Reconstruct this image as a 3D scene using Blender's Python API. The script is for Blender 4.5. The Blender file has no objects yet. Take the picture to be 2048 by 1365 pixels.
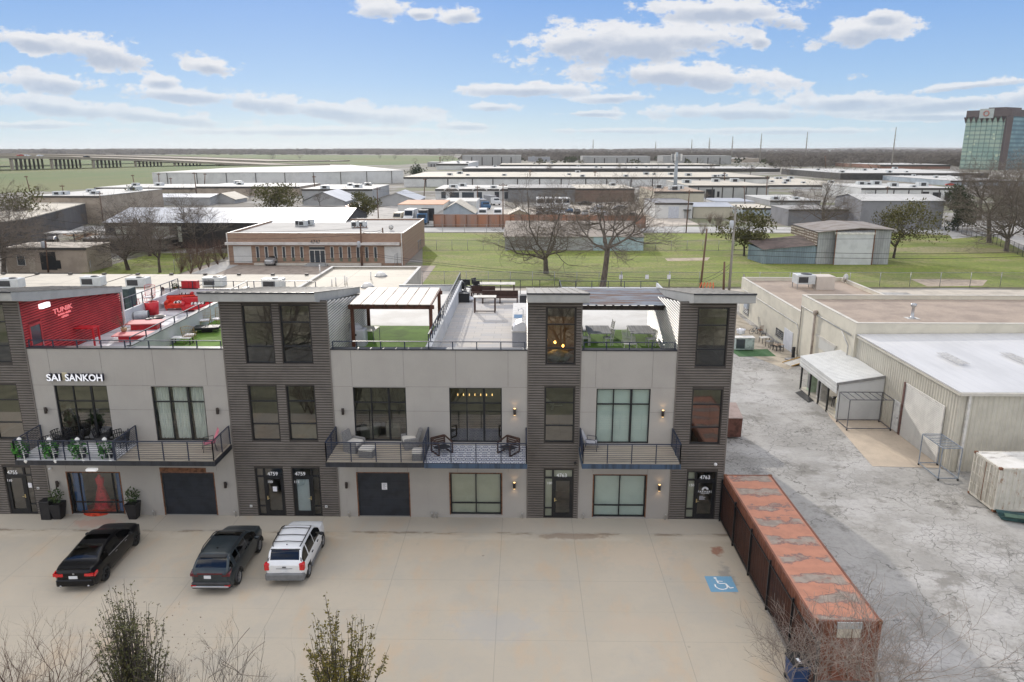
import bpy, math, random
from mathutils import Vector, Matrix
R=math.radians
random.seed(7)
sc=bpy.context.scene
COL=sc.collection
# ---------------------------------------------------------------- camera
CAMP=Vector((9.72,-35.98,18.946)); FPX=1491.3; PITCH=.25202; YAW=-.0157
cam=bpy.data.objects.new("camera",bpy.data.cameras.new("camera")); COL.objects.link(cam)
cam.location=CAMP; cam.rotation_euler=(math.pi/2-PITCH,0,-YAW)
cam.data.sensor_width=36; cam.data.lens=36*FPX/2048; cam.data.clip_end=40000; cam.data.clip_start=.1
sc.camera=cam
# photo pixel -> point on a plane of the real place (surveying helpers)
_f=Vector((math.sin(YAW)*math.cos(PITCH),math.cos(YAW)*math.cos(PITCH),-math.sin(PITCH)))
_r=Vector((math.cos(YAW),-math.sin(YAW),0)); _u=_r.cross(_f)
def ray(x,y): return _r*((x-1024)/FPX)+_u*((682.5-y)/FPX)+_f
def PZ(x,y,z=0.): d=ray(x,y); return CAMP+d*((z-CAMP.z)/d.z)
def PY(x,y,Y=0.): d=ray(x,y); return CAMP+d*((Y-CAMP.y)/d.y)
def PX(x,y,X=0.): d=ray(x,y); return CAMP+d*((X-CAMP.x)/d.x)
# ---------------------------------------------------------------- sky and sun
SUN_EL=R(19); SUN_AZ=R(-16)      # azimuth from +Y towards +X
w=bpy.data.worlds.new("World"); sc.world=w; w.use_nodes=True
nt=w.node_tree; nt.nodes.clear(); N=nt.nodes.new; L=nt.links.new
def mth(op,a,b=None,c=None,clamp=False):
    n=N("ShaderNodeMath"); n.operation=op; n.use_clamp=clamp
    for i,v in enumerate((a,b,c)):
        if v is None: continue
        if isinstance(v,(int,float)): n.inputs[i].default_value=v
        else: L(v,n.inputs[i])
    return n.outputs[0]
def mixc(f,a,b):
    n=N("ShaderNodeMix"); n.data_type='RGBA'
    for i,v in ((0,f),(6,a),(7,b)):
        if isinstance(v,(int,float)): n.inputs[i].default_value=v
        elif isinstance(v,tuple): n.inputs[i].default_value=(*v,1) if len(v)==3 else v
        else: L(v,n.inputs[i])
    return n.outputs[2]
out=N("ShaderNodeOutputWorld"); bg=N("ShaderNodeBackground"); L(bg.outputs[0],out.inputs[0])
tc=N("ShaderNodeTexCoord"); sep=N("ShaderNodeSeparateXYZ"); L(tc.outputs['Generated'],sep.inputs[0])
sky=N("ShaderNodeTexSky"); sky.sky_type='NISHITA'; sky.sun_disc=False; sky.sun_elevation=SUN_EL; sky.sun_rotation=SUN_AZ
sky.dust_density=.4; sky.ozone_density=2.; sky.air_density=.8
ramp=N("ShaderNodeValToRGB"); cr=ramp.color_ramp
el=mth('MAXIMUM',sep.outputs[2],0.)
L(mth('POWER',el,.6),ramp.inputs[0])
pts=[(0,(.64,.77,.84)),(.12,(.54,.71,.84)),(.22,(.38,.59,.87)),(.36,(.22,.42,.82)),(.6,(.16,.33,.76)),(1,(.14,.29,.7))]
cr.elements[0].position=0; cr.elements[0].color=(*pts[0][1],1)
cr.elements[1].position=1; cr.elements[1].color=(*pts[-1][1],1)
for p,c in pts[1:-1]:
    e=cr.elements.new(p); e.color=(*c,1)
vs=N("ShaderNodeVectorMath"); vs.operation='SCALE'; L(ramp.outputs[0],vs.inputs[0]); vs.inputs[3].default_value=10.
base=mixc(.94,sky.outputs[0],vs.outputs[0])
# clouds: positions on a flat cloud deck seen towards the north (u = x/y, v = z/y)
yy=mth('MAXIMUM',sep.outputs[1],.05)
u=mth('DIVIDE',sep.outputs[0],yy); v=mth('DIVIDE',sep.outputs[2],yy)
cmb=N("ShaderNodeCombineXYZ"); L(u,cmb.inputs[0]); L(v,cmb.inputs[1])
def noise(vec,scale,detail,rough=.55,sx=1,sy=1,sz=1):
    mp=N("ShaderNodeMapping"); mp.inputs['Scale'].default_value=(sx,sy,sz); L(vec,mp.inputs[0])
    n=N("ShaderNodeTexNoise"); n.inputs['Scale'].default_value=scale; n.inputs['Detail'].default_value=detail; n.inputs['Roughness'].default_value=rough
    L(mp.outputs[0],n.inputs[0]); return n.outputs[0]
n1=noise(cmb.outputs[0],20,11,.66,1,1.8); n2=noise(cmb.outputs[0],7,3,.5,1,2.4)
CLOUDS=[(60,82,75,20,-8),(190,100,120,30,-10),(420,133,50,16,-4),(110,165,110,22,-6),(322,163,34,14,0),(360,190,140,15,-4),(530,205,110,20,-6),(130,215,150,20,-6),
 (330,235,150,14,-5),(700,225,180,20,-5),(930,252,60,8,0),(760,20,50,20,0),(915,32,40,18,10),(840,28,30,10,0),(1250,85,200,42,3),(1150,80,95,28,8),(1400,75,100,24,0),(1360,150,240,27,-3),(1440,20,150,22,0),
 (1560,38,60,20,-8),(1520,80,22,16,0),(1720,62,100,30,8),(1765,35,40,16,0),(1060,180,140,14,0),(1225,196,70,10,3),(985,215,50,10,0),(1700,203,150,18,2),(1900,205,170,17,4),(1500,225,230,16,0),(1940,172,150,9,6),
 (2040,195,80,22,8),(1180,228,70,6,0),(1880,232,170,9,0),(600,262,300,9,0),(1600,262,200,7,0),(1250,262,160,6,0),(60,250,120,8,0)]
acc=None; low=None
for (px,py,a,b,rot) in CLOUDS:
    d=ray(px,py); cu,cv=d.x/d.y,d.z/d.y
    da=ray(px+a,py); db=ray(px,py-b)
    ra=da.x/da.y-cu; rb=db.z/db.y-cv
    mp=N("ShaderNodeMapping"); mp.vector_type='TEXTURE'; L(cmb.outputs[0],mp.inputs[0])
    mp.inputs['Location'].default_value=(cu,cv,0); mp.inputs['Rotation'].default_value=(0,0,R(rot)); mp.inputs['Scale'].default_value=(ra*1.25,rb*1.35,1)
    ln=N("ShaderNodeVectorMath"); ln.operation='LENGTH'; L(mp.outputs[0],ln.inputs[0])
    m=mth('SUBTRACT',1.,ln.outputs['Value'])
    s2=N("ShaderNodeSeparateXYZ"); L(mp.outputs[0],s2.inputs[0])
    # belly: grey where the point lies low in its cloud
    bl=mth('MULTIPLY',mth('MAXIMUM',m,0.),mth('SUBTRACT',.25,s2.outputs[1]))
    acc=m if acc is None else mth('SMOOTH_MAX',acc,m,.12)
    low=bl if low is None else mth('MAXIMUM',low,bl)
dens=mth('ADD',acc,mth('ADD',mth('MULTIPLY',mth('SUBTRACT',n1,.5),3.1),mth('MULTIPLY',mth('SUBTRACT',n2,.5),.9)))
mr=N("ShaderNodeMapRange"); mr.interpolation_type='SMOOTHSTEP'; L(dens,mr.inputs[0]); mr.inputs[1].default_value=.03; mr.inputs[2].default_value=.42
# broken bright cloud added overhead and behind, out of view, to raise the light
n3=noise(tc.outputs['Generated'],2.6,5,.55,1,1,2.)
up=N("ShaderNodeMapRange"); L(n3,up.inputs[0]); up.inputs[1].default_value=.40; up.inputs[2].default_value=.56
hi=N("ShaderNodeMapRange"); hi.interpolation_type='SMOOTHSTEP'; L(sep.outputs[2],hi.inputs[0]); hi.inputs[1].default_value=.24; hi.inputs[2].default_value=.5
bk=N("ShaderNodeMapRange"); bk.interpolation_type='SMOOTHSTEP'; L(sep.outputs[1],bk.inputs[0]); bk.inputs[1].default_value=.1; bk.inputs[2].default_value=-.3
hib=mth('MULTIPLY',up.outputs[0],mth('MAXIMUM',hi.outputs[0],mth('MULTIPLY',bk.outputs[0],.8)))
front=N("ShaderNodeMapRange"); front.interpolation_type='SMOOTHSTEP'; L(sep.outputs[1],front.inputs[0]); front.inputs[1].default_value=.15; front.inputs[2].default_value=.4
cmask=mth('MULTIPLY',mth('MULTIPLY',mr.outputs[0],front.outputs[0]),.93)
fade=N("ShaderNodeMapRange"); L(sep.outputs[2],fade.inputs[0]); fade.inputs[1].default_value=.0; fade.inputs[2].default_value=.085; fade.inputs[3].default_value=.3; fade.inputs[4].default_value=1.
cmask=mth('MULTIPLY',cmask,fade.outputs[0])
bel=mth('ADD',mth('MULTIPLY',low,2.8),mth('MULTIPLY',mth('SUBTRACT',n1,.54),2.2),clamp=True)
ccol=mixc(bel,(8.7,8.72,8.9,1),(5.0,5.6,6.7,1))
c1=mixc(cmask,base,ccol)
SKY_TOP=19.
c2=mixc(hib,c1,(SKY_TOP,SKY_TOP*.955,SKY_TOP*.875,1))
L(c2,bg.inputs[0]); bg.inputs[1].default_value=.1
w.cycles.sampling_method='MANUAL'; w.cycles.sample_map_resolution=512
sun=bpy.data.objects.new("sun",bpy.data.lights.new("sun",'SUN')); COL.objects.link(sun)
sun.data.energy=3.0; sun.data.angle=R(.6); sun.data.color=(1,.93,.84)
sd=Vector((math.sin(SUN_AZ)*math.cos(SUN_EL),math.cos(SUN_AZ)*math.cos(SUN_EL),math.sin(SUN_EL)))
sun.rotation_euler=sd.to_track_quat('Z','Y').to_euler(); sun.location=(0,0,60)
sc.view_settings.view_transform='Standard'; sc.view_settings.look='None'; sc.view_settings.exposure=0; sc.view_settings.gamma=1
sc.cycles.max_bounces=6; sc.cycles.transparent_max_bounces=12; sc.cycles.caustics_reflective=False; sc.cycles.caustics_refractive=False
try: sc.cycles.use_denoising=True
except Exception: pass
# ---------------------------------------------------------------- materials
MATS={}
def M(name,col,rough=.8,var=.12,scale=3.,bump=0.,bscale=40.,metal=0.,emit=0.,col2=None,lo=.45,hi=.62,sx=(1,1,1),spec=.5,det=6,coat=0.):
    """procedural paint/stone/metal: two tones mixed by noise, fine grain and optional bump"""
    if name in MATS: return MATS[name]
    m=bpy.data.materials.new(name); m.use_nodes=True; t=m.node_tree; b=t.nodes["Principled BSDF"]
    b.inputs['Roughness'].default_value=rough; b.inputs['Metallic'].default_value=metal; b.inputs['Specular IOR Level'].default_value=spec
    b.inputs['Coat Weight'].default_value=coat; b.inputs['Coat Roughness'].default_value=.04
    tcn=t.nodes.new("ShaderNodeTexCoord"); mp=t.nodes.new("ShaderNodeMapping"); mp.inputs['Scale'].default_value=sx
    t.links.new(tcn.outputs['Object'],mp.inputs[0])
    n=t.nodes.new("ShaderNodeTexNoise"); n.inputs['Scale'].default_value=scale; n.inputs['Detail'].default_value=det; n.inputs['Roughness'].default_value=.6
    t.links.new(mp.outputs[0],n.inputs[0])
    mr=t.nodes.new("ShaderNodeMapRange"); t.links.new(n.outputs[0],mr.inputs[0]); mr.inputs[1].default_value=lo; mr.inputs[2].default_value=hi
    mx=t.nodes.new("ShaderNodeMix"); mx.data_type='RGBA'; t.links.new(mr.outputs[0],mx.inputs[0])
    c2=col2 if col2 else tuple(c*(1-var) for c in col)
    c1=col if col2 else tuple(min(1,c*(1+var)) for c in col)
    mx.inputs[6].default_value=(*c1,1); mx.inputs[7].default_value=(*c2,1)
    t.links.new(mx.outputs[2],b.inputs['Base Color'])
    if bump:
        n2=t.nodes.new("ShaderNodeTexNoise"); n2.inputs['Scale'].default_value=bscale; n2.inputs['Detail'].default_value=4; t.links.new(tcn.outputs['Object'],n2.inputs[0])
        bp=t.nodes.new("ShaderNodeBump"); bp.inputs['Strength'].default_value=bump; bp.inputs['Distance'].default_value=.02
        t.links.new(n2.outputs[0],bp.inputs['Height']); t.links.new(bp.outputs[0],b.inputs['Normal'])
    if emit:
        b.inputs['Emission Color'].default_value=(*col,1); b.inputs['Emission Strength'].default_value=emit
    MATS[name]=m; return m
class NT:
    """tiny node helper for bespoke materials"""
    def __init__(s,name,rough=.8,metal=0.,spec=.5):
        s.m=bpy.data.materials.new(name); s.m.use_nodes=True; s.t=s.m.node_tree; s.b=s.t.nodes["Principled BSDF"]
        s.b.inputs['Roughness'].default_value=rough; s.b.inputs['Metallic'].default_value=metal; s.b.inputs['Specular IOR Level'].default_value=spec
        s.tc=s.t.nodes.new("ShaderNodeTexCoord"); s.g=s.t.nodes.new("ShaderNodeNewGeometry")
        MATS[name]=s.m
    def n(s,typ,**k):
        x=s.t.nodes.new(typ)
        for a,b in k.items(): setattr(x,a,b)
        return x
    def l(s,a,b): s.t.links.new(a,b)
    def math(s,op,a,b=None,c=None,clamp=False):
        n=s.n("ShaderNodeMath",operation=op,use_clamp=clamp)
        for i,v in enumerate((a,b,c)):
            if v is None: continue
            if isinstance(v,(int,float)): n.inputs[i].default_value=v
            else: s.l(v,n.inputs[i])
        return n.outputs[0]
    def noise(s,scale,detail=5,rough=.6,sc=(1,1,1),loc=(0,0,0),coord=None,dist=0.):
        mp=s.n("ShaderNodeMapping"); mp.inputs['Scale'].default_value=sc; mp.inputs['Location'].default_value=loc
        s.l(coord or s.g.outputs['Position'],mp.inputs[0])
        n=s.n("ShaderNodeTexNoise"); n.inputs['Scale'].default_value=scale; n.inputs['Detail'].default_value=detail; n.inputs['Roughness'].default_value=rough; n.inputs['Distortion'].default_value=dist
        s.l(mp.outputs[0],n.inputs[0]); return n.outputs[0]
    def vor(s,scale,feature='DISTANCE_TO_EDGE',sc=(1,1,1),warp=0.):
        mp=s.n("ShaderNodeMapping"); mp.inputs['Scale'].default_value=sc
        src=s.g.outputs['Position']
        if warp:
            nn=s.n("ShaderNodeTexNoise"); nn.inputs['Scale'].default_value=1.1; nn.inputs['Detail'].default_value=3; s.l(src,nn.inputs[0])
            vm=s.n("ShaderNodeVectorMath",operation='MULTIPLY_ADD'); s.l(nn.outputs[1],vm.inputs[0]); vm.inputs[1].default_value=(warp,)*3; s.l(src,vm.inputs[2]); src=vm.outputs[0]
        s.l(src,mp.inputs[0])
        v=s.n("ShaderNodeTexVoronoi",feature=feature); v.inputs['Scale'].default_value=scale; s.l(mp.outputs[0],v.inputs['Vector'])
        return v.outputs[0]
    def rng(s,v,a,b,c=0.,d=1.,smooth=True):
        m=s.n("ShaderNodeMapRange"); 
        if smooth: m.interpolation_type='SMOOTHSTEP'
        s.l(v,m.inputs[0])
        for i,k in enumerate((a,b,c,d)): m.inputs[i+1].default_value=k
        return m.outputs[0]
    def mix(s,f,a,b):
        n=s.n("ShaderNodeMix",data_type='RGBA')
        for i,v in ((0,f),(6,a),(7,b)):
            if isinstance(v,(int,float)): n.inputs[i].default_value=v
            elif isinstance(v,tuple): n.inputs[i].default_value=(*v,1)
            else: s.l(v,n.inputs[i])
        return n.outputs[2]
    def xyz(s,coord=None):
        n=s.n("ShaderNodeSeparateXYZ"); s.l(coord or s.g.outputs['Position'],n.inputs[0]); return n.outputs
    def bump(s,h,strength=.3,dist=.02):
        bp=s.n("ShaderNodeBump"); bp.inputs['Strength'].default_value=strength; bp.inputs['Distance'].default_value=dist; s.l(h,bp.inputs['Height']); s.l(bp.outputs[0],s.b.inputs['Normal'])
    def out(s,col): s.l(col,s.b.inputs['Base Color']); return s.m
def make_glass(name,tint=(.35,.37,.36),refl=.16,rough=.0):
    m=bpy.data.materials.new(name); m.use_nodes=True; t=m.node_tree; t.nodes.clear()
    o=t.nodes.new("ShaderNodeOutputMaterial"); tr=t.nodes.new("ShaderNodeBsdfTransparent"); tr.inputs[0].default_value=(*tint,1)
    g=t.nodes.new("ShaderNodeBsdfGlossy"); g.inputs['Roughness'].default_value=rough; g.inputs[0].default_value=(1,1,1,1)
    ge=t.nodes.new("ShaderNodeNewGeometry"); dt_=t.nodes.new("ShaderNodeVectorMath"); dt_.operation='DOT_PRODUCT'; t.links.new(ge.outputs['Normal'],dt_.inputs[0]); t.links.new(ge.outputs['Incoming'],dt_.inputs[1])
    def mm(op,x,y):
        n=t.nodes.new("ShaderNodeMath"); n.operation=op; n.use_clamp=op=='ADD'
        for i,q in enumerate((x,y)):
            if isinstance(q,(int,float)): n.inputs[i].default_value=q
            elif q is not None: t.links.new(q,n.inputs[i])
        return n.outputs[0]
    ab=mm('ABSOLUTE',dt_.outputs['Value'],None); sch=mm('MULTIPLY',mm('POWER',mm('SUBTRACT',1.,ab),5.),.96); aa=mm('ADD',sch,.04+refl)
    mx=t.nodes.new("ShaderNodeMixShader"); t.links.new(aa,mx.inputs[0]); t.links.new(tr.outputs[0],mx.inputs[1]); t.links.new(g.outputs[0],mx.inputs[2]); t.links.new(mx.outputs[0],o.inputs[0])
    MATS[name]=m; return m
GLASS=make_glass('window_glass',(.36,.39,.37),.15); GLASS_D=make_glass('dark_glass',(.16,.18,.18),.2); GLASS_C=make_glass('clear_glass',(.8,.84,.82),.08); CARGLASS=make_glass('car_glass',(.05,.06,.065),.02,.08)
# ---------------------------------------------------------------- mesh builder
class MB:
    def __init__(s): s.v=[]; s.f=[]; s.m=[]; s.sm=[]
    def add(s,vs,fs,m=0,smooth=False):
        o=len(s.v); s.v+=[tuple(p) for p in vs]; s.f+=[tuple(o+i for i in f) for f in fs]; s.m+=[m]*len(fs); s.sm+=[smooth]*len(fs); return s
    def quad(s,a,b,c,d,m=0): return s.add([a,b,c,d],[(0,1,2,3)],m)
    def box(s,x0,x1,y0,y1,z0,z1,m=0):
        return s.add([(x0,y0,z0),(x1,y0,z0),(x1,y1,z0),(x0,y1,z0),(x0,y0,z1),(x1,y0,z1),(x1,y1,z1),(x0,y1,z1)],
            [(0,3,2,1),(4,5,6,7),(0,1,5,4),(1,2,6,5),(2,3,7,6),(3,0,4,7)],m)
    def bbox(s,x0,x1,y0,y1,z0,z1,b=.02,m=0):
        """box with chamfered top and vertical edges"""
        pts=[];b=min(b,(x1-x0)/2.1,(y1-y0)/2.1,(z1-z0)/2.1)
        def ring(i,z): return [(x0+i+b,y0+i,z),(x1-i-b,y0+i,z),(x1-i,y0+i+b,z),(x1-i,y1-i-b,z),(x1-i-b,y1-i,z),(x0+i+b,y1-i,z),(x0+i,y1-i-b,z),(x0+i,y0+i+b,z)]
        v=ring(0,z0)+ring(0,z1-b)+ring(b*.9,z1); f=[tuple(range(7,-1,-1)),tuple(range(16,24))]
        for r in (0,8):
            for i in range(8): j=(i+1)%8; f.append((r+i,r+j,r+8+j,r+8+i))
        return s.add(v,f,m)
    def obox(s,c,dx,dy,dz,rz=0.,m=0,tilt=0.):
        """box centred at c (base centre), turned by rz, tilted back about its local x"""
        Mx=Matrix.Translation(c)@Matrix.Rotation(rz,4,'Z')@Matrix.Rotation(tilt,4,'X')
        v=[Mx@Vector((a*dx/2,b*dy/2,k*dz)) for k in (0,1) for a,b in ((-1,-1),(1,-1),(1,1),(-1,1))]
        return s.add(v,[(0,3,2,1),(4,5,6,7),(0,1,5,4),(1,2,6,5),(2,3,7,6),(3,0,4,7)],m)
    def bar(s,p,q,w=.05,h=None,m=0,up=(0,0,1)):
        p=Vector(p);q=Vector(q);h=h or w;d=(q-p)
        if d.length<1e-6: return s
        d.normalize();U=Vector(up)
        if abs(d.dot(U))>.98: U=Vector((0,1,0))
        a=d.cross(U).normalized()*w/2;b=a.cross(d).normalized()*h/2
        v=[p-a-b,p+a-b,p+a+b,p-a+b,q-a-b,q+a-b,q+a+b,q-a+b]
        return s.add(v,[(0,3,2,1),(4,5,6,7),(0,1,5,4),(1,2,6,5),(2,3,7,6),(3,0,4,7)],m)
    def tube(s,pts,rad,n=6,m=0,cap=True,smooth=True):
        pts=[Vector(p) for p in pts]; k=len(pts); rr=rad if isinstance(rad,(list,tuple)) else [rad]*k
        v=[];f=[];pa=None
        for i,p in enumerate(pts):
            d=(pts[min(i+1,k-1)]-pts[max(i-1,0)]).normalized()
            if pa is None:
                U=Vector((0,0,1)) if abs(d.z)<.9 else Vector((1,0,0)); pa=d.cross(U).normalized()
            else: pa=(pa-d*pa.dot(d)); pa=pa.normalized() if pa.length>1e-5 else d.orthogonal().normalized()
            pb=d.cross(pa)
            for j in range(n):
                t=2*math.pi*j/n; v.append(p+(pa*math.cos(t)+pb*math.sin(t))*rr[i])
        for i in range(k-1):
            for j in range(n): a=i*n+j;b=i*n+(j+1)%n; f.append((a,b,b+n,a+n))
        if cap and n>2: f.append(tuple(range(n-1,-1,-1))); f.append(tuple((k-1)*n+j for j in range(n)))
        return s.add(v,f,m,smooth)
    def cyl(s,c,r,h,n=16,m=0,r2=None): return s.tube([c,(c[0],c[1],c[2]+h)],[r,r if r2 is None else r2],n,m,True,False)
    def prism(s,poly,z0,z1,m=0):
        k=len(poly); v=[(x,y,z0) for x,y in poly]+[(x,y,z1) for x,y in poly]
        return s.add(v,[tuple(range(k-1,-1,-1)),tuple(range(k,2*k))]+[(i,(i+1)%k,k+(i+1)%k,k+i) for i in range(k)],m)
    def extr(s,poly,a,b,axis='x',m=0):
        """polygon in the plane across an axis, extruded from a to b along it"""
        k=len(poly); P=(lambda t,p:(t,p[0],p[1])) if axis=='x' else (lambda t,p:(p[0],t,p[1]))
        v=[P(a,p) for p in poly]+[P(b,p) for p in poly]
        return s.add(v,[tuple(range(k-1,-1,-1)),tuple(range(k,2*k))]+[(i,(i+1)%k,k+(i+1)%k,k+i) for i in range(k)],m)
    def lathe(s,prof,c=(0,0,0),n=20,m=0,smooth=True):
        v=[];f=[]
        for r,z in prof:
            for j in range(n): t=2*math.pi*j/n; v.append((c[0]+r*math.cos(t),c[1]+r*math.sin(t),c[2]+z))
        for i in range(len(prof)-1):
            for j in range(n): a=i*n+j;b=i*n+(j+1)%n; f.append((a,b,b+n,a+n))
        f.append(tuple(range(n-1,-1,-1))); f.append(tuple((len(prof)-1)*n+j for j in range(n)))
        return s.add(v,f,m,smooth)
    def blob(s,c,rx,ry,rz,m=0,seed=0,amp=.18,nu=10,nv=7):
        rnd=random.Random(seed); ph=[rnd.uniform(0,6.3) for _ in range(6)]; v=[];f=[]
        for i in range(nv+1):
            th=math.pi*i/nv
            for j in range(nu):
                t=2*math.pi*j/nu; k=1+amp*(math.sin(3*t+ph[0]+2*th)+math.sin(5*t+ph[1]-3*th)+math.sin(4*th+ph[2]))/2
                v.append((c[0]+rx*k*math.sin(th)*math.cos(t),c[1]+ry*k*math.sin(th)*math.sin(t),c[2]+rz*k*math.cos(th)))
        for i in range(nv):
            for j in range(nu): a=i*nu+j;b=i*nu+(j+1)%nu; f.append((a,a+nu,b+nu,b))
        return s.add(v,f,m,True)
    def build(s,name,mat,parent=None,bevel=0.,world=True):
        """one mesh object; points are world points unless world=False (then local to the parent)"""
        me=bpy.data.meshes.new(name); vs=s.v
        if parent is not None and world:
            iv=WM[parent.name].inverted(); vs=[tuple(iv@Vector(p)) for p in vs]
        me.from_pydata([tuple(p) for p in vs],[],s.f)
        for x in (mat if isinstance(mat,(list,tuple)) else [mat]): me.materials.append(x)
        me.polygons.foreach_set('material_index',s.m); me.polygons.foreach_set('use_smooth',s.sm); me.update()
        o=bpy.data.objects.new(name,me); COL.objects.link(o)
        if parent is not None:
            o.parent=parent; WM[o.name]=WM[parent.name]
        else: WM[o.name]=Matrix.Identity(4)
        if bevel:
            b=o.modifiers.new("bevel",'BEVEL'); b.width=bevel; b.segments=2; b.limit_method='ANGLE'
        return o
WM={}
def thing(name,label,cat,loc=(0,0,0),rz=0.,group=None):
    o=bpy.data.objects.new(name,None); COL.objects.link(o); o.location=loc; o.rotation_euler=(0,0,rz)
    WM[o.name]=Matrix.Translation(loc)@Matrix.Rotation(rz,4,'Z')
    return tag(o,label,cat,group)
def tag(o,label,cat,group=None,kind=None):
    if label: o['label']=label
    if cat: o['category']=cat
    if group: o['group']=group
    if kind: o['kind']=kind
    return o
def struct(o): o['kind']='structure'; return o
def rebase(o,loc):
    """give a single-mesh thing its origin at its base"""
    loc=Vector(loc); o.data.transform(Matrix.Translation(-loc)); o.location=loc; WM[o.name]=Matrix.Translation(loc); return o
def dup(root,loc,rz=None,label=None,group=None,scale=None):
    r=root.copy(); COL.objects.link(r); r.location=loc
    if rz is not None: r.rotation_euler=(0,0,rz)
    if scale: r.scale=(scale,)*3 if isinstance(scale,(int,float)) else scale
    if label: r['label']=label
    if group: r['group']=group
    for ch in [c for c in root.children]:
        c=ch.copy(); COL.objects.link(c); c.parent=r
        for g in [g for g in ch.children]:
            d=g.copy(); COL.objects.link(d); d.parent=c
    return r
def text(name,s,size,loc,mat,parent=None,depth=.01,rot=(math.pi/2,0,0),align='CENTER',sx=1.,spacing=1.,shear=0.,bold=0.):
    cu=bpy.data.curves.new(name,'FONT'); cu.body=s; cu.size=size; cu.extrude=depth; cu.align_x=align; cu.align_y='CENTER'; cu.space_character=spacing; cu.shear=shear; cu.resolution_u=3; cu.offset=bold
    tmp=bpy.data.objects.new(name+"_t",cu); me=bpy.data.meshes.new_from_object(tmp); bpy.data.objects.remove(tmp)
    me.transform(Matrix.Translation(loc)@Matrix.Rotation(rot[2],4,'Z')@Matrix.Rotation(rot[0],4,'X')@Matrix.Scale(sx,4,(1,0,0)))
    if parent is not None: me.transform(WM[parent.name].inverted())
    me.materials.clear(); me.materials.append(mat)
    o=bpy.data.objects.new(name,me); COL.objects.link(o); WM[o.name]=Matrix.Identity(4)
    if parent is not None: o.parent=parent; WM[o.name]=WM[parent.name]
    return o
# ================================================================ GROUND
def sheet(name,poly,z,mat,kind='structure'):
    mb=MB(); k=len(poly); mb.add([(x,y,z) for x,y in poly],[tuple(range(k))])
    o=mb.build(name,mat); o['kind']=kind; return o
def pz(*pp,z=0.): return [tuple(PZ(x,y,z)[:2]) for x,y in pp]
# --- parking lot concrete
t=NT('lot_concrete',.85); X,Y,Z=t.xyz()
c=t.mix(t.rng(t.noise(.22,5),.38,.62),(.55,.48,.375),(.515,.452,.355))
c=t.mix(t.math('MULTIPLY',t.rng(t.noise(.5,6,.65,(1,.45,1)),.50,.66),.7),c,(.575,.44,.30))
c=t.mix(t.math('MULTIPLY',t.rng(t.noise(.33,5,.6,(1,1,1),(9,4,0)),.5,.64),.5),c,(.47,.43,.36))
c=t.mix(t.math('MULTIPLY',t.rng(t.noise(2.6,7,.75),.45,.75),.28),c,(.42,.395,.35))
c=t.mix(t.math('MULTIPLY',t.rng(t.noise(28,3,.6),.5,.8),.25),c,(.38,.36,.33))
apron=t.rng(Y,-1.75,-1.62); c=t.mix(t.math('MULTIPLY',apron,.3),c,(.47,.455,.42))
gut=t.math('MULTIPLY',t.rng(t.math('ABSOLUTE',t.math('ADD',Y,2.1)),.42,.1),t.rng(t.noise(.8,4,.6,(.6,1,1)),.4,.6)); c=t.mix(t.math('MULTIPLY',gut,.5),c,(.62,.56,.47))
dirt=t.math('MULTIPLY',t.rng(t.math('ABSOLUTE',t.math('ADD',Y,1.68)),.22,.02),t.rng(t.noise(1.6,6,.75,(.35,1,1)),.47,.62))
c=t.mix(t.math('MULTIPLY',dirt,.75),c,(.19,.13,.09))
# rust and dark stains right of the pale windows
def spot(cx,cy,rx,ry,col,k,seed):
    global c
    dx=t.math('DIVIDE',t.math('SUBTRACT',X,cx),rx); dy=t.math('DIVIDE',t.math('SUBTRACT',Y,cy),ry)
    d=t.math('SQRT',t.math('ADD',t.math('MULTIPLY',dx,dx),t.math('MULTIPLY',dy,dy)))
    d=t.math('ADD',d,t.math('MULTIPLY',t.math('SUBTRACT',t.noise(2.2,6,.7,(1,1,1),(seed,0,0)),.5),2.2))
    c=t.mix(t.math('MULTIPLY',t.rng(d,1.1,.5),k),c,col)
spot(12.2,-1.9,2.2,.35,(.25,.17,.12),.6,3); spot(5.3,-3.2,3.2,1.2,(.60,.49,.36),.5,5); spot(15.2,-3.6,2.2,1.4,(.62,.5,.37),.5,8)
spot(-12.6,-.9,1.4,.6,(.55,.25,.18),.4,11); spot(14.6,-9.2,1.9,.8,(.55,.45,.34),.5,15); spot(8.6,-9.3,2.2,1.2,(.44,.43,.41),.45,21); spot(19.2,-3.2,.35,.5,(.3,.12,.07),.8,2); spot(19.1,-5.6,.35,1.2,(.25,.24,.23),.6,7)
spot(-9.5,-6.5,3,.8,(.40,.375,.33),.3,6); spot(-3.7,-6.3,3,.8,(.40,.375,.33),.3,12)
jt=None
for ax,vals in (('X',(-13.8,-9.3,-5.35,-.82,3.78,8.66,12.3,16.15)),('Y',(-1.63,-5.95,-10.2,-14.6))):
    for v_ in vals:
        g=t.math('LESS_THAN',t.math('ABSOLUTE',t.math('SUBTRACT',X if ax=='X' else Y,v_)),.014 if ax=='X' else .009)
        jt=g if jt is None else t.math('MAXIMUM',jt,g)
faint=t.math('MULTIPLY',t.math('LESS_THAN',t.math('ABSOLUTE',t.math('ADD',Y,8.25)),.01),.45)
c=t.mix(t.math('MULTIPLY',t.math('MAXIMUM',jt,faint),.38),c,(.2,.18,.15))
sp=t.math('MULTIPLY',t.math('LESS_THAN',t.vor(.55,'F1'),.035),t.rng(t.noise(.4,3),.45,.55)); c=t.mix(t.math('MULTIPLY',sp,.7),c,(.12,.10,.085)); dr=t.math('MULTIPLY',t.rng(t.noise(.9,7,.75,(2.2,.35,1),(3,8,0)),.60,.74),.35); c=t.mix(dr,c,(.37,.33,.27))
t.bump(t.noise(55,4),.12,.01); LOT=t.out(c)
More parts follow.
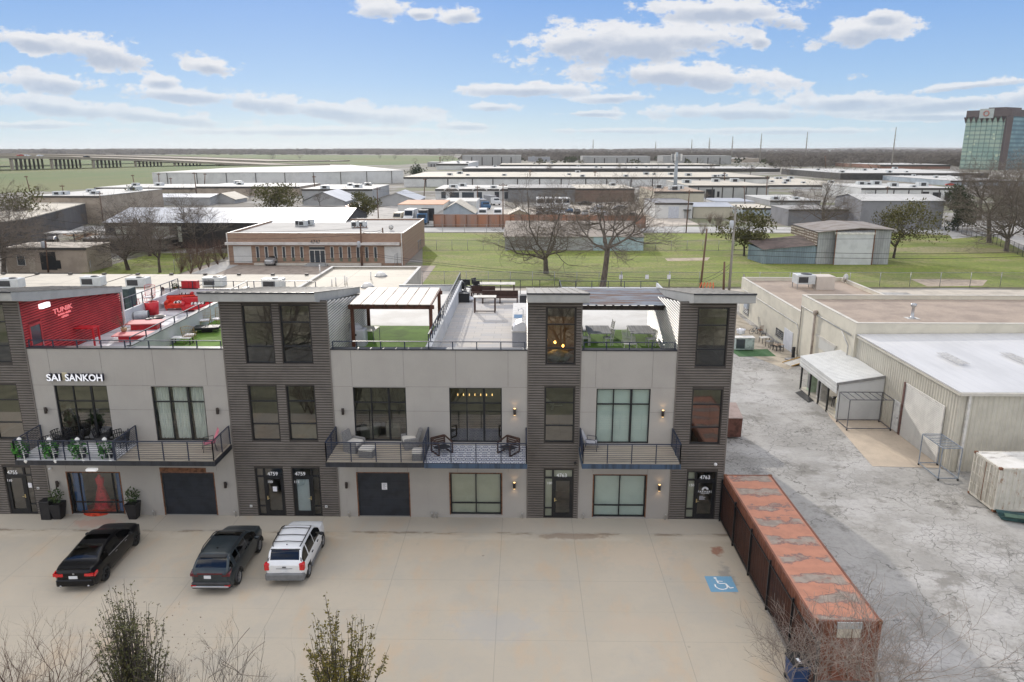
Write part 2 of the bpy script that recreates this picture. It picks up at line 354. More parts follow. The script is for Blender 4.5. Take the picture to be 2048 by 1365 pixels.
# --- cracked asphalt yard
t=NT('yard_asphalt',.9); X,Y,Z=t.xyz()
c=t.mix(t.rng(t.noise(.30,7,.68),.36,.66),(.41,.395,.37),(.30,.288,.265))
c=t.mix(t.math('MULTIPLY',t.rng(t.noise(.16,5,.6,(1,1.6,1),(5,2,0)),.52,.62),.8),c,(.47,.455,.435))
c=t.mix(t.math('MULTIPLY',t.rng(t.noise(.42,7,.75,(1,1,1),(1,9,0)),.52,.64),.85),c,(.20,.188,.165))
c=t.mix(t.math('MULTIPLY',t.rng(t.noise(.12,4,.6,(1,1,1),(7,1,3)),.56,.68),.55),c,(.36,.32,.26))
cells=t.rng(t.vor(2.4,warp=.5),.0,.07,1.,0.); cm=t.rng(t.noise(.25,4,.6,(1,1,1),(3,3,1)),.47,.56)
c=t.mix(t.math('MULTIPLY',t.math('MULTIPLY',cells,cm),.6),c,(.14,.135,.13))
big=t.rng(t.vor(.26,warp=1.6),.0,.009,1.,0.); c=t.mix(t.math('MULTIPLY',big,.8),c,(.085,.08,.07))
big2=t.rng(t.vor(.62,sc=(1.3,.8,1),warp=.9),.0,.010,1.,0.); c=t.mix(t.math('MULTIPLY',t.math('MULTIPLY',big2,t.rng(t.noise(.2,3,.6,(1,1,1),(0,5,2)),.42,.55)),.5),c,(.12,.12,.11))
c=t.mix(t.math('MULTIPLY',t.rng(t.noise(4,8,.78),.44,.66),.38),c,(.21,.205,.195))
c=t.mix(t.math('MULTIPLY',t.rng(t.noise(60,2,.6),.5,.8),.15),c,(.45,.44,.425))
t.bump(t.noise(30,5,.7),.35,.02); YARD=t.out(c)
t=NT('apron_concrete',.88); X,Y,Z=t.xyz()
c=t.mix(t.rng(t.noise(.6,6),.38,.66),(.52,.43,.33),(.44,.365,.285)); c=t.mix(t.math('MULTIPLY',t.rng(t.noise(6,5,.7),.5,.7),.35),c,(.33,.28,.23)); APRON=t.out(c)
t=NT('grass_lawn',.95); X,Y,Z=t.xyz()
c=t.mix(t.rng(t.noise(.07,5,.6,(1,1.5,1)),.36,.64),(.215,.265,.025),(.14,.18,.02))
c=t.mix(t.math('MULTIPLY',t.rng(t.noise(.11,6,.65,(1,2.2,1),(4,4,0)),.47,.62),.85),c,(.25,.235,.075))
c=t.mix(t.math('MULTIPLY',t.rng(t.noise(.05,5,.6,(1,2,1),(9,1,0)),.52,.66),.8),c,(.28,.225,.12))
dx=t.math('DIVIDE',t.math('SUBTRACT',X,90),17); dy=t.math('DIVIDE',t.math('SUBTRACT',Y,110),5); d=t.math('ADD',t.math('SQRT',t.math('ADD',t.math('MULTIPLY',dx,dx),t.math('MULTIPLY',dy,dy))),t.math('MULTIPLY',t.math('SUBTRACT',t.noise(.25,6,.7),.5),2.)); c=t.mix(t.math('MULTIPLY',t.rng(d,1.1,.6),.75),c,(.30,.235,.15))
c=t.mix(t.math('MULTIPLY',t.rng(t.noise(.35,6,.7,(1,1.8,1),(2,7,0)),.5,.64),.55),c,(.24,.22,.06)); c=t.mix(t.rng(t.noise(2.2,7,.8,(1,.6,1)),.42,.66),c,(.10,.13,.018)); t.bump(t.noise(9,6,.8),.6,.1); LAWN=t.out(c)
t=NT('far_ground',1.); X,Y,Z=t.xyz()
c=t.mix(t.rng(t.noise(.012,5,.6),.4,.6),(.23,.21,.18),(.16,.145,.12))
c=t.mix(t.rng(t.noise(.05,6,.65,(1,1,1),(3,0,0)),.5,.62),c,(.29,.28,.26))
c=t.mix(t.math('MULTIPLY',t.rng(t.noise(.02,4,.6,(1,1,1),(8,6,0)),.52,.6),.8),c,(.13,.14,.06))
far=t.rng(Y,700,1600); c=t.mix(far,c,t.mix(t.rng(t.noise(.004,5,.6,(1,.35,1)),.42,.58),(.105,.10,.075),(.19,.17,.14)))
FAR=t.out(c)
sheet('ground',[(-16000,-600),(16000,-600),(16000,16000),(-16000,16000)],-.06,FAR)
t=NT('meadow',1.); X,Y,Z=t.xyz()
c=t.mix(t.rng(t.noise(.01,6,.6,(1,.5,1)),.4,.62),(.07,.115,.016),(.115,.125,.03)); c=t.mix(t.math('MULTIPLY',t.rng(t.noise(.05,5,.7),.5,.7),.5),c,(.075,.10,.03)); MEADOW=t.out(c)
sheet('meadow',pz((-900,327),(-200,318),(420,309),(905,312),(925,322),(800,330),(540,334),(307,346),(307,372),(60,384),(-100,392),(-900,470)),-.045,MEADOW)
struct(sheet('parking_lot',[(-40,-15.6),(19.95,-15.6),(20.16,0),(20.16,.3),(-40,.3)],.0,LOT))
struct(sheet('asphalt_yard',[(19.95,-13.6),(62,-12.9),(62,65),(20.2,65),(20.2,.0)],-.008,YARD))
PALE=M('pale_concrete',(.50,.46,.39),.9,.12,.5); ROADC=M('street_concrete',(.44,.43,.41),.9,.1,.15)
sheet('sidewalk',[(19.95,-15.6),(62,-15.6),(62,-12.9),(19.95,-13.6)],-.002,PALE)
sheet('concrete_apron',pz((1612,735),(1660,835),(1745,933),(1895,937),(1775,800),(1700,760)),.004,APRON)
sheet('pale_patch',pz((1870,1232),(1935,1235),(2030,1335),(1945,1335)),.002,YARD)
sheet('pale_patch',pz((1965,1240),(2048,1243),(2048,1320)),.002,YARD)
sheet('pale_patch',pz((1700,1075),(1790,1100),(1845,1170),(1735,1145)),.002,YARD)
sheet('rubber_mat',pz((1912,952),(1973,968),(1985,1018),(1935,1012)),.012,M('grey_mat',(.27,.26,.24),.9,.15,2)) 
bpy.data.objects['rubber_mat']['kind']=''; del bpy.data.objects['rubber_mat']['kind']
tag(bpy.data.objects['rubber_mat'],'grey rubber mat lying in front of the white shipping container','mat')
o=sheet('turf_mat',pz((1458,700),(1535,699),(1552,713),(1478,714)),.012,M('green_mat',(.05,.12,.045),.95,.2,4)); del o['kind']; tag(o,'green artificial turf mat lying on the yard behind the tower','mat')
sheet('side_path',pz((1470,625),(1500,650),(1610,725),(1575,740),(1470,700)),.003,M('dirt_concrete',(.38,.33,.26),.95,.2,1.))
sheet('lawn',[(-4.6,68.),(120,69.2),(125,131),(113.9,132.5),(97,139.5),(-14.0,139.5)],-.03,LAWN)
sheet('lawn',[(-60,77),(-44.5,77),(-44,103),(-60,103)],-.03,LAWN)
WEED=M('weed_verge',(.09,.085,.04),1.,.4,.8)
for a in ([(-4.6,68.0),(120,69.1),(120,69.9),(-4.6,68.9)],[(-10,107.6),(73,108.4),(73,109.3),(-10,108.4)],[(-14,138.4),(97,138.4),(97,139.5),(-14,139.5)]): sheet('weed_strip',a,-.024,WEED)
sheet('alley_road',[(-80,63.5),(140,63.5),(140,67.3),(-80,67.3)],-.02,M('alley_pave',(.47,.42,.35),.95,.12,.5))
sheet('cross_street',[(-160,140.6),(300,140.6),(300,154),(-160,154)],-.02,ROADC)
sheet('side_street',pz((1905,478),(1985,470),(2160,560),(2160,470),(2040,440),(1880,446)),-.012,M('light_asphalt',(.40,.385,.36),.9,.1,.3))
sheet('office_lot',[(-44,69),(-5,69),(-5,88.2),(-44,88.2)],-.016,M('brown_asphalt',(.29,.24,.20),.95,.15,.8))
sheet('truck_yard',pz((1000,420),(1290,400),(1400,450),(1290,455),(1000,436)),-.016,M('gravel_yard',(.42,.37,.31),.95,.2,.4))
sheet('truck_yard',pz((700,425),(980,380),(1010,400),(1005,455),(700,455)),-.02,M('grey_yard',(.36,.34,.31),.95,.2,.4))
sheet('bare_patch',pz((1330,517),(1420,515),(1415,521),(1335,522)),-.022,M('bare_dirt',(.36,.29,.22),.95,.2,.8))
sheet('bare_patch',pz((1820,558),(1975,560),(1965,572),(1855,573)),-.022,MATS['bare_dirt'])
# behind the camera: verge, street and tan ground, added for the windows to mirror
sheet('verge',[(-60,-24),(70,-24),(70,-15.6),(-60,-15.6)],-.012,M('dry_verge',(.21,.20,.125),.95,.25,.6))
sheet('front_street',[(-90,-36),(90,-36),(90,-24),(-90,-24)],-.01,M('dark_road',(.16,.155,.14),.9,.15,.5))
sheet('verge',[(-90,-70),(90,-70),(90,-36),(-90,-36)],-.014,M('tan_lot',(.34,.31,.22),.95,.3,.12,col2=(.16,.17,.08)))
# painted parking symbol
T_BLUE=NT('blue_paint',.8); c_=T_BLUE.mix(T_BLUE.rng(T_BLUE.noise(5,7,.75),.56,.66),(.19,.40,.58),(.46,.46,.43)); T_BLUE.out(c_)
root=thing('parking_symbol','worn blue square with a white wheelchair symbol painted on the lot','pavement marking',(18.66,-6.1,0))
mb=MB(); mb.add([(18.05,-6.72,.004),(19.27,-6.70,.004),(19.27,-5.46,.004),(18.05,-5.46,.004)],[(0,1,2,3)]); mb.build('blue_square',MATS['blue_paint'],root)
WHP=M('worn_white_paint',(.72,.74,.74),.8,.3,9,lo=.5,hi=.7); mb=MB(); zc=.008
def ring(mb,cx,cy,r0,r1,a0,a1,n=24,z=.008):
    v=[];f=[]
    for i in range(n+1):
        t_=R(a0+(a1-a0)*i/n); v+= [(cx+r0*math.cos(t_),cy+r0*math.sin(t_),z),(cx+r1*math.cos(t_),cy+r1*math.sin(t_),z)]
    for i in range(n): f.append((2*i,2*i+1,2*i+3,2*i+2))
    mb.add(v,f)
ring(mb,18.62,-6.25,.23,.30,150,395); ring(mb,18.50,-5.62,0,.07,0,360)
def stroke(mb,pts,w_=.06,z=.008):
    for a,b in zip(pts[:-1],pts[1:]):
        a=Vector((*a,0));b=Vector((*b,0)); d=(b-a).normalized(); n=Vector((-d.y,d.x,0))*w_/2
        mb.add([tuple((p+q))[:2]+(z,) for p,q in ((a,-n),(b,-n),(b,n),(a,n))],[(0,1,2,3)])
stroke(mb,[(18.52,-5.72),(18.55,-6.05)],.08); stroke(mb,[(18.55,-6.05),(18.86,-6.05)],.07,.0085); stroke(mb,[(18.86,-6.05),(18.98,-6.42)],.07,.009); stroke(mb,[(18.97,-6.42),(19.14,-6.36)],.07,.0095); stroke(mb,[(18.53,-5.86),(18.78,-5.88)],.05,.0098)
mb.build('wheelchair_mark',WHP,root)

# ================================================================ MAIN BUILDING
STUC=NT('grey_stucco',.9); X,Y,Z=STUC.xyz()
c=STUC.mix(STUC.rng(STUC.noise(.5,5),.35,.65),(.41,.388,.355),(.38,.357,.328)); c=STUC.mix(STUC.math('MULTIPLY',STUC.rng(STUC.noise(22,4,.7),.45,.8),.3),c,(.28,.27,.26))
c=STUC.mix(STUC.math('MULTIPLY',STUC.rng(STUC.noise(1.3,5,.7,(3,1,.25)),.56,.75),.25),c,(.27,.26,.24))
STUC.bump(STUC.noise(45,4),.25,.012); STUC=STUC.out(c)
BROWN=M('brown_metal_siding',(.16,.143,.128),.5,.1,1.,metal=.0,spec=.4); GROOVE=M('siding_groove_shade',(.058,.05,.044),.8,.1,1.); GROOVW=M('grey_groove_shade',(.10,.10,.095),.8,.1,1.); GROOVR=M('red_groove_shade',(.17,.014,.018),.8,.1,1.); SIDEW=M('sidelit_siding',(.46,.445,.41),.35,.08,1.,metal=.25)  # grooves coloured darker as shade between ribs; side siding coloured paler as side light
REDS=M('red_siding',(.44,.038,.042),.45,.18,.8,spec=.4); NAVY=M('navy_steel',(.018,.026,.05),.45,.15,5.); BLKF=M('black_frame',(.012,.013,.015),.4,.2,4.)
SOFF=M('canopy_metal',(.36,.36,.345),.55,.07,1.5); ROOFM=M('canopy_roof',(.24,.225,.20),.6,.18,1.2); TPO=M('white_membrane',(.60,.585,.55),.8,.09,.35,col2=(.50,.48,.44))
PARW=M('white_parapet',(.56,.57,.58),.8,.06,.6,col2=(.46,.47,.49)); CAPB=M('dark_cap',(.02,.022,.03),.4); TURF=M('bright_turf',(.105,.20,.02),.95,.2,.9,bump=.4,bscale=60)
WOODD=M('deck_boards',(.40,.35,.28),.8,.12,2.,sx=(.3,6,1)); REDB=M('redwood_beam',(.10,.035,.022),.6,.3,4.,sx=(1,1,.2))
GDK=M('dark_garage_metal',(.022,.026,.034),.45,.2,2.); RUSTE=M('rusty_edge',(.16,.07,.035),.8,.4,6.)
B=thing('townhouse_block','long grey stucco and brown corrugated block with balconies and roof decks','building',(2.,0,0))
def wallx(mb,y,x0,x1,z0,z1,holes,m=0,rev=.14):
    """wall face in the plane Y=y with openings, with reveals"""
    xs=sorted({x0,x1}|{h[0] for h in holes}|{h[1] for h in holes}); zs=sorted({z0,z1}|{h[2] for h in holes}|{h[3] for h in holes})
    xs=[x for x in xs if x0<=x<=x1]; zs=[z for z in zs if z0<=z<=z1]
    for a,b in zip(xs[:-1],xs[1:]):
        for c0,d in zip(zs[:-1],zs[1:]):
            mx,mz=(a+b)/2,(c0+d)/2
            if any(h[0]<mx<h[1] and h[2]<mz<h[3] for h in holes): continue
            mb.quad((a,y,c0),(b,y,c0),(b,y,d),(a,y,d),m)
    for h in holes:
        a,b,c0,d=h
        if a<x0-.01 or b>x1+.01: continue
        mb.quad((a,y,c0),(a,y+rev,c0),(a,y+rev,d),(a,y,d),m); mb.quad((b,y+rev,c0),(b,y,c0),(b,y,d),(b,y+rev,d),m)
        mb.quad((a,y,d),(a,y+rev,d),(b,y+rev,d),(b,y,d),m); mb.quad((a,y+rev,c0),(a,y,c0),(b,y,c0),(b,y+rev,c0),m)
PITCHR=.136
def ribsx(mb,y,x0,x1,z0,z1,holes,m=0,dep=.035):
    z=z0
    while z<z1-.05:
        a,b=z+.03,min(z+PITCHR-.012,z1); iv=[(x0,x1)]
        for h in holes:
            if h[2]-.04<b and h[3]+.04>a:
                nv=[]
                for p,q in iv:
                    if h[1]<=p or h[0]>=q: nv.append((p,q))
                    else:
                        if h[0]-.045>p: nv.append((p,h[0]-.045))
                        if h[1]+.045<q: nv.append((h[1]+.045,q))
                iv=nv
        for p,q in iv: mb.extr([(y-.001,a),(y-dep,a+.02),(y-dep,b-.02),(y-.001,b)],p,q,'x',m)
        z+=PITCHR
def ribsy(mb,x,s,y0,y1,z0,topf,m=0,dep=.035,holes=()):
    """side wall ribs in the plane X=x facing side s, clipped by the sloping roof line"""
    z=z0
    while True:
        a,b=z+.03,z+PITCHR-.012
        ye=min(y1,topf(b)) 
        if ye<=y0+.1: break
        iv=[(y0,ye)]
        for h in holes:
            if h[2]-.04<b and h[3]+.04>a:
                nv=[]
                for p,q in iv:
                    if h[1]<=p or h[0]>=q: nv.append((p,q))
                    else:
                        if h[0]>p: nv.append((p,h[0]))
                        if h[1]<q: nv.append((h[1],q))
                iv=nv
        for p,q in iv: mb.extr([(x+s*.001,a),(x+s*dep,a+.02),(x+s*dep,b-.02),(x+s*.001,b)],p,q,'y',m)
        z+=PITCHR
def W(tl,br): a=PY(*tl);b=PY(*br); return (a.x,b.x,b.z,a.z)
OP={}  # openings: name -> (x0,x1,z0,z1)
e=PY(24,724.4); OP['t0_up']=(e.x-1.43,e.x,8.45,11.45); e=PY(50.4,878.7); OP['t0_mid']=(e.x-1.42,e.x,4.3,7.27); OP['t0_door']=W((5.9,934),(76,1027))
OP['p1_wa']=W((106.6,771.5),(228.5,882)); OP['p1_wb']=W((301,773.2),(418,883)); OP['p1_shop']=W((133,945),(249.6,1028.7)); OP['p1_gar']=W((322,946),(435,1030.5))
OP['t2_ua']=W((483,611),(550.5,727)); OP['t2_ub']=W((558.3,610.4),(626,727)); OP['t2_ma']=W((496,772),(561,882)); OP['t2_mb']=W((572,772),(635.5,881.5)); OP['t2_da']=W((509.8,936.4),(572.3,1030.5)); OP['t2_db']=W((583.3,936.4),(644.5,1030.5))
OP['p2_wa']=W((705,775),(815,883.5)); OP['p2_wb']=W((898,776),(1004,886)); OP['p2_gar']=W((714,946),(820,1030.5)); OP['p2_win']=W((900,947),(1003,1030))
OP['t3_u']=W((1093.4,615.5),(1149.7,729.5)); OP['t3_m']=W((1090.4,775),(1147,885.4)); OP['t3_d']=W((1089,939.3),(1144.7,1033))
OP['p3_w']=W((1193.4,778),(1296.6,888)); OP['p3_g']=W((1188,950.4),(1288.8,1035))
OP['t4_u']=W((1397.9,616.2),(1450,733.4)); OP['t4_m']=W((1386.4,779),(1438,888.8)); OP['t4_d']=W((1375.5,943.4),(1427,1038))
for k,h in list(OP.items()):
    if k.endswith(('door','_da','_db','_d','gar')): OP[k]=(h[0],h[1],.02,h[3])
TW=[('t0',-18.35,-15.4),('t2',-5.35,0.),('t3',9.95,12.6),('t4',17.42,20.15)]; PN=[('p0',-27,-18.35),('p1',-15.4,-5.35),('p2',0.,9.95),('p3',12.6,17.42)]
DECK=8.2; PAR=9.25
def zroof(y): return 11.72-.155*y
def topy(z): return (11.72-z)/.155
for key,x0,x1 in PN:
    hs=[h for k,h in OP.items() if k.startswith(key)]
    mb=MB(); wallx(mb,0,x0,x1,-.02,PAR-.06,hs)
    mb.box(x0,x1,.15,.30,7.45,PAR-.06)   # parapet thickness
    mb.build('wall',STUC,B)
    # score lines in the stucco, 3 mm recessed look as thin proud beads
    mb=MB()
    xs=[x0+ (x1-x0)*f for f in ((.105,.37,.635,.9) if x1-x0>6 else (.16,.75))]
    for x in xs:
        for z0,z1 in ((7.3,9.19),(2.6,3.75)): mb.box(x-.012,x+.012,-.004,0,z0,z1)
    for z in (7.26,5.95):
        iv=[(x0,x1)]
        for h in hs:
            if h[2]<z<h[3]: iv=[q for p in iv for q in ((p[0],min(p[1],h[0])),(max(p[0],h[1]),p[1])) if q[1]>q[0]]
        for a,b in iv: mb.box(a,b,-.0045,0,z-.01,z+.01)
    mb.build('score_lines',M('score_grey',(.25,.24,.225),.9),B)
    mb=MB(); mb.box(x0,x1,-.04,.36,PAR-.06,PAR); mb.build('parapet_cap',CAPB,B)
for key,x0,x1 in TW:
    hs=[h for k,h in OP.items() if k.startswith(key)]
    # tower shell: backing wall, ribs, roof wedge
    mb=MB(); wallx(mb,0,x0,x1,-.02,11.72,hs,0,.16); ribsx(mb,0,x0+.02,x1-.02,0,11.7,hs,1)
    for x in (x0,x1): mb.box(x-.03,x+.03,-.045,.0,0,11.70,1)
    mb.build('tower_wall',[GROOVE,BROWN],B)
    sidem={'t0':REDS,'t2':SIDEW,'t3':SIDEW,'t4':SIDEW}[key]
    for x,s in ((x0,-1),(x1,1)):
        hz=[]
        if key=='t0' and s>0: hz=[(PX(60,640,x1).y-.25,PX(60,640,x1).y+.75,DECK,10.35)]
        z0=0 if (key=='t4' and s>0) else DECK
        mat=BROWN if (key=='t4' and s>0) else sidem
        mb=MB(); mb.add([(x,0,z0),(x,9.2,z0),(x,9.2,zroof(9.2)),(x,0,zroof(0))],[(0,1,2,3)] if s>0 else [(3,2,1,0)]); ribsy(mb,x,s,0.02,9.2,z0+.02,topy,1,.035,hz)
        mb.build('side_wall',[GROOVR if mat is REDS else GROOVE if mat is BROWN else GROOVW,mat],B)
    mb=MB(); mb.quad((x1,9.2,DECK),(x0,9.2,DECK),(x0,9.2,zroof(9.2)),(x1,9.2,zroof(9.2))); mb.build('rear_wall',SIDEW,B)
    # shed canopy: sloping slab with light fascia
    cx0,cx1={'t0':(-19.2,-15.05),'t2':(-5.98,-.33),'t3':(9.95,12.88),'t4':(17.80-.0,20.8)}[key]
    if key=='t4': cx0=17.1
    if key=='t3': cx0=9.9
    cx0,cx1={'t4':(17.84,20.8)}.get(key,(cx0,cx1))
    yb=9.0; f=lambda y: 12.24-.155*(y+.9)
    mb=MB(); mb.extr([(-.9,f(-.9)),(-.9,f(-.9)-.42),(0.3,f(.3)-.5),(yb,f(yb)-.32),(yb,f(yb))],cx0,cx1,'x'); mb.build('canopy',SOFF,B)
    mb=MB(); mb.extr([(-.93,f(-.93)+.003),(-.93,f(-.93)+.03),(yb,f(yb)+.03),(yb,f(yb)+.003)],cx0-.02,cx1+.02,'x')
    n=int((cx1-cx0)/.42)
    for i in range(n+1):
        x=cx0+(cx1-cx0)*i/n; mb.extr([(-.9,f(-.9)+.025),(-.9,f(-.9)+.06),(yb,f(yb)+.06),(yb,f(yb)+.025)],x-.015,x+.015,'x')
    mb.build('canopy_roof',ROOFM,B); mb=MB(); mb.box(cx0-.02,cx1+.02,-.95,-.932,f(-.9)-.03,f(-.9)+.045); mb.build('drip_edge',CAPB,B)
# east end wall of the block and hidden rear walls
mb=MB(); mb.quad((20.15,9.2,0),(20.15,21.6,0),(20.15,21.6,8.15),(20.15,9.2,8.15)); mb.quad((20.15,21.6,0),(-27,21.6,0),(-27,21.6,7.94),(20.15,21.6,7.94)); mb.build('rear_shell',STUC,B)
# roof decks
mb=MB(); mb.box(-27,20.14,.3,21.6,DECK-.25,DECK); mb.build('roof_slab',TPO,B)
t=NT('paver_tiles',.85); X,Y,Z=t.xyz()
br=t.n("ShaderNodeTexBrick"); br.inputs['Scale'].default_value=1.; br.inputs['Mortar Size'].default_value=.012; br.inputs['Brick Width'].default_value=1.2; br.inputs['Row Height'].default_value=.62; br.offset=0.35
br.inputs['Color1'].default_value=(.50,.47,.43,1); br.inputs['Color2'].default_value=(.40,.40,.41,1); br.inputs['Mortar'].default_value=(.27,.26,.25,1)
t.l(t.g.outputs['Position'],br.inputs['Vector']); c=t.mix(t.math('MULTIPLY',t.rng(t.noise(1.2,6,.6,(.5,4,1)),.4,.7),.5),br.outputs[0],(.52,.45,.38)); PAVER=t.out(c)
t=NT('striped_floor',.8); X,Y,Z=t.xyz()
br=t.n("ShaderNodeTexBrick"); br.inputs['Mortar Size'].default_value=.0; br.inputs['Scale'].default_value=1.; br.inputs['Brick Width'].default_value=1.6; br.inputs['Row Height'].default_value=.42; br.inputs['Color1'].default_value=(.72,.72,.74,1); br.inputs['Color2'].default_value=(.33,.33,.35,1); t.l(t.g.outputs['Position'],br.inputs['Vector']); STRP=t.out(br.outputs[0])
mb=MB(); mb.box(5.1,9.95,.3,20.2,DECK+.004,DECK+.03); mb.build('paved_deck',PAVER,B)
mb=MB(); mb.box(9.952,12.4,9.25,20.2,DECK+.004,DECK+.03); mb.build('paved_deck',PAVER,B)
mb=MB(); mb.box(-15.38,-10.45,.3,17.15,DECK+.004,DECK+.03); mb.build('striped_deck',STRP,B)
for x0,x1,y1 in ((0.05,4.75,9.35),(12.65,17.35,8.5),(-10.2,-5.4,12.)):
    mb=MB(); mb.box(x0,x1,.32,y1,DECK+.004,DECK+.035); mb.build('turf_deck',TURF,B)
# dividing walls with rails
RAILM=NAVY
def rail(pts,z0,h,mids=(),step=1.25,r=.028,name='railing',mat=NAVY,post=.05,parent=B,cable=.008):
    mb=MB()
    for a,b in zip(pts[:-1],pts[1:]):
        a=Vector((*a,0));b=Vector((*b,0)); n=max(1,round((b-a).length/step))
        for i in range(n+1):
            p=a.lerp(b,i/n); mb.box(p.x-post/2,p.x+post/2,p.y-post/2,p.y+post/2,z0,z0+h-.01)
        mb.bar((a.x,a.y,z0+h),(b.x,b.y,z0+h),.06,.04)
        for m_ in mids: mb.bar((a.x,a.y,z0+h*m_),(b.x,b.y,z0+h*m_),cable*2)
    return mb.build(name,mat,parent)
for x,y1 in ((-10.32,17.2),(4.93,19.9),(-5.3,15.9)):
    if x==-5.3: continue
    mb=MB(); mb.box(x-.12,x+.12,.36,y1,DECK+.003,PAR); mb.build('divider_wall',PARW,B)
    mb=MB(); mb.box(x-.15,x+.15,.37,y1+.02,PAR+.001,PAR+.035); mb.build('divider_cap',CAPB if x<0 else PARW,B)
rail([(-10.32,.5),(-10.32,17.1)],PAR+.03,.38,step=1.6); rail([(4.93,.45),(4.93,19.8)],PAR+.03,.62,step=.8,mids=(.5,))
for x0,x1 in ((-15.35,-5.4),(.05,9.9),(12.65,17.38)): rail([(x0+.1,.08),(x1-.1,.08)],PAR,.36,step=1.25 if x0<-1 else 1.22)
mb=MB(); mb.box(-16.5,-5.3,17.2,17.4,DECK-.3,9.05); mb.build('rear_parapet',PARW,B)
mb=MB(); mb.box(-16.52,-5.28,17.18,17.42,9.051,9.09); mb.build('rear_cap',CAPB,B)
rail([(-15.9,17.3),(-5.4,17.3)],9.09,.55,step=1.55); 
mb=MB(); mb.add([(-15.38,9.25,DECK+.02),(-15.38,17.19,DECK+.02),(-15.38,17.19,9.05),(-15.38,9.25,9.05)],[(0,1,2,3)]); mb.box(-15.55,-15.39,9.25,17.17,DECK,9.06); mb.build('side_parapet',PARW,B)
rail([(-15.45,9.4),(-15.45,17.3)],9.07,.75,step=1.3,mids=(.5,))
mb=MB(); mb.box(-.0,4.8,21.35,21.6,DECK,8.62); mb.build('rear_parapet',PARW,B); mb=MB(); mb.box(-.02,4.8,21.33,21.62,8.621,8.66); mb.build('rear_cap',CAPB,B)
rail([(5.0,20.1),(12.45,20.1)],DECK+.03,1.08,step=1.5,mids=(.55,),mat=BLKF); rail([(12.45,20.1),(12.45,13.5)],DECK+.03,1.08,step=1.5,mids=(.55,),mat=BLKF)
rail([(12.5,21.4),(20.1,21.4)],8.5,.5,step=1.3); mb=MB(); mb.box(12.45,20.13,21.3,21.58,DECK+.001,8.5); mb.build('rear_parapet',PARW,B)
mb=MB(); mb.box(20.0,20.13,9.25,21.29,DECK+.001,8.9); mb.build('side_parapet',PARW,B)
# ---- windows
def window(h,cols=(),rows=(),split=None,name='window',y=.12,fr=.055,glass=GLASS,thick={}):
    """aluminium frame with fixed mullions; cols/rows as fractions of the opening; rows measured from the bottom"""
    x0,x1,z0,z1=h; mb=MB(); a,b=y-.05,y+.03
    mb.box(x0,x1,a,b,z0,z0+fr); mb.box(x0,x1,a,b,z1-fr,z1); mb.box(x0,x0+fr,a,b,z0+fr,z1-fr); mb.box(x1-fr,x1,a,b,z0+fr,z1-fr)
    rz=[z0+(z1-z0)*r for r in rows]
    for r_ in rz: mb.box(x0+fr,x1-fr,a+.004,b-.004,r_-.03,r_+.03)
    for i,c_ in enumerate(cols):
        xc=x0+(x1-x0)*c_; wd=thick.get(i,.03); mb.box(xc-wd,xc+wd,a+.008,b-.008,z0+fr,z1-fr)
    f=mb.build(name,BLKF,B)
    mb=MB(); mb.quad((x0+fr*.5,y,z0+fr*.5),(x1-fr*.5,y,z0+fr*.5),(x1-fr*.5,y,z1-fr*.5),(x0+fr*.5,y,z1-fr*.5)); mb.build('pane',glass,f)
    return f
TR=(.335,.72)
for k in ('t0_up','t2_ua','t2_ub','t3_u','t4_u'): window(OP[k],rows=(.285,.70))
for k in ('t0_mid','t2_ma','t2_mb','t3_m','t4_m'): window(OP[k],rows=(.30,.715))
GW={}
for k,cg in (('p1_wa',(.34,.68)),('p1_wb',(.33,.68)),('p2_wa',(.335,.67)),('p2_wb',(.33,.66)),('p3_w',(.32,.65))): GW[k]=window(OP[k],cols=cg,rows=(.715,),fr=.06,thick={1:.055},glass=GLASS_C if k in ('p1_wb','p3_w') else GLASS)
window(OP['p1_shop'],cols=(.2,.84),rows=(.27,),fr=.07,glass=GLASS_C); window(OP['p2_win'],cols=(.5,),rows=(.27,),fr=.07,glass=GLASS_C); window(OP['p3_g'],cols=(.5,),rows=(.27,),fr=.07,glass=GLASS_C)
for k in ('p1_shop','p2_win','p3_g','p1_gar','p2_gar'):
    x0,x1,z0,z1=OP[k]; mb=MB(); mb.box(x0-.05,x0,-.02,.06,z0,z1+.04); mb.box(x1,x1+.05,-.02,.06,z0,z1+.04); mb.box(x0,x1,-.02,.06,z1,z1+.04); mb.build('opening_trim',RUSTE,B)
def garage(h):
    x0,x1,z0,z1=h; mb=MB(); n=5
    for i in range(n):
        a=z0+(z1-z0)*i/n; b=z0+(z1-z0)*(i+1)/n-.012; mb.bbox(x0,x1,.08,.14,a,b,.012)
        for j in range(7): mb.box(x0+.02,x1-.02,.072,.0795,a+.03+j*(b-a-.05)/7,a+.045+j*(b-a-.05)/7)
    return mb.build('garage_door',GDK,B)
g1=garage(OP['p1_gar']); g2=garage(OP['p2_gar'])
c_=PY(768.5,974); mb=MB(); mb.box(c_.x-.14,c_.x+.14,.055,.062,c_.z-.19,c_.z+.19); PAPER=M('white_paper',(.75,.75,.78),.7,.05,3); pn=mb.build('notice_sheet',PAPER,g2)
mb=MB(); 
for j in range(7): mb.box(c_.x-.10+.02*(j%2),c_.x+.09-.03*(j%3),.052,.0545,c_.z+.13-j*.045,c_.z+.142-j*.045)
mb.build('notice_print',M('ink',(.08,.08,.12),.7),g2)
mb=MB(); x0,x1,z0,z1=OP['p1_gar']; mb.box(x0-.05,x1-.35,-.03,-.001,z1+.06,z1+.30); mb.build('rusty_header',RUSTE,B)
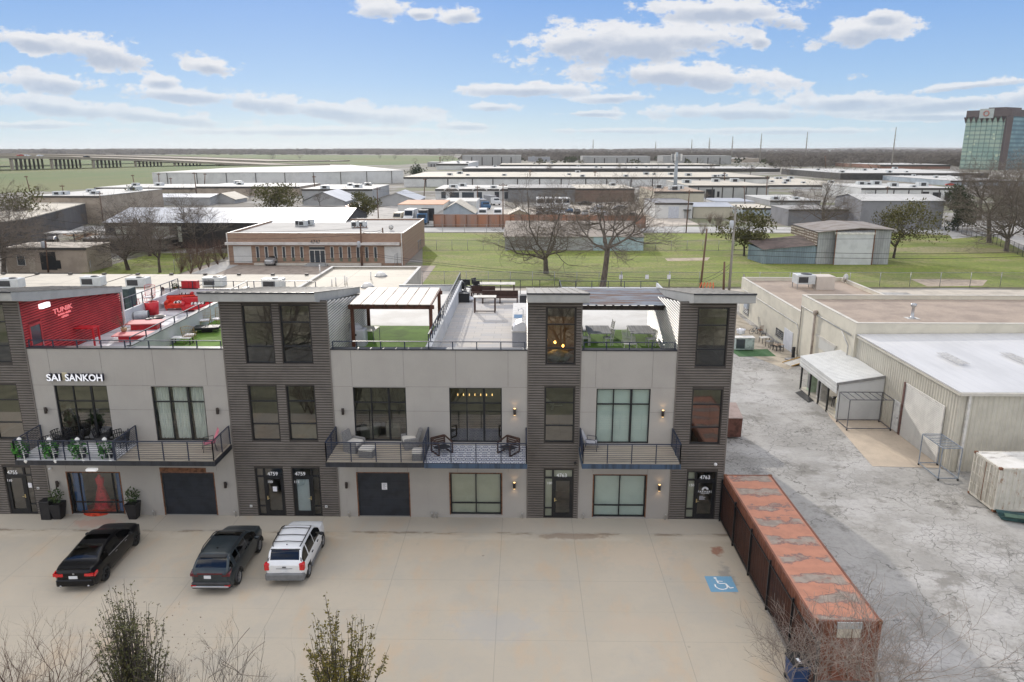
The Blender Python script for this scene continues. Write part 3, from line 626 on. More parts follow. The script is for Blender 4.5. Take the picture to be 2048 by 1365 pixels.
def door(h,side='L',frost=False):
    """glazed door with sidelight; side = where the narrow sidelight stands"""
    x0,x1,z0,z1=h; wd=x1-x0; sl=.30*wd; xd0,xd1=(x0+sl,x1) if side=='L' else (x0,x1-sl); tz=z1-.50; mb=MB(); a,b=.05,.13
    mb.box(x0,x1,a,b,z1-.06,z1); mb.box(x0,x0+.06,a,b,z0,z1-.06); mb.box(x1-.06,x1,a,b,z0,z1-.06)
    xm=xd0 if side=='L' else xd1; mb.box(xm-.05,xm+.05,a+.002,b,z0,z1-.06); mb.box(x0+.06,x1-.06,a+.004,b,tz-.04,tz+.04)
    sx0,sx1=(x0+.06,xm-.05) if side=='L' else (xm+.05,x1-.06); mb.box(sx0,sx1,a+.004,b,z0,z0+.06); mb.box(sx0,sx1,a+.004,b,z0+.50,z0+.56)
    D=mb.build('entrance',BLKF,B)
    dx0,dx1=(xm+.05,x1-.06) if side=='L' else (x0+.06,xm-.05); mb=MB(); st=.11
    mb.box(dx0,dx0+st,.04,.085,z0,tz-.04); mb.box(dx1-st,dx1,.04,.085,z0,tz-.04); mb.box(dx0+st,dx1-st,.04,.085,z0,z0+.25); mb.box(dx0+st,dx1-st,.04,.085,tz-.16,tz-.04)
    mb.build('door_leaf',BLKF,D)
    mb=MB(); mb.quad((x0+.03,.10,z0+.03),(x1-.03,.10,z0+.03),(x1-.03,.10,z1-.03),(x0+.03,.10,z1-.03)); mb.build('door_glass',GLASS_C if frost or h[0]>9 else GLASS,D)
    if frost: mb=MB(); mb.box(dx0+st,dx1-st,.105,.112,z0+.25,tz-.16); mb.build('frosted_film',M('frost',(.42,.47,.50),.5,.05,2),D)
    hx=dx0+.055 if side=='L' else dx1-.055; s=1 if side=='L' else -1
    mb=MB(); mb.box(hx-.025,hx+.025,.015,.04,z0+.92,z0+1.12); mb.tube([(hx,.015,z0+1.02),(hx,-.03,z0+1.02),(hx+s*.12,-.03,z0+1.02)],.014,8); mb.build('handle',M('brass',(.75,.62,.32),.3,.1,3,metal=.9),D)
    return D,(dx0+st,dx1-st,z0+.25,tz-.16),(x0,x1,tz,z1)
D0,_,_=door(OP['t0_door'],'R'); D1,dg1,_=door(OP['t2_da'],'L'); D2,dg2,_=door(OP['t2_db'],'R',True); D3,_,_=door(OP['t3_d'],'L'); D4,dg4,_=door(OP['t4_d'],'L')
WHL=M('white_letters',(.85,.85,.87),.5,.02,1,emit=.12)
for D,s,p in ((D0,'4755',(24.8,945.5)),(D1,'4759',(545.4,948.3)),(D2,'4759',(600.5,948.3)),(D3,'4763',(1123.6,951.5)),(D4,'4763',(1410,955.4))):
    q=PY(*p,.095); text('street_number',s,.30,(q.x,.088,q.z),WHL,D,.004,sx=.92)
for D,s,p in ((D0,'110',(20.5,960.5)),(D1,'100',(541,963.2)),(D2,'115',(594,963.5)),(D3,'100',(1099,966.8)),(D4,'150',(1383,971))):
    q=PY(*p,.095); yq=.034 if D in (D0,D1,D2) else .09; text('suite_number',s,.19,(q.x,yq,q.z),WHL,D,.003,sx=1.)
for D,p,w_,h_ in ((D1,(550,978.5),.11,.14),(D0,(60,971),.10,.14)):
    q=PY(*p,.03); mb=MB(); mb.box(q.x-w_,q.x+w_,.03,.035,q.z-h_,q.z+h_); mb.build('notice_sheet',PAPER,D)
# lettering and sun emblem on the end door
q=PY(1410,983,.09)
text('door_lettering','FARMERS',.155,(q.x,.086,q.z-.03),WHL,D4,.003,spacing=1.25); text('door_lettering','INSURANCE',.075,(q.x,.086,q.z-.13),WHL,D4,.003,spacing=1.1)
mb=MB()
for i in range(9):
    a_=R(8+i*20.5); a2=R(8+i*20.5+12); r0,r1=.075,.185
    mb.add([(q.x+r*math.cos(g),.085,q.z+.08+r*math.sin(g)*.95) for r,g in ((r0,a_),(r1,a_),(r1,a2),(r0,a2))],[(0,1,2,3)])
mb.build('sun_emblem',WHL,D4)
mb=MB()
for i,(x_,l_) in enumerate(((0,.2),(0,.32),(0,.26),(0,.3))): mb.box(q.x-.28,q.x-.28+l_,.083,.088,q.z-.30-i*.06,q.z-.27-i*.06)
mb.build('door_small_print',M('pale_print',(.55,.56,.6),.6),D4)
# interiors seen through the glass
ROOM=M('room_wall',(.34,.32,.28),.9,.1,1.); FLO=M('room_floor',(.20,.165,.12),.5,.2,2.)
def room(x0,x1,z0,z1,d=3.2,wm=ROOM,fm=FLO):
    mb=MB(); y0=.17
    mb.quad((x0,d,z0),(x1,d,z0),(x1,d,z1),(x0,d,z1)); mb.quad((x0,y0,z0),(x0,d,z0),(x0,d,z1),(x0,y0,z1)); mb.quad((x1,d,z0),(x1,y0,z0),(x1,y0,z1),(x1,d,z1)); mb.quad((x0,d,z1),(x1,d,z1),(x1,y0,z1),(x0,y0,z1))
    mb.quad((x0,y0,z0),(x1,y0,z0),(x1,d,z0),(x0,d,z0),1); return mb.build('room_interior',[wm,fm],B)
for key,x0,x1 in TW+PN[1:]:
    for z0,z1 in ((.01,3.3),(4.15,7.6)): room(x0+.12,x1-.12,z0,z1)
    if key[0]=='t': room(x0+.12,x1-.12,8.3,10.9,3.4)
def curtain(h,x0,x1,z0,z1,mat,n=60,amp=.05,y=.3,name='curtain',gather=0.):
    v=[];f=[]; 
    for i in range(n+1):
        t_=i/n; x=x0+(x1-x0)*t_; yy=y+amp*math.sin(t_*n*.9+.8*math.sin(t_*9))
        xb=x+gather*(.5-t_)*(x1-x0)
        v+=[(xb,yy,z0),(x,yy,z1)]
    for i in range(n): f.append((2*i,2*i+2,2*i+3,2*i+1))
    mb=MB(); mb.add(v,f,0,True); return mb.build(name,mat,h if h else B)
CURT=M('sheer_curtain',(.68,.70,.66),.9,.12,6.,sx=(6,1,.2)); BLUEC=M('blue_curtain',(.03,.13,.34),.85,.2,6.,sx=(6,1,.2)); FROSTW=M('roller_blind',(.56,.66,.62),.8,.04,1.); FROST2=M('cream_blind',(.46,.47,.37),.8,.06,1.)
x0,x1,z0,z1=OP['p1_wb']; wd=x1-x0
for a,b in ((.02,.31),(.35,.66),(.70,.95)): curtain(None,x0+a*wd,x0+b*wd,z0+.05,z1-.05,CURT,34,.045,.32,gather=.12)
x0,x1,z0,z1=OP['p3_w']; mb=MB(); mb.box(x0,x1,.2,.21,z0,z1); mb.build('blind',FROSTW,B)
x0,x1,z0,z1=OP['p3_g']; mb=MB(); mb.box(x0,x1,.2,.21,z0,z1); mb.build('blind',FROSTW,B)
x0,x1,z0,z1=OP['p2_win']; mb=MB(); mb.box(x0,x1,.2,.21,z0,z1); mb.build('blind',FROST2,B)
for k in ('t3_d','t4_d'):
    x0,x1,z0,z1=OP[k]; mb=MB(); mb.box(x0,x0+.3*(x1-x0),.2,.21,z0,z1); 
    if k=='t3_d': mb.box(x0+.3*(x1-x0),x1,.2,.21,z1-.5,z1)
    mb.build('blind',FROST2,B)
x0,x1,z0,z1=OP['t2_mb']; mb=MB(); mb.box(x0,x1,.22,.23,z0,z0+.9); mb.build('blind',M('olive_blind',(.30,.30,.2),.8),B)
x0,x1,z0,z1=OP['p1_shop']; wd=x1-x0
curtain(None,x0+.03,x0+.22*wd,z0,z1-.05,BLUEC,18,.05,.35); curtain(None,x0+.85*wd,x1-.03,z0,z1-.05,BLUEC,14,.05,.35)
# balconies
TILEW=M('white_balcony_tile',(.66,.66,.67),.7,.06,1.); DARKS=M('fascia_steel',(.02,.022,.028),.5,.3,2.,sx=(3,1,.3)); BLUEF=M('blue_fascia',(.035,.06,.10),.5,.35,2.,sx=(3,1,.3))
t=NT('patterned_tile',.6); X,Y,Z=t.xyz()
fx=t.math('SUBTRACT',t.math('FRACT',t.math('DIVIDE',X,.40)),.5); fy=t.math('SUBTRACT',t.math('FRACT',t.math('DIVIDE',Y,.40)),.5)
d=t.math('SQRT',t.math('ADD',t.math('MULTIPLY',fx,fx),t.math('MULTIPLY',fy,fy))); rg=t.math('LESS_THAN',t.math('ABSOLUTE',t.math('SUBTRACT',d,.30)),.055)
dm=t.math('LESS_THAN',t.math('ADD',t.math('ABSOLUTE',fx),t.math('ABSOLUTE',fy)),.12); cr2=t.math('GREATER_THAN',t.math('ADD',t.math('ABSOLUTE',fx),t.math('ABSOLUTE',fy)),.86)
k_=t.math('MAXIMUM',rg,t.math('MAXIMUM',dm,cr2)); PTILE=t.out(t.mix(k_,(.60,.61,.64),(.16,.18,.28)))
def balcony(x0,x1,parts,fas):
    d=2.22; mb=MB(); mb.box(x0,x1,-d,-.002,3.82,4.06); o=mb.build('balcony',fas,B)
    for a,b,m_ in parts: mb=MB(); mb.box(a,b,-d+.05,-.003,4.062,4.10); mb.build('deck_floor',m_,o)
    mids=[.12+.88*i/9 for i in range(9)]
    rail([(x0+.05,-.05),(x0+.05,-d+.04),(x1-.05,-d+.04),(x1-.05,-.05)],4.1,1.0,mids=mids,step=1.22,post=.045,parent=o,cable=.009)
    return o
b1=balcony(-15.35,-5.42,[(-15.3,-10.35,TILEW),(-10.3,-5.47,WOODD)],DARKS); rail([(-10.32,-.05),(-10.32,-2.18)],4.1,1.0,mids=[.12+.88*i/9 for i in range(9)],step=1.1,parent=b1,cable=.009)
b2=balcony(.04,9.93,[(.09,4.82,WOODD),(4.9,9.88,PTILE)],DARKS); rail([(4.86,-.05),(4.86,-2.18)],4.1,1.0,mids=[.12+.88*i/9 for i in range(9)],step=1.1,parent=b2,cable=.009)
mb=MB(); mb.box(4.9,9.93,-2.235,-2.222,3.80,4.05); mb.build('blue_fascia',BLUEF,b2)
b3=balcony(12.6,17.42,[(12.65,17.37,WOODD)],BLUEF)
# wall lights
WARM=M('warm_lamp',(1.,.62,.25),.5,0,1,emit=2.5)
def sconce(p,lit):
    q=PY(*p); mb=MB(); mb.lathe([(.065,-.16),(.07,-.15),(.07,.15),(.065,.16)],(q.x,-.12,q.z),14); mb.box(q.x-.05,q.x+.05,-.06,0,q.z-.06,q.z+.06); o=mb.build('wall_light',M('bronze_light',(.03,.022,.018),.5),B)
    if lit:
        mb=MB(); mb.lathe([(.055,.0),(.055,.02)],(q.x,-.12,q.z+.162),12); mb.lathe([(.055,.0),(.055,.02)],(q.x,-.12,q.z-.182),12); mb.build('bulb',WARM,o)
        for s in (1,-1):
            l=bpy.data.lights.new('wall_light_glow','SPOT'); l.energy=2.2; l.color=(1,.6,.28); l.spot_size=R(100); l.shadow_soft_size=.04
            lo=bpy.data.objects.new('wall_light_glow',l); COL.objects.link(lo); lo.location=(q.x,-.14,q.z+s*.2); lo.rotation_euler=(0 if s<0 else math.pi,0,0)
for p in ((93.7,819.7),(116.5,966.6),(436.6,820.9),(452.3,968.5),(686.7,822),(693.7,969)): sconce(p,False)
for p in ((1029.4,822.5),(1028.7,969.8),(1325,826),(1318,974)): sconce(p,True)
# small fittings: doorbell boxes, cameras, pipes, ground stubs
WPL=M('white_plastic',(.7,.7,.7),.5)
for p in ((503,1011.5),(653,1012.5),(77.5,976)):
    q=PY(*p); mb=MB(); mb.box(q.x-.06,q.x+.06,-.07,-.036,q.z-.06,q.z+.06); o=mb.build('door_panel',WPL,B); mb=MB(); mb.lathe([(.03,0),(.03,.01)],(0,0,0),10); mb.v=[(q.x+a,-.071-c,q.z+b) for a,b,c in mb.v]; mb.build('lens',BLKF,o)
q=PY(1430,927.5); mb=MB(); mb.blob((q.x,-.12,q.z),.09,.09,.09,amp=0); mb.build('dome_camera',WPL,B)
q=PY(1150,925); mb=MB(); mb.blob((q.x,-.12,q.z),.08,.08,.08,amp=0); mb.build('dome_camera',BLKF,B)
q=PY(103,936); mb=MB(); mb.blob((q.x,-.12,q.z),.08,.09,.07,amp=0); mb.build('dome_camera',WPL,B)
q=PY(186,938); mb=MB(); mb.bbox(q.x-.28,q.x+.28,-.22,-.001,q.z-.05,q.z+.06,.02); mb.build('awning_lamp',M('lamp_white',(.9,.9,.9),.5,0,1,emit=.5),B)
PIPE=M('grey_pipe',(.42,.41,.39),.6)
for px_,py_ in ((311,1030),(472,1033),(700,1033),(866,1031),(875,1031),(1044,1035),(1165,1037),(1330,1039)):
    q=PZ(px_,py_); mb=MB(); mb.tube([(q.x,-.08,0),(q.x,-.08,.26),(q.x+.02,-.2,.30)],.035,8); mb.tube([(q.x,-.2,.30),(q.x,-.2,.36)],.05,8); mb.build('hose_bib',PIPE,B)
# channel lettering on the wall
a_=PY(97,751); b_=PY(212,757); LET=M('letter_face',(.86,.87,.92),.4,.01,1,emit=.35); LETS=M('letter_side',(.01,.012,.03),.4)
szL=.50; 
def channel(s,xc,z,parent,w_):
    o=text('wall_lettering',s,szL,(0,0,0),LETS,None,.09,(math.pi/2,0,0),'LEFT',bold=.012); me=o.data
    xs=[v.co.x for v in me.vertices]; k=w_/(max(xs)-min(xs)); m0=min(xs); me.transform(Matrix.Translation((xc,-.10,z))@Matrix.Scale(k,4,(1,0,0))@Matrix.Translation((-m0,0,0)))
    me.materials.append(LET)
    for p in me.polygons:
        if p.normal.y<-.9: p.material_index=1
    me.transform(WM[B.name].inverted()); o.parent=B
    return o
zz=PY(150,754.5).z
channel('SAI',PY(97.5,755).x,zz,B,PY(125,755).x-PY(97.5,755).x); channel('SANKOH',PY(134.5,755).x,zz,B,PY(209,757).x-PY(134.5,755).x)
q=PY(130.5,753); mb=MB(); mb.box(q.x-.16,q.x+.1,-.02,-.006,q.z-.2,q.z+.2); mb.build('painted_lit_patch',M('gold_glow',(.62,.55,.36),.6,.05,2),B)  # gold colour stands in for the faint lit patch between the words
# red wall: neon words, lamp, door
def onred(px,py): q=PX(px,py,-15.36); return q
q=onred(125,622); NEON=M('red_neon',(1.,.25,.25),.5,0,1,emit=.35)
for s,dz,sz in (('TUNIK',.10,.36),('fashion studio',-.14,.13),('OPEN',-.32,.15)): text('neon_sign',s,sz,(-15.33,q.y+(0 if sz>.3 else .1),q.z+dz),NEON,B,.01,(math.pi/2,0,math.pi/2),sx=1.6,bold=.008)
q=onred(85,611); mb=MB(); mb.bbox(-15.36,-15.16,q.y-.35,q.y+.35,q.z-.12,q.z+.12,.02); mb.build('flood_lamp',M('lamp_lit',(1,.98,1),.5,0,1,emit=1.2),B)
y0=PX(60,640,-15.4).y-.25; mb=MB(); ex=-15.37
for a in ((y0,y0+.10,DECK+.04,10.3),(y0+.9,y0+1.,DECK+.04,10.3),(y0+.1,y0+.9,10.18,10.3),(y0+.1,y0+.9,9.05,9.2),(y0+.1,y0+.9,DECK+.04,DECK+.25)): mb.box(-15.40,ex+.03,a[0],a[1],a[2],a[3])
dd=mb.build('red_door',REDS,B); mb=MB(); mb.box(-15.40,-15.375,y0+.1,y0+.9,DECK+.25,10.18); mb.build('door_glass',M('dark_pane',(.05,.06,.07),.1,.1,2),dd)
mb=MB(); mb.box(-15.335,-15.29,y0+.83,y0+.87,9.0,9.3); mb.build('handle',M('chrome',(.7,.7,.7),.25,.05,2,metal=1),dd)
q=PX(240,600,-15.4); mb=MB(); mb.bar((-15.3,9.3,DECK),(-15.3,9.3,10.35),.09); mb.build('corner_trim',M('trim_white',(.7,.68,.65),.6),B)
# warm lamps inside: tower bedroom pendants and chandelier
for p in ((1092.5,680),(1110,685),(1126,692)):
    q=PY(*p,1.2); mb=MB(); mb.blob((q.x,1.2,q.z),.06,.06,.08,amp=0); pl=mb.build('pendant_lamp',M('amber_lamp',(1,.45,.08),.5,0,1,emit=22.),B); mb=MB(); mb.tube([(q.x,1.2,q.z+.1),(q.x,1.2,10.8)],.006,4); mb.build('cord',BLKF,pl)
l=bpy.data.lights.new('pendant_glow','POINT'); l.energy=30; l.color=(1,.45,.15); l.shadow_soft_size=.2; lo=bpy.data.objects.new('pendant_glow',l); COL.objects.link(lo); lo.location=(11.4,1.6,9.2)
q=PY(950,793,1.); mb=MB()
mb.bar((q.x-.9,1.,q.z),(q.x+.9,1.,q.z),.03)
mb.build('chandelier',M('gold_metal',(.6,.42,.18),.3,.1,2,metal=.8),B)
mb=MB()
for i in range(7): mb.lathe([(.02,0),(.028,.05),(.012,.12)],(q.x-.9+.3*i,1.,q.z+.03),8)
mb.build('chandelier_bulb',M('amber_soft',(1,.6,.2),.5,0,1,emit=5.),B)
# bed linen, white furniture and hung clothes visible in the rooms
mb=MB(); mb.blob((11.5,1.0,8.62),.75,.6,.3,seed=4,amp=.25,nu=16,nv=9); mb.build('rumpled_bedding',M('green_linen',(.40,.50,.42),.9,.3,6,col2=(.62,.64,.6)),B)
mb=MB(); mb.bbox(1.15,2.1,.7,1.5,4.2,4.85,.08); mb.bbox(2.5,3.2,.8,1.5,4.2,4.95,.06); mb.build('pale_armchairs',M('pale_fabric',(.6,.57,.5),.9,.1,3),B)
mb=MB(); mb.tube([(10.4,1.,6.6),(11.3,1.0,6.0)],.09,8); 
for a in (20,140,260): mb.bar((11.3,1.,5.95),(11.3+.5*math.cos(R(a)),1+.5*math.sin(R(a)),5.9),.12,.02)
mb.build('ceiling_fan',M('fan_white',(.75,.73,.65),.5),B)
def gown(x,y,z,h,mat,seed=1,w_=.3):
    prof=[(w_*1.25,0),(w_*1.1,.12*h),(w_*.85,.35*h),(w_*.55,.58*h),(w_*.42,.66*h),(w_*.6,.78*h),(w_*.66,.88*h),(w_*.3,.94*h),(w_*.18,h)]
    mb=MB(); rnd=random.Random(seed); n=22; v=[];f=[]
    for r,zz_ in prof:
        for j in range(n):
            t_=2*math.pi*j/n; k=1+.12*math.sin(6*t_+seed)*(1-zz_/h); v.append((x+r*k*math.cos(t_),y+r*k*.75*math.sin(t_),z+zz_))
    for i in range(len(prof)-1):
        for j in range(n): a=i*n+j;b=i*n+(j+1)%n; f.append((a,b,b+n,a+n))
    mb.add(v,f,0,True); return mb
# ================================================================ CARS
def interp(keys,x):
    """smooth curve through (x,y) keys"""
    n=len(keys)
    if x<=keys[0][0]: return keys[0][1]
    if x>=keys[-1][0]: return keys[-1][1]
    for i in range(n-1):
        if keys[i][0]<=x<=keys[i+1][0]: break
    def sl(j):
        if j==0: return (keys[1][1]-keys[0][1])/(keys[1][0]-keys[0][0])
        if j==n-1: return (keys[-1][1]-keys[-2][1])/(keys[-1][0]-keys[-2][0])
        a=(keys[j][1]-keys[j-1][1])/(keys[j][0]-keys[j-1][0]); b=(keys[j+1][1]-keys[j][1])/(keys[j+1][0]-keys[j][0])
        return 0 if a*b<=0 else 2*a*b/(a+b)
    x0,y0=keys[i];x1,y1=keys[i+1];h=x1-x0;t=(x-x0)/h;m0,m1=sl(i)*h,sl(i+1)*h
    return (2*t**3-3*t*t+1)*y0+(t**3-2*t*t+t)*m0+(-2*t**3+3*t*t)*y1+(t**3-t*t)*m1
RUBBER=M('tyre_rubber',(.02,.02,.02),.85,.2,8); ALLOY=M('alloy_rim',(.42,.42,.43),.35,.1,4,metal=.7); RIMB=M('black_rim',(.02,.02,.022),.35,.1,4); PLATE=M('number_plate',(.7,.72,.75),.5,.05,9)
REDL=M('tail_lamp',(.45,.008,.01),.15,.15,12,spec=.8,emit=.12); DTRIM=M('dark_trim',(.035,.035,.038),.6,.15,4); LAMPC=M('clear_lamp',(.7,.72,.75),.1,.1,8)
def make_car(name,label,cat,S,paint,loc,rz,group=None,detail=1):
    """S: length L, half width W, keys for top/belt/roof half width, wheel stations"""
    root=thing(name,label,cat,loc,rz,group); Lc,Wd=S['L'],S['W']; n=S.get('n',84); y0=-Lc/2
    body,side,wsh,rear,roofg=MB(),MB(),MB(),MB(),MB(); wr=S['wr']; ax=S['axles']
    def ring_at(s):
        w_=Wd*interp(S['wk'],s); zt=interp(S['top'],s); zb=interp(S['belt'],s); rw=interp(S['roofw'],s)*Wd; bot=interp(S['bot'],s)
        zb=min(zb,zt-.015); p=[]
        pr=[(.90,0.),(.965,.12),(1.,.36),(1.,.62),(.985,.84),(.95,1.)]
        for a,t_ in pr: p.append((w_*a,bot+(zb-bot)*t_))
        wb=w_*.95; we=min(rw,wb-.01); hz=zt-zb
        for t_ in (.12,.5,.84): p.append((wb+(we-wb)*t_**1.15,zb+hz*(1-.06)*t_))
        p.append((we,zb+hz*.93)); p.append((we*.88,zb+hz*.985))
        for t_ in (.55,.25,0.): p.append((we*t_,zt+0.012*(1-t_)*(1 if hz>.2 else .5)))
        return p
    st=[Lc*i/n for i in range(n+1)]; rings=[ring_at(s) for s in st]; k=len(rings[0])
    c0,c1=S['cab']; pil=S['pillars']
    for sx in (-1,1):
        side=MB()
        idx={}
        def vid(mbx,i,j):
            key=(id(mbx),i,j)
            if key not in idx: p=rings[i][j]; mbx.v.append((sx*p[0],y0+st[i],p[1])); idx[key]=len(mbx.v)-1
            return idx[key]
        for i in range(n):
            sm=(st[i]+st[i+1])/2
            for j in range(k-1):
                zc=(rings[i][j][1]+rings[i][j+1][1])/2
                if j<=4 and any((sm-a)**2+(zc-wr)**2<(wr*1.17)**2 for a in ax): continue
                t_=body
                if 5<=j<=7 and c0[0]+.12<sm<c1[1]-.1 and not any(abs(sm-q)<pw for q,pw in pil): 
                    zt=interp(S['top'],sm); zb=interp(S['belt'],sm)
                    if zt-zb>.16: t_=side
                if j>=9:
                    if c1[0]+.06<sm<c1[1]-.04: t_=wsh
                    elif c0[0]+.04<sm<c0[1]-.05: t_=rear
                    elif 'sun' in S and S['sun'][0]<sm<S['sun'][1] and j>=10: t_=roofg
                if (t_ is wsh or t_ is rear) and j==9: t_=body
                q=(vid(t_,i,j),vid(t_,i,j+1),vid(t_,i+1,j+1),vid(t_,i+1,j))
                t_.f.append(q if sx>0 else q[::-1]); t_.m.append(0); t_.sm.append(True)
        if side.f: side.build('side_glass',CARGLASS,root,world=False)
        for e_,rev in ((0,sx>0),(n,sx<0)):
            p=rings[e_]; o=len(body.v); body.v+=[(sx*a,y0+st[e_],b) for a,b in p]+[(0,y0+st[e_],p[0][1])]; f=tuple(range(o,o+k+1)); body.f.append(f[::-1] if rev else f); body.m.append(0); body.sm.append(False)
    bo=body.build('body',paint,root,world=False)
    if wsh.f: wsh.build('windshield',CARGLASS,root,world=False)
    if rear.f: rear.build('rear_window',CARGLASS,root,world=False)
    if roofg.f: roofg.build('sunroof',CARGLASS,root,world=False)
    mb=MB(); mb.box(-Wd*.86,Wd*.86,y0+.25,-y0-.25,.22,.8); mb.box(-Wd*.84,Wd*.84,y0+c0[0]+.35,y0+c1[1]-.35,.8,.93); mb.box(-Wd*.62,Wd*.62,y0+c0[1],y0+c1[0]-.1,.93,S['top'][len(S['top'])//2][1]-.22); mb.build('underbody',DTRIM,root,world=False)
    for a in ax:
        for sx in (-1,1):
            mb=MB(); cx=sx*(Wd-.115); prof=[(wr*.62,-.11),(wr*.93,-.11),(wr,-.07),(wr,.07),(wr*.93,.11),(wr*.62,.11)]; v=[];f=[];q=28
            for r_,h_ in prof:
                for j in range(q): t_=2*math.pi*j/q; v.append((cx+h_,y0+a+r_*math.cos(t_),wr+r_*math.sin(t_)))
            for i in range(len(prof)-1):
                for j in range(q): f.append((i*q+j,i*q+(j+1)%q,(i+1)*q+(j+1)%q,(i+1)*q+j))
            mb.add(v,f,0,True); wh=mb.build('wheel',RUBBER,root,world=False)
            if detail:
                mb=MB(); xo=cx+sx*.085
                for s5 in range(5):
                    t_=2*math.pi*s5/5+.3; d=Vector((0,math.cos(t_),math.sin(t_))); mb.bar(Vector((xo,y0+a,wr))+d*.03,Vector((xo,y0+a,wr))+d*wr*.62,.025,.055,up=(1,0,0))
                v=[];f=[]
                for r_,h_ in ((wr*.62,.1),(wr*.56,.08),(wr*.56,-.05),(.0,-.05)):
                    for j in range(q): t_=2*math.pi*j/q; v.append((cx+sx*h_,y0+a+r_*math.cos(t_),wr+r_*math.sin(t_)))
                for i in range(3):
                    for j in range(q): f.append((i*q+j,i*q+(j+1)%q,(i+1)*q+(j+1)%q,(i+1)*q+j))
                mb.add(v,f,0,False); mb.build('rim',S.get('rim',ALLOY),wh,world=False)
    return root,y0,rings
def part(root,name,mat,fn,bevel=0): mb=MB(); fn(mb); return mb.build(name,mat,root,bevel=bevel,world=False)
PB=M('black_car_paint',(.004,.004,.005),.3,.1,2,spec=.3,coat=.06); PG=M('dark_green_grey_paint',(.026,.037,.044),.3,.15,2,metal=.3,coat=.3); PW=M('white_car_paint',(.78,.79,.80),.25,.02,2,coat=.4)
PSIL=M('silver_paint',(.42,.43,.44),.3,.05,2,metal=.5,coat=.3)
SEDAN=dict(L=4.92,W=.935,wr=.345,axles=(.93,4.02),rim=RIMB,wk=[(0,.76),(.08,.87),(.3,.96),(1.,1.),(3.6,1.),(4.3,.95),(4.65,.85),(4.84,.68),(4.92,.5)],
 top=[(0,.92),(.08,1.08),(.3,1.12),(.62,1.13),(.85,1.20),(1.75,1.42),(2.5,1.47),(2.9,1.45),(3.3,1.30),(3.75,1.06),(4.3,.98),(4.75,.82),(4.92,.62)],
 belt=[(0,.86),(.3,.99),(1.,1.01),(2.5,.97),(3.7,.93),(4.4,.86),(4.92,.56)],roofw=[(0,.78),(.62,.86),(1.,.76),(1.8,.66),(2.6,.655),(3.1,.69),(3.7,.84),(4.3,.82),(4.92,.6)],
 bot=[(0,.42),(.3,.27),(.8,.2),(4.2,.2),(4.92,.3)],cab=((.70,1.72),(2.95,3.78)),pillars=[(2.55,.035),(1.45,.04)],sun=(2.05,2.45))
SUVA=dict(L=4.6,W=.935,wr=.36,axles=(.87,3.62),wk=[(0,.78),(.08,.89),(.3,.97),(.8,1.),(3.5,1.),(4.05,.95),(4.4,.83),(4.54,.68),(4.6,.5)],
 top=[(0,1.0),(.04,1.08),(.12,1.18),(.52,1.55),(.75,1.63),(1.3,1.68),(2.2,1.68),(2.7,1.62),(3.15,1.40),(3.5,1.20),(3.95,1.13),(4.4,.98),(4.6,.72)],
 belt=[(0,.98),(.35,1.10),(1.,1.11),(3.4,1.03),(4.2,.93),(4.6,.66)],roofw=[(0,.84),(.2,.82),(.6,.74),(1.4,.72),(2.4,.72),(3.,.77),(3.5,.87),(4.2,.8),(4.6,.62)],
 bot=[(0,.45),(.3,.3),(.8,.24),(3.9,.24),(4.6,.34)],cab=((.10,.54),(2.68,3.46)),pillars=[(2.2,.035),(1.25,.05),(.62,.12)],sun=(2.15,2.55))
SUVB=dict(L=4.35,W=.90,wr=.345,axles=(.80,3.42),wk=[(0,.84),(.08,.93),(.3,.985),(.8,1.),(3.3,1.),(3.85,.95),(4.15,.84),(4.29,.68),(4.35,.5)],
 top=[(0,1.02),(.04,1.08),(.16,1.22),(.38,1.60),(.7,1.68),(1.8,1.70),(2.45,1.66),(2.9,1.42),(3.2,1.19),(3.7,1.12),(4.15,1.0),(4.35,.74)],
 belt=[(0,1.0),(.3,1.05),(1.,1.05),(3.2,1.0),(4.,.92),(4.35,.68)],roofw=[(0,.84),(.3,.80),(.7,.75),(1.4,.74),(2.3,.74),(2.8,.78),(3.3,.9),(4.,.84),(4.35,.64)],
 bot=[(0,.42),(.3,.3),(.8,.24),(3.7,.24),(4.35,.34)],cab=((.10,.44),(2.42,3.16)),pillars=[(1.95,.04),(.95,.05)])
# sedan
r,y0,_=make_car('sedan','black sedan with red tail lamps parked nose-in nearest the potted plants','car',SEDAN,PB,(-10.12,-6.24-.93+2.46,0),R(3.5))
part(r,'tail_lamp',REDL,lambda m:m.add([(-.88,y0+.17,.74),(-.84,y0+.06,.90),(-.48,y0-.012,.86),(-.48,y0-.012,.76),(-.80,y0+.02,.70)],[(0,1,2,3,4)]) and m.extr([(y0+.02,.75),(y0+.30,.80),(y0+.28,.92),(y0+.03,.88)],-.915,-.86,'x'))
part(r,'tail_lamp',REDL,lambda m:m.extr([(y0+.02,.75),(y0+.30,.80),(y0+.28,.92),(y0+.03,.88)],.86,.915,'x') or 0)
part(r,'tail_lamp',REDL,lambda m:(m.box(.46,.84,y0-.012,y0+.05,.77,.90)))
part(r,'tail_lamp',REDL,lambda m:(m.box(-.84,-.46,y0-.013,y0+.05,.77,.90)))
part(r,'number_plate',PLATE,lambda m:m.box(-.22,.10-.0+.05,y0-.02,y0+.01,.66,.79)); part(r,'badge',ALLOY,lambda m:m.box(-.035,.035,y0-.022,y0+.01,.86,.93))
part(r,'bumper',PB,lambda m:m.bbox(-.80,.80,y0-.06,y0+.25,.32,.62,.05)); part(r,'boot_spoiler',PB,lambda m:m.bar((-.68,y0+.09,1.10),(.68,y0+.09,1.10),.10,.03))
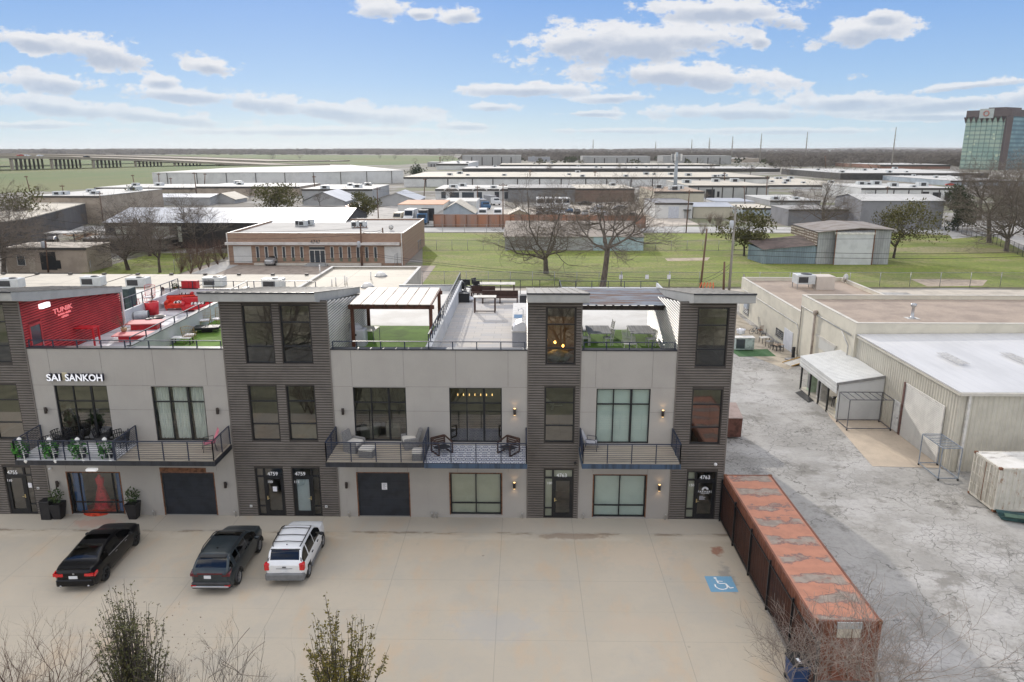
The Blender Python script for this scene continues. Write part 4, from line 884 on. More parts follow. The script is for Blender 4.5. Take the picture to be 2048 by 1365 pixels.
for s in (-1,1): part(r,'mirror',PB,lambda m:m.blob((s*1.02,y0+3.35,1.02),.12,.09,.075,amp=.05)); part(r,'exhaust',ALLOY,lambda m:m.tube([(s*.6,y0-.08,.33),(s*.6,y0+.2,.33)],.045,10))
for yy_ in (1.9,2.85): part(r,'door_handle',ALLOY,lambda m:m.box(.925,.95,y0+yy_,y0+yy_+.16,.86,.885))
part(r,'window_trim',ALLOY,lambda m:m.bar((.90,y0+1.35,1.005),(.90,y0+3.3,.945),.02))
# dark compact suv
r,y0,_=make_car('compact_suv','dark green-grey compact SUV parked between the black sedan and the white SUV','car',SUVA,PG,(-3.92,-6.40-.87+2.3,0),R(.5))
for s in (-1,1):
    part(r,'tail_lamp',M('dark_red_lamp',(.10,.008,.012),.2,.2,10,spec=.8),lambda m:m.extr([(y0-.012,.90),(y0+.22,1.0),(y0+.30,1.10),(y0+.02,1.02)],min(s*.87,s*.52),max(s*.87,s*.52),'x'))
    part(r,'roof_rail',BLKF,lambda m:m.tube([(s*.64,y0+.8,1.66),(s*.665,y0+1.1,1.72),(s*.67,y0+2.3,1.72),(s*.66,y0+2.6,1.65)],.022,6))
    part(r,'mirror',PG,lambda m:m.blob((s*1.04,y0+3.0,1.12),.13,.09,.085,amp=.05))
    part(r,'reflector',REDL,lambda m:m.box(min(s*.85,s*.62),max(s*.85,s*.62),y0-.085,y0+.0,.46,.50))
part(r,'number_plate',PLATE,lambda m:m.box(-.26,.04,y0-.03,y0+.01,.80,.94)); part(r,'light_bar',M('red_bar',(.12,.01,.012),.2,.1,3),lambda m:m.box(-.55,.55,y0-.02,y0+.03,1.0,1.035))
part(r,'bumper',DTRIM,lambda m:m.bbox(-.84,.84,y0-.07,y0+.3,.34,.62,.05)); part(r,'skid_plate',PSIL,lambda m:m.bbox(-.80,.80,y0-.10,y0+.02,.40,.47,.02)); part(r,'roof_spoiler',BLKF,lambda m:m.add([(-.60,y0+.62,1.61),(.60,y0+.62,1.61),(.58,y0+.44,1.565),(-.58,y0+.44,1.565),(-.56,y0+.47,1.53),(.56,y0+.47,1.53)],[(0,1,2,3),(3,2,5,4)]))
part(r,'antenna',BLKF,lambda m:m.extr([(y0+1.0,1.67),(y0+1.14,1.67),(y0+1.02,1.75)],-.02,.02,'x')); part(r,'chrome_fin',ALLOY,lambda m:m.bar((.80,y0+.22,1.15),(.69,y0+.56,1.5),.06,.02))
part(r,'wheel_arch',DTRIM,lambda m:[m.tube([(.925,y0+.87+.44*math.cos(R(a)),.36+.44*math.sin(R(a))) for a in range(0,181,15)],.035,6),m.tube([(.925,y0+3.62+.44*math.cos(R(a)),.36+.44*math.sin(R(a))) for a in range(0,181,15)],.035,6)])
# white suv
r,y0,_=make_car('compact_suv','white SUV with dark grey lower cladding, roof bars and red tail lamps','car',SUVB,PW,(-.92,-5.76-.8+2.17,0),R(1.3))
for s in (-1,1):
    part(r,'tail_lamp',REDL,lambda m:m.bbox(min(s*.89,s*.66),max(s*.89,s*.66),y0-.02,y0+.22,.80,1.12,.03))
    part(r,'roof_rail',BLKF,lambda m:m.tube([(s*.60,y0+.55,1.66),(s*.655,y0+.75,1.74),(s*.665,y0+2.2,1.74),(s*.63,y0+2.45,1.67)],.025,6))
    part(r,'mirror',BLKF,lambda m:m.blob((s*1.0,y0+2.75,1.1),.12,.09,.09,amp=.05))
    part(r,'side_cladding',M('grey_cladding',(.16,.165,.17),.6,.1,4),lambda m:m.bbox(min(s*.86,s*.91),max(s*.86,s*.91),y0+1.2,y0+3.0,.26,.46,.02))
for q in (.85,1.45,2.1): part(r,'cross_bar',BLKF,lambda m:m.tube([(-.655,y0+q,1.73),(0,y0+q,1.765),(.655,y0+q,1.73)],.018,6))
part(r,'number_plate',PLATE,lambda m:m.box(-.16,.16,y0-.03,y0+.0,.70,.83)); part(r,'bumper',MATS['grey_cladding'],lambda m:m.bbox(-.86,.86,y0-.09,y0+.35,.34,.66,.06)); part(r,'trim_strip',ALLOY,lambda m:m.box(-.36,.36,y0-.025,y0+.01,.87,.895))
part(r,'brake_lamp',REDL,lambda m:m.box(-.15,.15,y0+.37,y0+.41,1.585,1.61)); part(r,'window_surround',DTRIM,lambda m:[m.bar((-.74,y0+.13,1.14),(-.64,y0+.42,1.60),.05,.03),m.bar((.74,y0+.13,1.14),(.64,y0+.42,1.60),.05,.03),m.bar((-.64,y0+.40,1.60),(.64,y0+.40,1.60),.05,.04)])
for q in (1.35,2.3): part(r,'door_handle',BLKF,lambda m:m.box(.885,.925,y0+q,y0+q+.17,.90,.94))
part(r,'badge',DTRIM,lambda m:m.box(-.08,.08,y0-.028,y0+.01,.93,.97))
part(r,'antenna',BLKF,lambda m:m.extr([(y0+.62,1.67),(y0+.72,1.67),(y0+.63,1.75)],-.015,.015,'x'))

# ================================================================ ROOF FURNITURE
Z8=DECK+.032
FRM=M('red_furniture',(.50,.012,.02),.45,.15,2); FRM2=M('pink_red_top',(.55,.16,.16),.5,.1,1.); BLKP=M('black_plastic',(.012,.012,.014),.5,.2,3); RATT=M('rattan',(.36,.24,.13),.8,.3,14); GREYF=M('grey_wicker',(.20,.195,.19),.85,.2,20); CUSH=M('cream_cushion',(.60,.57,.52),.95,.06,2); GRYM=M('grey_metal',(.3,.3,.3),.4,.1,3,metal=.5); DBRN=M('dark_wood',(.05,.025,.018),.6,.3,4)
def legs4(mb,x0,x1,y0,y1,z0,z1,w_=.04):
    for x in (x0,x1-w_):
        for y in (y0,y1-w_): mb.box(x,x+w_,y,y+w_,z0,z1)
def table(name,label,p,w_,d,h,topm,legm,rz=0,leg=.05,th=.05,ap=0,cat='table',group=None):
    r=thing(name,label,cat,p,rz,group); mb=MB(); mb.bbox(-w_/2,w_/2,-d/2,d/2,h-th,h,.01); mb.build('table_top',topm,r,world=False)
    for sx in (-1,1):
        for sy in (-1,1): mb=MB(); x=sx*(w_/2-leg); y=sy*(d/2-leg); mb.box(x-leg/2,x+leg/2,y-leg/2,y+leg/2,0,h-th); mb.build('leg',legm,r,world=False)
    if ap: mb=MB(); mb.box(-w_/2+leg,w_/2-leg,-d/2+leg*.6,-d/2+leg*1.2,.08,.08+ap); mb.build('stretcher',legm,r,world=False)
    return r
def lowtable(label,p,w_,d,h,rz=0):
    r=thing('coffee_table',label,'table',p,rz); mb=MB(); mb.bbox(-w_/2,w_/2,-d/2,d/2,h-.06,h,.02); mb.build('table_top',FRM2,r,world=False); mb=MB(); mb.box(-w_*.36,w_*.36,-d*.34,d*.34,0,h-.06); mb.build('plinth',FRM,r,world=False); return r
def wirechair(label,p,rz,mat,tall=.9,cat='chair',name='wire_chair',group=None):
    r=thing(name,label,cat,p,rz,group); mb=MB(); n=9
    for i in range(n):
        x=-.3+.6*i/(n-1); mb.bar((x,-.28,.42),(x,.25,.42),.012); mb.bar((x,.25,.42),(x*1.15,.36,tall+.05*math.cos(x*4)),.012)
    for t_ in (0,.5,1): mb.bar((-.3,-.28+.53*t_,.42),(.3,-.28+.53*t_,.42),.016)
    for z_ in (.55,.7,.85): 
        if z_<tall: mb.bar((-.32,.25+.1*(z_-.4),z_),(.32,.25+.1*(z_-.4),z_),.012)
    mb.build('seat_basket',mat,r,world=False)
    mb=MB(); mb.tube([(-.33,.25,.42),(-.36,.36,tall),(0,.38,tall+.08),(.36,.36,tall),(.33,.25,.42)],.016,6)
    for s in (-1,1): mb.tube([(s*.33,.3,.62),(s*.36,0,.64),(s*.33,-.26,.60),(s*.31,-.28,.42)],.014,6)
    mb.build('hoop_frame',mat,r,world=False)
    for sx in (-1,1):
        for sy in (-1,1): mb=MB(); mb.bar((sx*.27,sy*.24,0),(sx*.25,sy*.22,.42),.022); mb.build('leg',mat,r,world=False)
    mb=MB(); mb.bbox(-.26,.26,-.24,.2,.43,.50,.03); mb.build('seat_cushion',M('striped_cushion',(.7,.68,.68),.9,.4,9),r,world=False)
    return r
def D8(px,py,z=Z8): return tuple(PZ(px,py,z))
# left deck: the red terrace
r=thing('equipment_cabinet','tall dark green metal cabinet at the end of the red wall','cabinet',D8(254,628)); mb=MB(); mb.bbox(-.5,.5,-.4,.6,.05,1.75,.03); mb.build('casing',M('dark_green_metal',(.035,.06,.06),.5,.2,2),r,world=False); mb=MB(); mb.box(-.35,.2,-.42,-.40,.3,1.3); mb.build('vent_grille',BLKF,r,world=False); mb=MB(); mb.box(.0,.1,-.43,-.405,1.45,1.6); mb.build('label_plate',PAPER,r,world=False)
wirechair('red wire chair with striped cushion left of the red planter',D8(277,627),R(60),FRM)
wirechair('tall red wire chair standing behind the red planter',D8(300,607),R(10),FRM,1.25)
PLNT=M('evergreen_leaf',(.035,.07,.02),.8,.4,4,col2=(.075,.10,.03)); TWIG=M('dry_twig',(.16,.11,.075),.9,.3,5)
def leafy(mb,c,rx,rz_,n,s,seed,mat=0):
    rnd=random.Random(seed)
    for _ in range(n):
        a=rnd.uniform(0,6.28); u_=rnd.random()**.5; q=Vector((c[0]+rx*u_*math.cos(a),c[1]+rx*u_*math.sin(a),c[2]+rz_*rnd.uniform(-1,1)*math.sqrt(max(0,1-u_*u_*.8))))
        d=Vector((rnd.gauss(0,1),rnd.gauss(0,1),rnd.gauss(0,1)+.6)).normalized(); e=d.orthogonal().normalized(); e.rotate(Matrix.Rotation(rnd.uniform(0,6.3),3,d)); k=s*rnd.uniform(.6,1.4)
        mb.add([q,q+d*k*.6+e*k*.28,q+d*k*1.2,q+d*k*.6-e*k*.28],[(0,1,2,3)],mat)
    return mb
def twigs(mb,base,h,spread,n,seed,r0=.012,depth=2):
    rnd=random.Random(seed)
    def go(p,d,l,r_,k):
        pts=[p]; q=p.copy()
        for _ in range(3):
            d=(d+Vector((rnd.gauss(0,.14),rnd.gauss(0,.14),rnd.gauss(.04,.08)))).normalized(); q=q+d*l/3; pts.append(q.copy())
        mb.tube(pts,[r_,r_*.8,r_*.6,r_*.35],3 if k<2 else 4,0,False)
        if k>0:
            for _ in range(rnd.randint(2,4)): go(pts[rnd.randint(1,3)],(d+Vector((rnd.gauss(0,.5),rnd.gauss(0,.5),rnd.gauss(.1,.35)))).normalized(),l*rnd.uniform(.45,.75),r_*.55,k-1)
    for _ in range(n):
        a=rnd.uniform(0,6.28); go(Vector(base),Vector((math.cos(a)*spread,math.sin(a)*spread,1)).normalized(),h*rnd.uniform(.4,.6),r0,depth)
    return mb
def pot(name,label,p,r0,r1,h,mat,plant,square=False,seed=1,ph=.6,cat='planter',group=None):
    r=thing(name,label,cat,p,0,group); mb=MB()
    if square:
        v=[(a*r0,b*r0,0) for a,b in ((-1,-1),(1,-1),(1,1),(-1,1))]+[(a*r1,b*r1,h) for a,b in ((-1,-1),(1,-1),(1,1),(-1,1))]+[(a*r1*.86,b*r1*.86,h) for a,b in ((-1,-1),(1,-1),(1,1),(-1,1))]+[(a*r1*.84,b*r1*.84,h-.06) for a,b in ((-1,-1),(1,-1),(1,1),(-1,1))]
        f=[(3,2,1,0),(12,13,14,15)]
        for q in (0,4,8):
            for i in range(4): j=(i+1)%4; f.append((q+i,q+j,q+4+j,q+4+i))
        mb.add(v,f)
    else: mb.lathe([(r0,0),(r1,h),(r1*.88,h),(r1*.86,h-.08)],(0,0,0),24)
    mb.build('pot',mat,r,world=False); mb=MB()
    if plant=='leaf': leafy(mb,(0,0,h+ph*.45),r1*.9,ph*.5,150,.13,seed); mb.build('foliage',PLNT,r,world=False)
    elif plant=='twig': twigs(mb,(0,0,h-.05),ph,.5,6,seed,.014); mb.build('bare_stems',TWIG,r,world=False)
    return r
pot('round_planter','round red planter between the two red wire chairs',D8(305,629),.40,.46,.85,FRM,'twig',seed=3,ph=.8)
r=thing('galvanised_bin','grey metal bin lying on its side on the striped deck','bin',D8(285,640),R(20)); mb=MB(); mb.tube([(-.45,0,.3),(.4,0,.3)],.29,20,cap=False); mb.build('barrel',M('zinc_grey',(.36,.38,.40),.4,.15,3,metal=.4),r,world=False); mb=MB(); mb.tube([(.37,0,.3),(.43,0,.3)],.30,20,cap=False); mb.tube([(.0,0,.3),(.35,0,.3)],.27,20); mb.build('dark_liner',BLKP,r,world=False)
r=thing('fire_bowl','round black fire bowl beside the lying grey bin','fire bowl',D8(316,641)); mb=MB(); mb.lathe([(.15,.0),(.45,.22),(.5,.26),(.42,.24),(.1,.12)],(0,0,0),24); mb.build('bowl',BLKP,r,world=False); mb=MB(); mb.lathe([(.2,0),(.16,.12)],(0,0,0),12); mb.build('foot',BLKP,r,world=False)
lowtable('large pink-topped red table with black dishes, nearer the fire bowl',D8(293,657),2.1,1.25,.42,R(8))
r=thing('dish','small black dish lying on the large red table','dish',tuple(Vector(D8(300,652))+Vector((0,0,.42)))); mb=MB(); mb.lathe([(.1,.0),(.22,.05),(.19,.05),(.08,.02)],(0,0,0),16); mb.build('bowl',BLKP,r,world=False)
lowtable('lower red table nearest the front railing of the terrace',D8(272,680),2.3,1.0,.38,R(8))
r=thing('bare_bush','leafless potted bush on the front red table','plant',tuple(Vector(D8(250,676))+Vector((0,0,.38)))); mb=MB(); mb.lathe([(.14,0),(.18,.22)],(0,0,0),12); mb.build('pot',RATT,r,world=False); mb=MB(); twigs(mb,(0,0,.15),1.,.5,8,6,.014,2); mb.build('bare_stems',TWIG,r,world=False)
table('bar_table','tall red bar table by the red door',D8(172,690),1.5,.7,1.05,FRM,FRM,R(0),.08)
def sofa(label,p,rz,w_,mat,mat2,arm=.22,group=None):
    r=thing('sofa',label,'sofa',p,rz,group); mb=MB(); mb.bbox(-w_/2,w_/2,-.45,.35,.14,.44,.06); mb.build('seat',mat,r,world=False)
    mb=MB(); mb.bbox(-w_/2,w_/2,.24,.46,.40,.92,.09); mb.build('backrest',mat,r,world=False)
    for s in (-1,1): mb=MB(); x=s*(w_/2-arm/2); mb.tube([(x,-.46,.52),(x,.3,.56)],arm*.55,12); mb.box(x-arm*.4,x+arm*.4,-.44,.3,.14,.5); mb.build('armrest',mat,r,world=False)
    for s in (-1,1):
        for t_ in (-.38,.34): mb=MB(); mb.box(s*(w_/2-.12)-.03,s*(w_/2-.12)+.03,t_-.03,t_+.03,0,.14); mb.build('leg',mat,r,world=False)
    mb=MB(); mb.bbox(-w_*.2,w_*.25,-.30,.2,.45,.56,.05); mb.build('throw',mat2,r,world=False)
    return r
t=NT('black_white_throw',.9); X,Y,Z=t.xyz(t.tc.outputs['Object']); wv=t.math('GREATER_THAN',t.math('SINE',t.math('ADD',t.math('MULTIPLY',X,26.),t.math('MULTIPLY',t.noise(9,2),9.))),.0); THROW=t.out(t.mix(wv,(.03,.02,.02),(.75,.72,.70)))
SOFR=M('red_velvet',(.55,.03,.012),.7,.2,2); 
sofa('orange-red sofa with rounded arms facing the red terrace',D8(362,618),R(12),1.9,SOFR,THROW)
sofa('deep red sofa with zigzag throw nearest the canopy',D8(396,621),R(22),2.0,FRM,THROW)
sofa('small red sofa at the back wall under the potted plant',D8(368,600),R(5),1.7,FRM,THROW)
r=thing('red_cabinet','red wooden cabinet against the rear parapet','cabinet',D8(384,598)); mb=MB(); mb.bbox(-.55,.55,-.3,.3,.05,1.35,.02); mb.build('case',FRM,r,world=False); mb=MB(); mb.box(-.01,.01,-.312,-.30,.1,1.3); mb.build('door_gap',BLKF,r,world=False)
pot('plant_pot','potted evergreen behind the small red sofa',D8(353,600),.2,.26,.5,FRM,'leaf',seed=8,ph=.8)
r=thing('mannequin','dark seated mannequin torso in pale cloth by the rear parapet','mannequin',D8(329,609)); mb=MB(); mb.blob((0,0,.5),.26,.22,.5,seed=2,amp=.15); mb.build('torso',M('pale_cloth',(.5,.42,.38),.9,.2,5),r,world=False); mb=MB(); mb.blob((0,0,1.12),.12,.12,.14,amp=.03); mb.build('head',DBRN,r,world=False)
r=thing('side_table','low dark table with white top before the orange-red sofa','table',D8(335,616)); mb=MB(); mb.bbox(-.5,.5,-.3,.3,.3,.38,.01); mb.build('table_top',M('white_top',(.7,.7,.72),.5),r,world=False); mb=MB(); legs4(mb,-.46,.46,-.26,.26,0,.3,.05); mb.build('legs',DBRN,r,world=False)
# right half of the left deck
wirechair('rattan chair beside the black fire table',D8(411,655),R(20),RATT,1.05); wirechair('rattan chair half hidden by the corrugated tower',D8(436,652),R(-15),RATT,1.05)
r=thing('fire_table','low black fire table between the rattan chairs','table',D8(415,664),R(10)); mb=MB(); mb.bbox(-.75,.75,-.4,.4,.2,.34,.03); mb.build('table_top',BLKP,r,world=False); mb=MB(); mb.box(-.3,.3,-.2,.2,0,.2); mb.build('base',BLKP,r,world=False)
wirechair('rattan chair facing away near the front railing',D8(381,686),R(190),RATT,1.0)
table('white_table','low white table in front of the turf, touching the rattan chair',D8(366,688),1.1,.5,.4,M('white_slab',(.75,.74,.72),.5),BLKP)
# pergolas
def pergola(label,x0,x1,y0,y1,zf,zb,roofm,beam,cat='pergola',n=8,rust=False):
    r=thing('pergola',label,cat,((x0+x1)/2,(y0+y1)/2,DECK+.035))
    for x in (x0+.15,x1-.15):
        for y,zt in ((y0+.15,zf),(y1-.15,zb)):
            if rust and x<x0+1: continue
            mb=MB(); mb.box(x-.09,x+.09,y-.09,y+.09,DECK+.036,zt-.12); mb.build('post',beam,r)
    for y,zt in ((y0+.15,zf),(y1-.15,zb)): mb=MB(); mb.box(x0-.05,x1+.05,y-.07,y+.07,zt-.32,zt-.10); mb.build('beam',beam,r)
    for i in range(n):
        x=x0+.1+(x1-x0-.2)*i/(n-1); mb=MB(); mb.bar((x,y0-.25,zf-.06),(x,y1+.2,zb-.06),.06,.12); mb.build('rafter',beam,r)
    mb=MB()
    if not rust:
        for i in range(n-1):
            a=x0+.1+(x1-x0-.2)*i/(n-1)+.04; b=x0+.1+(x1-x0-.2)*(i+1)/(n-1)-.04; mb.add([(a,y0-.25,zf+.03),(b,y0-.25,zf+.03),(b,y1+.2,zb+.03),(a,y1+.2,zb+.03),(a,y0-.25,zf+.01),(b,y0-.25,zf+.01),(b,y1+.2,zb+.01),(a,y1+.2,zb+.01)],[(0,1,2,3),(7,6,5,4),(0,4,5,1),(1,5,6,2),(2,6,7,3),(3,7,4,0)])
    else:
        k=60; v=[];f=[]
        for i in range(k+1):
            t_=i/k; y=y0-.25+(y1-y0+.45)*t_; z=zf+(zb-zf)*t_+.03+.02*(i%2); v+=[(x0-.1,y,z),(x1+.1,y,z)]
        for i in range(k): f.append((2*i,2*i+1,2*i+3,2*i+2))
        mb.add(v,f)
    mb.build('roof_panel',roofm,r); return r
CANV=M('cream_panel',(.66,.61,.53),.7,.04,1.)
t=NT('rusty_sheet',.7,.3); X,Y,Z=t.xyz(); c=t.mix(t.rng(t.noise(.9,6,.7,(.35,2.2,1)),.42,.6),(.24,.27,.31),(.17,.11,.085)); c=t.mix(t.math('MULTIPLY',t.rng(t.noise(1.5,5,.7,(.3,3,1),(5,2,0)),.5,.65),.8),c,(.13,.15,.20)); RSHEET=t.out(c)
pergola('redwood pergola with cream roof panels above the covered grill',.1,4.75,4.05,8.55,10.72,10.74,CANV,REDB)
DB2=M('dark_stained_beam',(.06,.04,.032),.65,.3,4,sx=(1,1,.2))
pergola('dark pergola with rusty corrugated roof above the slatted tables',12.7,17.95,4.0,8.5,10.72,10.70,RSHEET,DB2,n=12,rust=True)
# covered grill, table
r=thing('covered_grill','barbecue under a grey fabric cover below the cream pergola','grill',D8(712,690)); mb=MB(); mb.bbox(-.62,.62,-.38,.38,0,.98,.09); mb.blob((-.05,0,.95),.45,.34,.30,seed=5,amp=.12,nu=20,nv=12); mb.build('cover',M('grey_cover',(.46,.46,.50),.9,.12,2),r,world=False); mb=MB(); mb.box(-.1,.15,-.42,-.36,.62,.72); mb.build('cover_tag',BLKP,r,world=False)
table('folding_table','small folding table with pale top beside the covered grill',D8(739,684),.95,1.1,.8,M('pale_top',(.62,.58,.52),.6,.2,3),GRYM,R(-8),.03)
# middle deck
BT=M('board_top',(.55,.52,.47),.7,.12,2)
table('bar_table','bar-height table with pale top alone on the paved deck',D8(970,624),1.55,.75,1.08,BT,DBRN,0,.09,ap=.06)
table('long_table','long dark table with pale top at the back of the paved deck',D8(992,590),2.9,1.0,.9,BT,DBRN,0,.09)
def bench(label,px,py,w_):
    r=thing('bench',label,'bench',D8(px,py)); mb=MB(); mb.bbox(-w_/2,w_/2,-.3,.3,.38,.46,.01); mb.build('seat',DBRN,r,world=False); mb=MB(); mb.box(-w_/2,w_/2,.26,.32,.46,.85); mb.build('backrest',DBRN,r,world=False)
    for x in (-w_/2+.06,0,w_/2-.06): mb=MB(); mb.box(x-.04,x+.04,-.28,.28,0,.38); mb.build('leg',DBRN,r,world=False)
bench('dark slatted bench in front of the long table',1000,606,2.6); bench('dark bench half hidden behind the bar table',966,596,1.8)
def stackchair(label,px,py,rz,h=1.): 
    r=thing('folded_chair',label,'chair',D8(px,py),rz); mb=MB()
    for s in (-1,1): mb.tube([(s*.24,.1,0),(s*.24,-.08,.5),(s*.24,-.02,h)],.018,6); mb.tube([(s*.22,-.25,0),(s*.22,.15,.6)],.018,6)
    mb.bar((-.24,0,h-.03),(.24,0,h-.03),.03); mb.bar((-.23,-.1,.3),(.23,-.1,.3),.02)
    mb.build('frame',BLKP,r,world=False); mb=MB(); mb.bbox(-.22,.22,-.1,.15,.45,.52,.01); mb.build('seat',BLKP,r,world=False); mb=MB(); mb.bbox(-.22,.22,-.1,-.04,.65,h,.01); mb.build('backrest',BLKP,r,world=False)
for i,(px,py,rz) in enumerate(((926,584,20),(936,587,-30),(947,584,50),(953,592,10),(928,596,-60))): stackchair(['black folding chair hard against the rear railing','black folding chair tilted second from the divider','black folding chair leaning by the long table','black folding chair in front of the stacked ones','black folding chair on the black storage crate side'][i],px,py,R(rz),1.0+.05*i)
r=thing('storage_crate','black storage crate at the divider wall','crate',D8(924,604)); mb=MB(); mb.bbox(-.55,.55,-.3,.4,0,.6,.03); mb.build('body',BLKP,r,world=False); mb=MB(); mb.bbox(-.57,.57,-.32,.42,.6,.66,.02); mb.build('lid',BLKP,r,world=False)
r=thing('bag_of_litter','white bag lying beside the black crate','bag',D8(940,604)); mb=MB(); mb.blob((0,0,.18),.3,.25,.2,seed=3,amp=.3); mb.build('sack',M('white_bag',(.6,.62,.66),.6,.15,5),r,world=False)
r=thing('loudspeaker','black loudspeaker box beside the tower wall','loudspeaker',D8(1048,614)); mb=MB(); mb.bbox(-.3,.3,-.3,.3,.0,.85,.03); mb.build('cabinet',BLKP,r,world=False); mb=MB(); mb.box(-.25,.25,-.31,-.301,.08,.78); mb.build('mesh_front',DTRIM,r,world=False)
# outdoor kitchen
r=thing('outdoor_kitchen','grey outdoor kitchen counter with blue sink and faucet along the tower','kitchen counter',(9.48,8.,Z8)); mb=MB(); mb.box(9.1,9.93,4.3,12.2,Z8,Z8+.84); mb.build('cabinet',M('kitchen_grey',(.38,.39,.42),.7,.05,1),r); mb=MB(); mb.bbox(9.05,9.94,4.25,12.25,Z8+.84,Z8+.89,.01); mb.build('worktop',M('stone_top',(.52,.50,.47),.5,.12,3),r)
q=PZ(1037,634,9.1); mb=MB(); mb.box(9.15,9.65,q.y-.5,q.y+.5,Z8+.892,Z8+.90); mb.build('sink',M('blue_sink',(.05,.14,.26),.3,.1,3),r); mb=MB(); mb.tube([(9.7,q.y,Z8+.89),(9.7,q.y,Z8+1.3),(9.62,q.y,Z8+1.4),(9.45,q.y,Z8+1.36),(9.4,q.y,Z8+1.22)],.018,8); mb.build('faucet',M('chrome',(.7,.7,.7),.2,metal=1),r)
q=PZ(1033,660,9.1); r=thing('gas_grill','white hooded gas grill standing on the grey kitchen counter','grill',(9.45,q.y,Z8+.892)); mb=MB(); mb.extr([(9.12,Z8+.90),(9.85,Z8+.90),(9.85,Z8+1.32),(9.6,Z8+1.42),(9.3,Z8+1.28),(9.12,Z8+1.06)],q.y-.45,q.y+.55,'y'); mb.build('hood',M('white_enamel',(.72,.72,.74),.35,.04,2),r)
for i in range(3): mb=MB(); mb.lathe([(.035,0),(.03,.05)],(0,0,0),10); mb.v=[(9.12-c_,q.y-.25+.3*i+a_,Z8+.97+b_) for a_,b_,c_ in mb.v]; mb.build('knob',BLKF,r)
# right deck furniture
SLT=M('grey_slats',(.36,.36,.355),.6,.25,1.2,sx=(8,.3,1)); WMET=M('white_metal',(.66,.64,.60),.5)
table('patio_table','slatted patio table nearest the tower, white chairs on both sides',D8(1196,684),1.35,1.9,.74,SLT,WMET,0,.05,group='slatted patio tables'); table('patio_table','slatted patio table nearest the slatted wall',D8(1280,684),1.35,1.9,.74,SLT,WMET,0,.05,group='slatted patio tables')
def pchair(label,px,py,rz):
    r=thing('patio_chair',label,'chair',D8(px,py),rz,'white patio chairs'); mb=MB(); mb.bbox(-.25,.25,-.25,.2,.40,.44,.01); mb.build('seat',WMET,r,world=False); mb=MB()
    for i in range(4): mb.box(-.24,.24,.2+.02*i,.225+.02*i,.52+.1*i,.59+.1*i)
    mb.bar((-.25,.2,.4),(-.25,.3,.95),.03); mb.bar((.25,.2,.4),(.25,.3,.95),.03); mb.build('backrest',WMET,r,world=False)
    for sx in (-1,1):
        for sy in (-1,1): mb=MB(); mb.box(sx*.23-.02,sx*.23+.02,sy*.2-.02,sy*.2+.02,0,.40); mb.build('leg',WMET,r,world=False)
for l,px,py,rz in (('white patio chair right of the first slatted table, farther one',1217,672,-80),('white patio chair right of the first slatted table, nearer one',1216,690,-80),('white patio chair left of the first table beside the tower, farther one',1172,676,90),('white patio chair left of the first table beside the tower, nearer one',1172,690,90),('white patio chair right of the second slatted table, farther one',1304,672,-80),('white patio chair right of the second slatted table, nearer one',1301,692,-80)): pchair(l,px,py,R(rz))
r=thing('lounge_chair','white slatted lounge chair at the front parapet','chair',D8(1258,694)); mb=MB()
for i in range(9): mb.box(-.36,.36,-.1+.09*i,-.03+.09*i,.30+.055*i,.325+.055*i)
mb.build('slatted_back',WMET,r,world=False); mb=MB(); mb.box(-.36,.36,-.6,-.12,.28,.31); mb.build('seat',WMET,r,world=False); mb=MB(); legs4(mb,-.36,.36,-.58,.5,0,.28,.04); mb.build('legs',WMET,r,world=False)
# ================================================================ BALCONY FURNITURE
ZB=4.101
def armchair(label,px,py,rz,mat,group=None,cush=True):
    r=thing('wicker_armchair',label,'chair',tuple(PZ(px,py,ZB)),rz,group); mb=MB(); mb.bbox(-.36,.36,-.4,.3,.03,.36,.03); mb.build('seat_base',mat,r,world=False)
    mb=MB(); mb.add([(-.36,.24,.3),(.36,.24,.3),(.36,.36,.3),(-.36,.36,.3),(-.34,.46,.98),(.34,.46,.98),(.34,.56,.96),(-.34,.56,.96)],[(0,1,5,4),(1,2,6,5),(2,3,7,6),(3,0,4,7),(4,5,6,7)]); mb.build('backrest',mat,r,world=False)
    for s in (-1,1): mb=MB(); mb.bbox(min(s*.36,s*.47),max(s*.36,s*.47),-.42,.34,.0,.58,.03); mb.build('armrest',mat,r,world=False)
    if cush: mb=MB(); mb.bbox(-.34,.34,-.40,.26,.365,.50,.04); mb.build('cushion',CUSH,r,world=False)
    return r
armchair('grey wicker armchair with cream cushion at the left end of the balcony',708,900,R(68),GREYF); armchair('grey wicker armchair with cream cushion near the dividing rail',822,893,R(-70),GREYF)
def ottoman(label,px,py,w_,rz):
    r=thing('wicker_ottoman',label,'ottoman',tuple(PZ(px,py,ZB)),rz); mb=MB(); mb.bbox(-w_/2,w_/2,-.3,.3,0,.36,.03); mb.build('base',GREYF,r,world=False); mb=MB(); mb.bbox(-w_/2,w_/2,-.3,.3,.365,.48,.04); mb.build('cushion',CUSH,r,world=False)
ottoman('grey wicker ottoman beside the left grey armchair',735,912,.72,R(-10)); ottoman('grey wicker ottoman with a grey top by the dividing rail',835,918,.5,R(5))
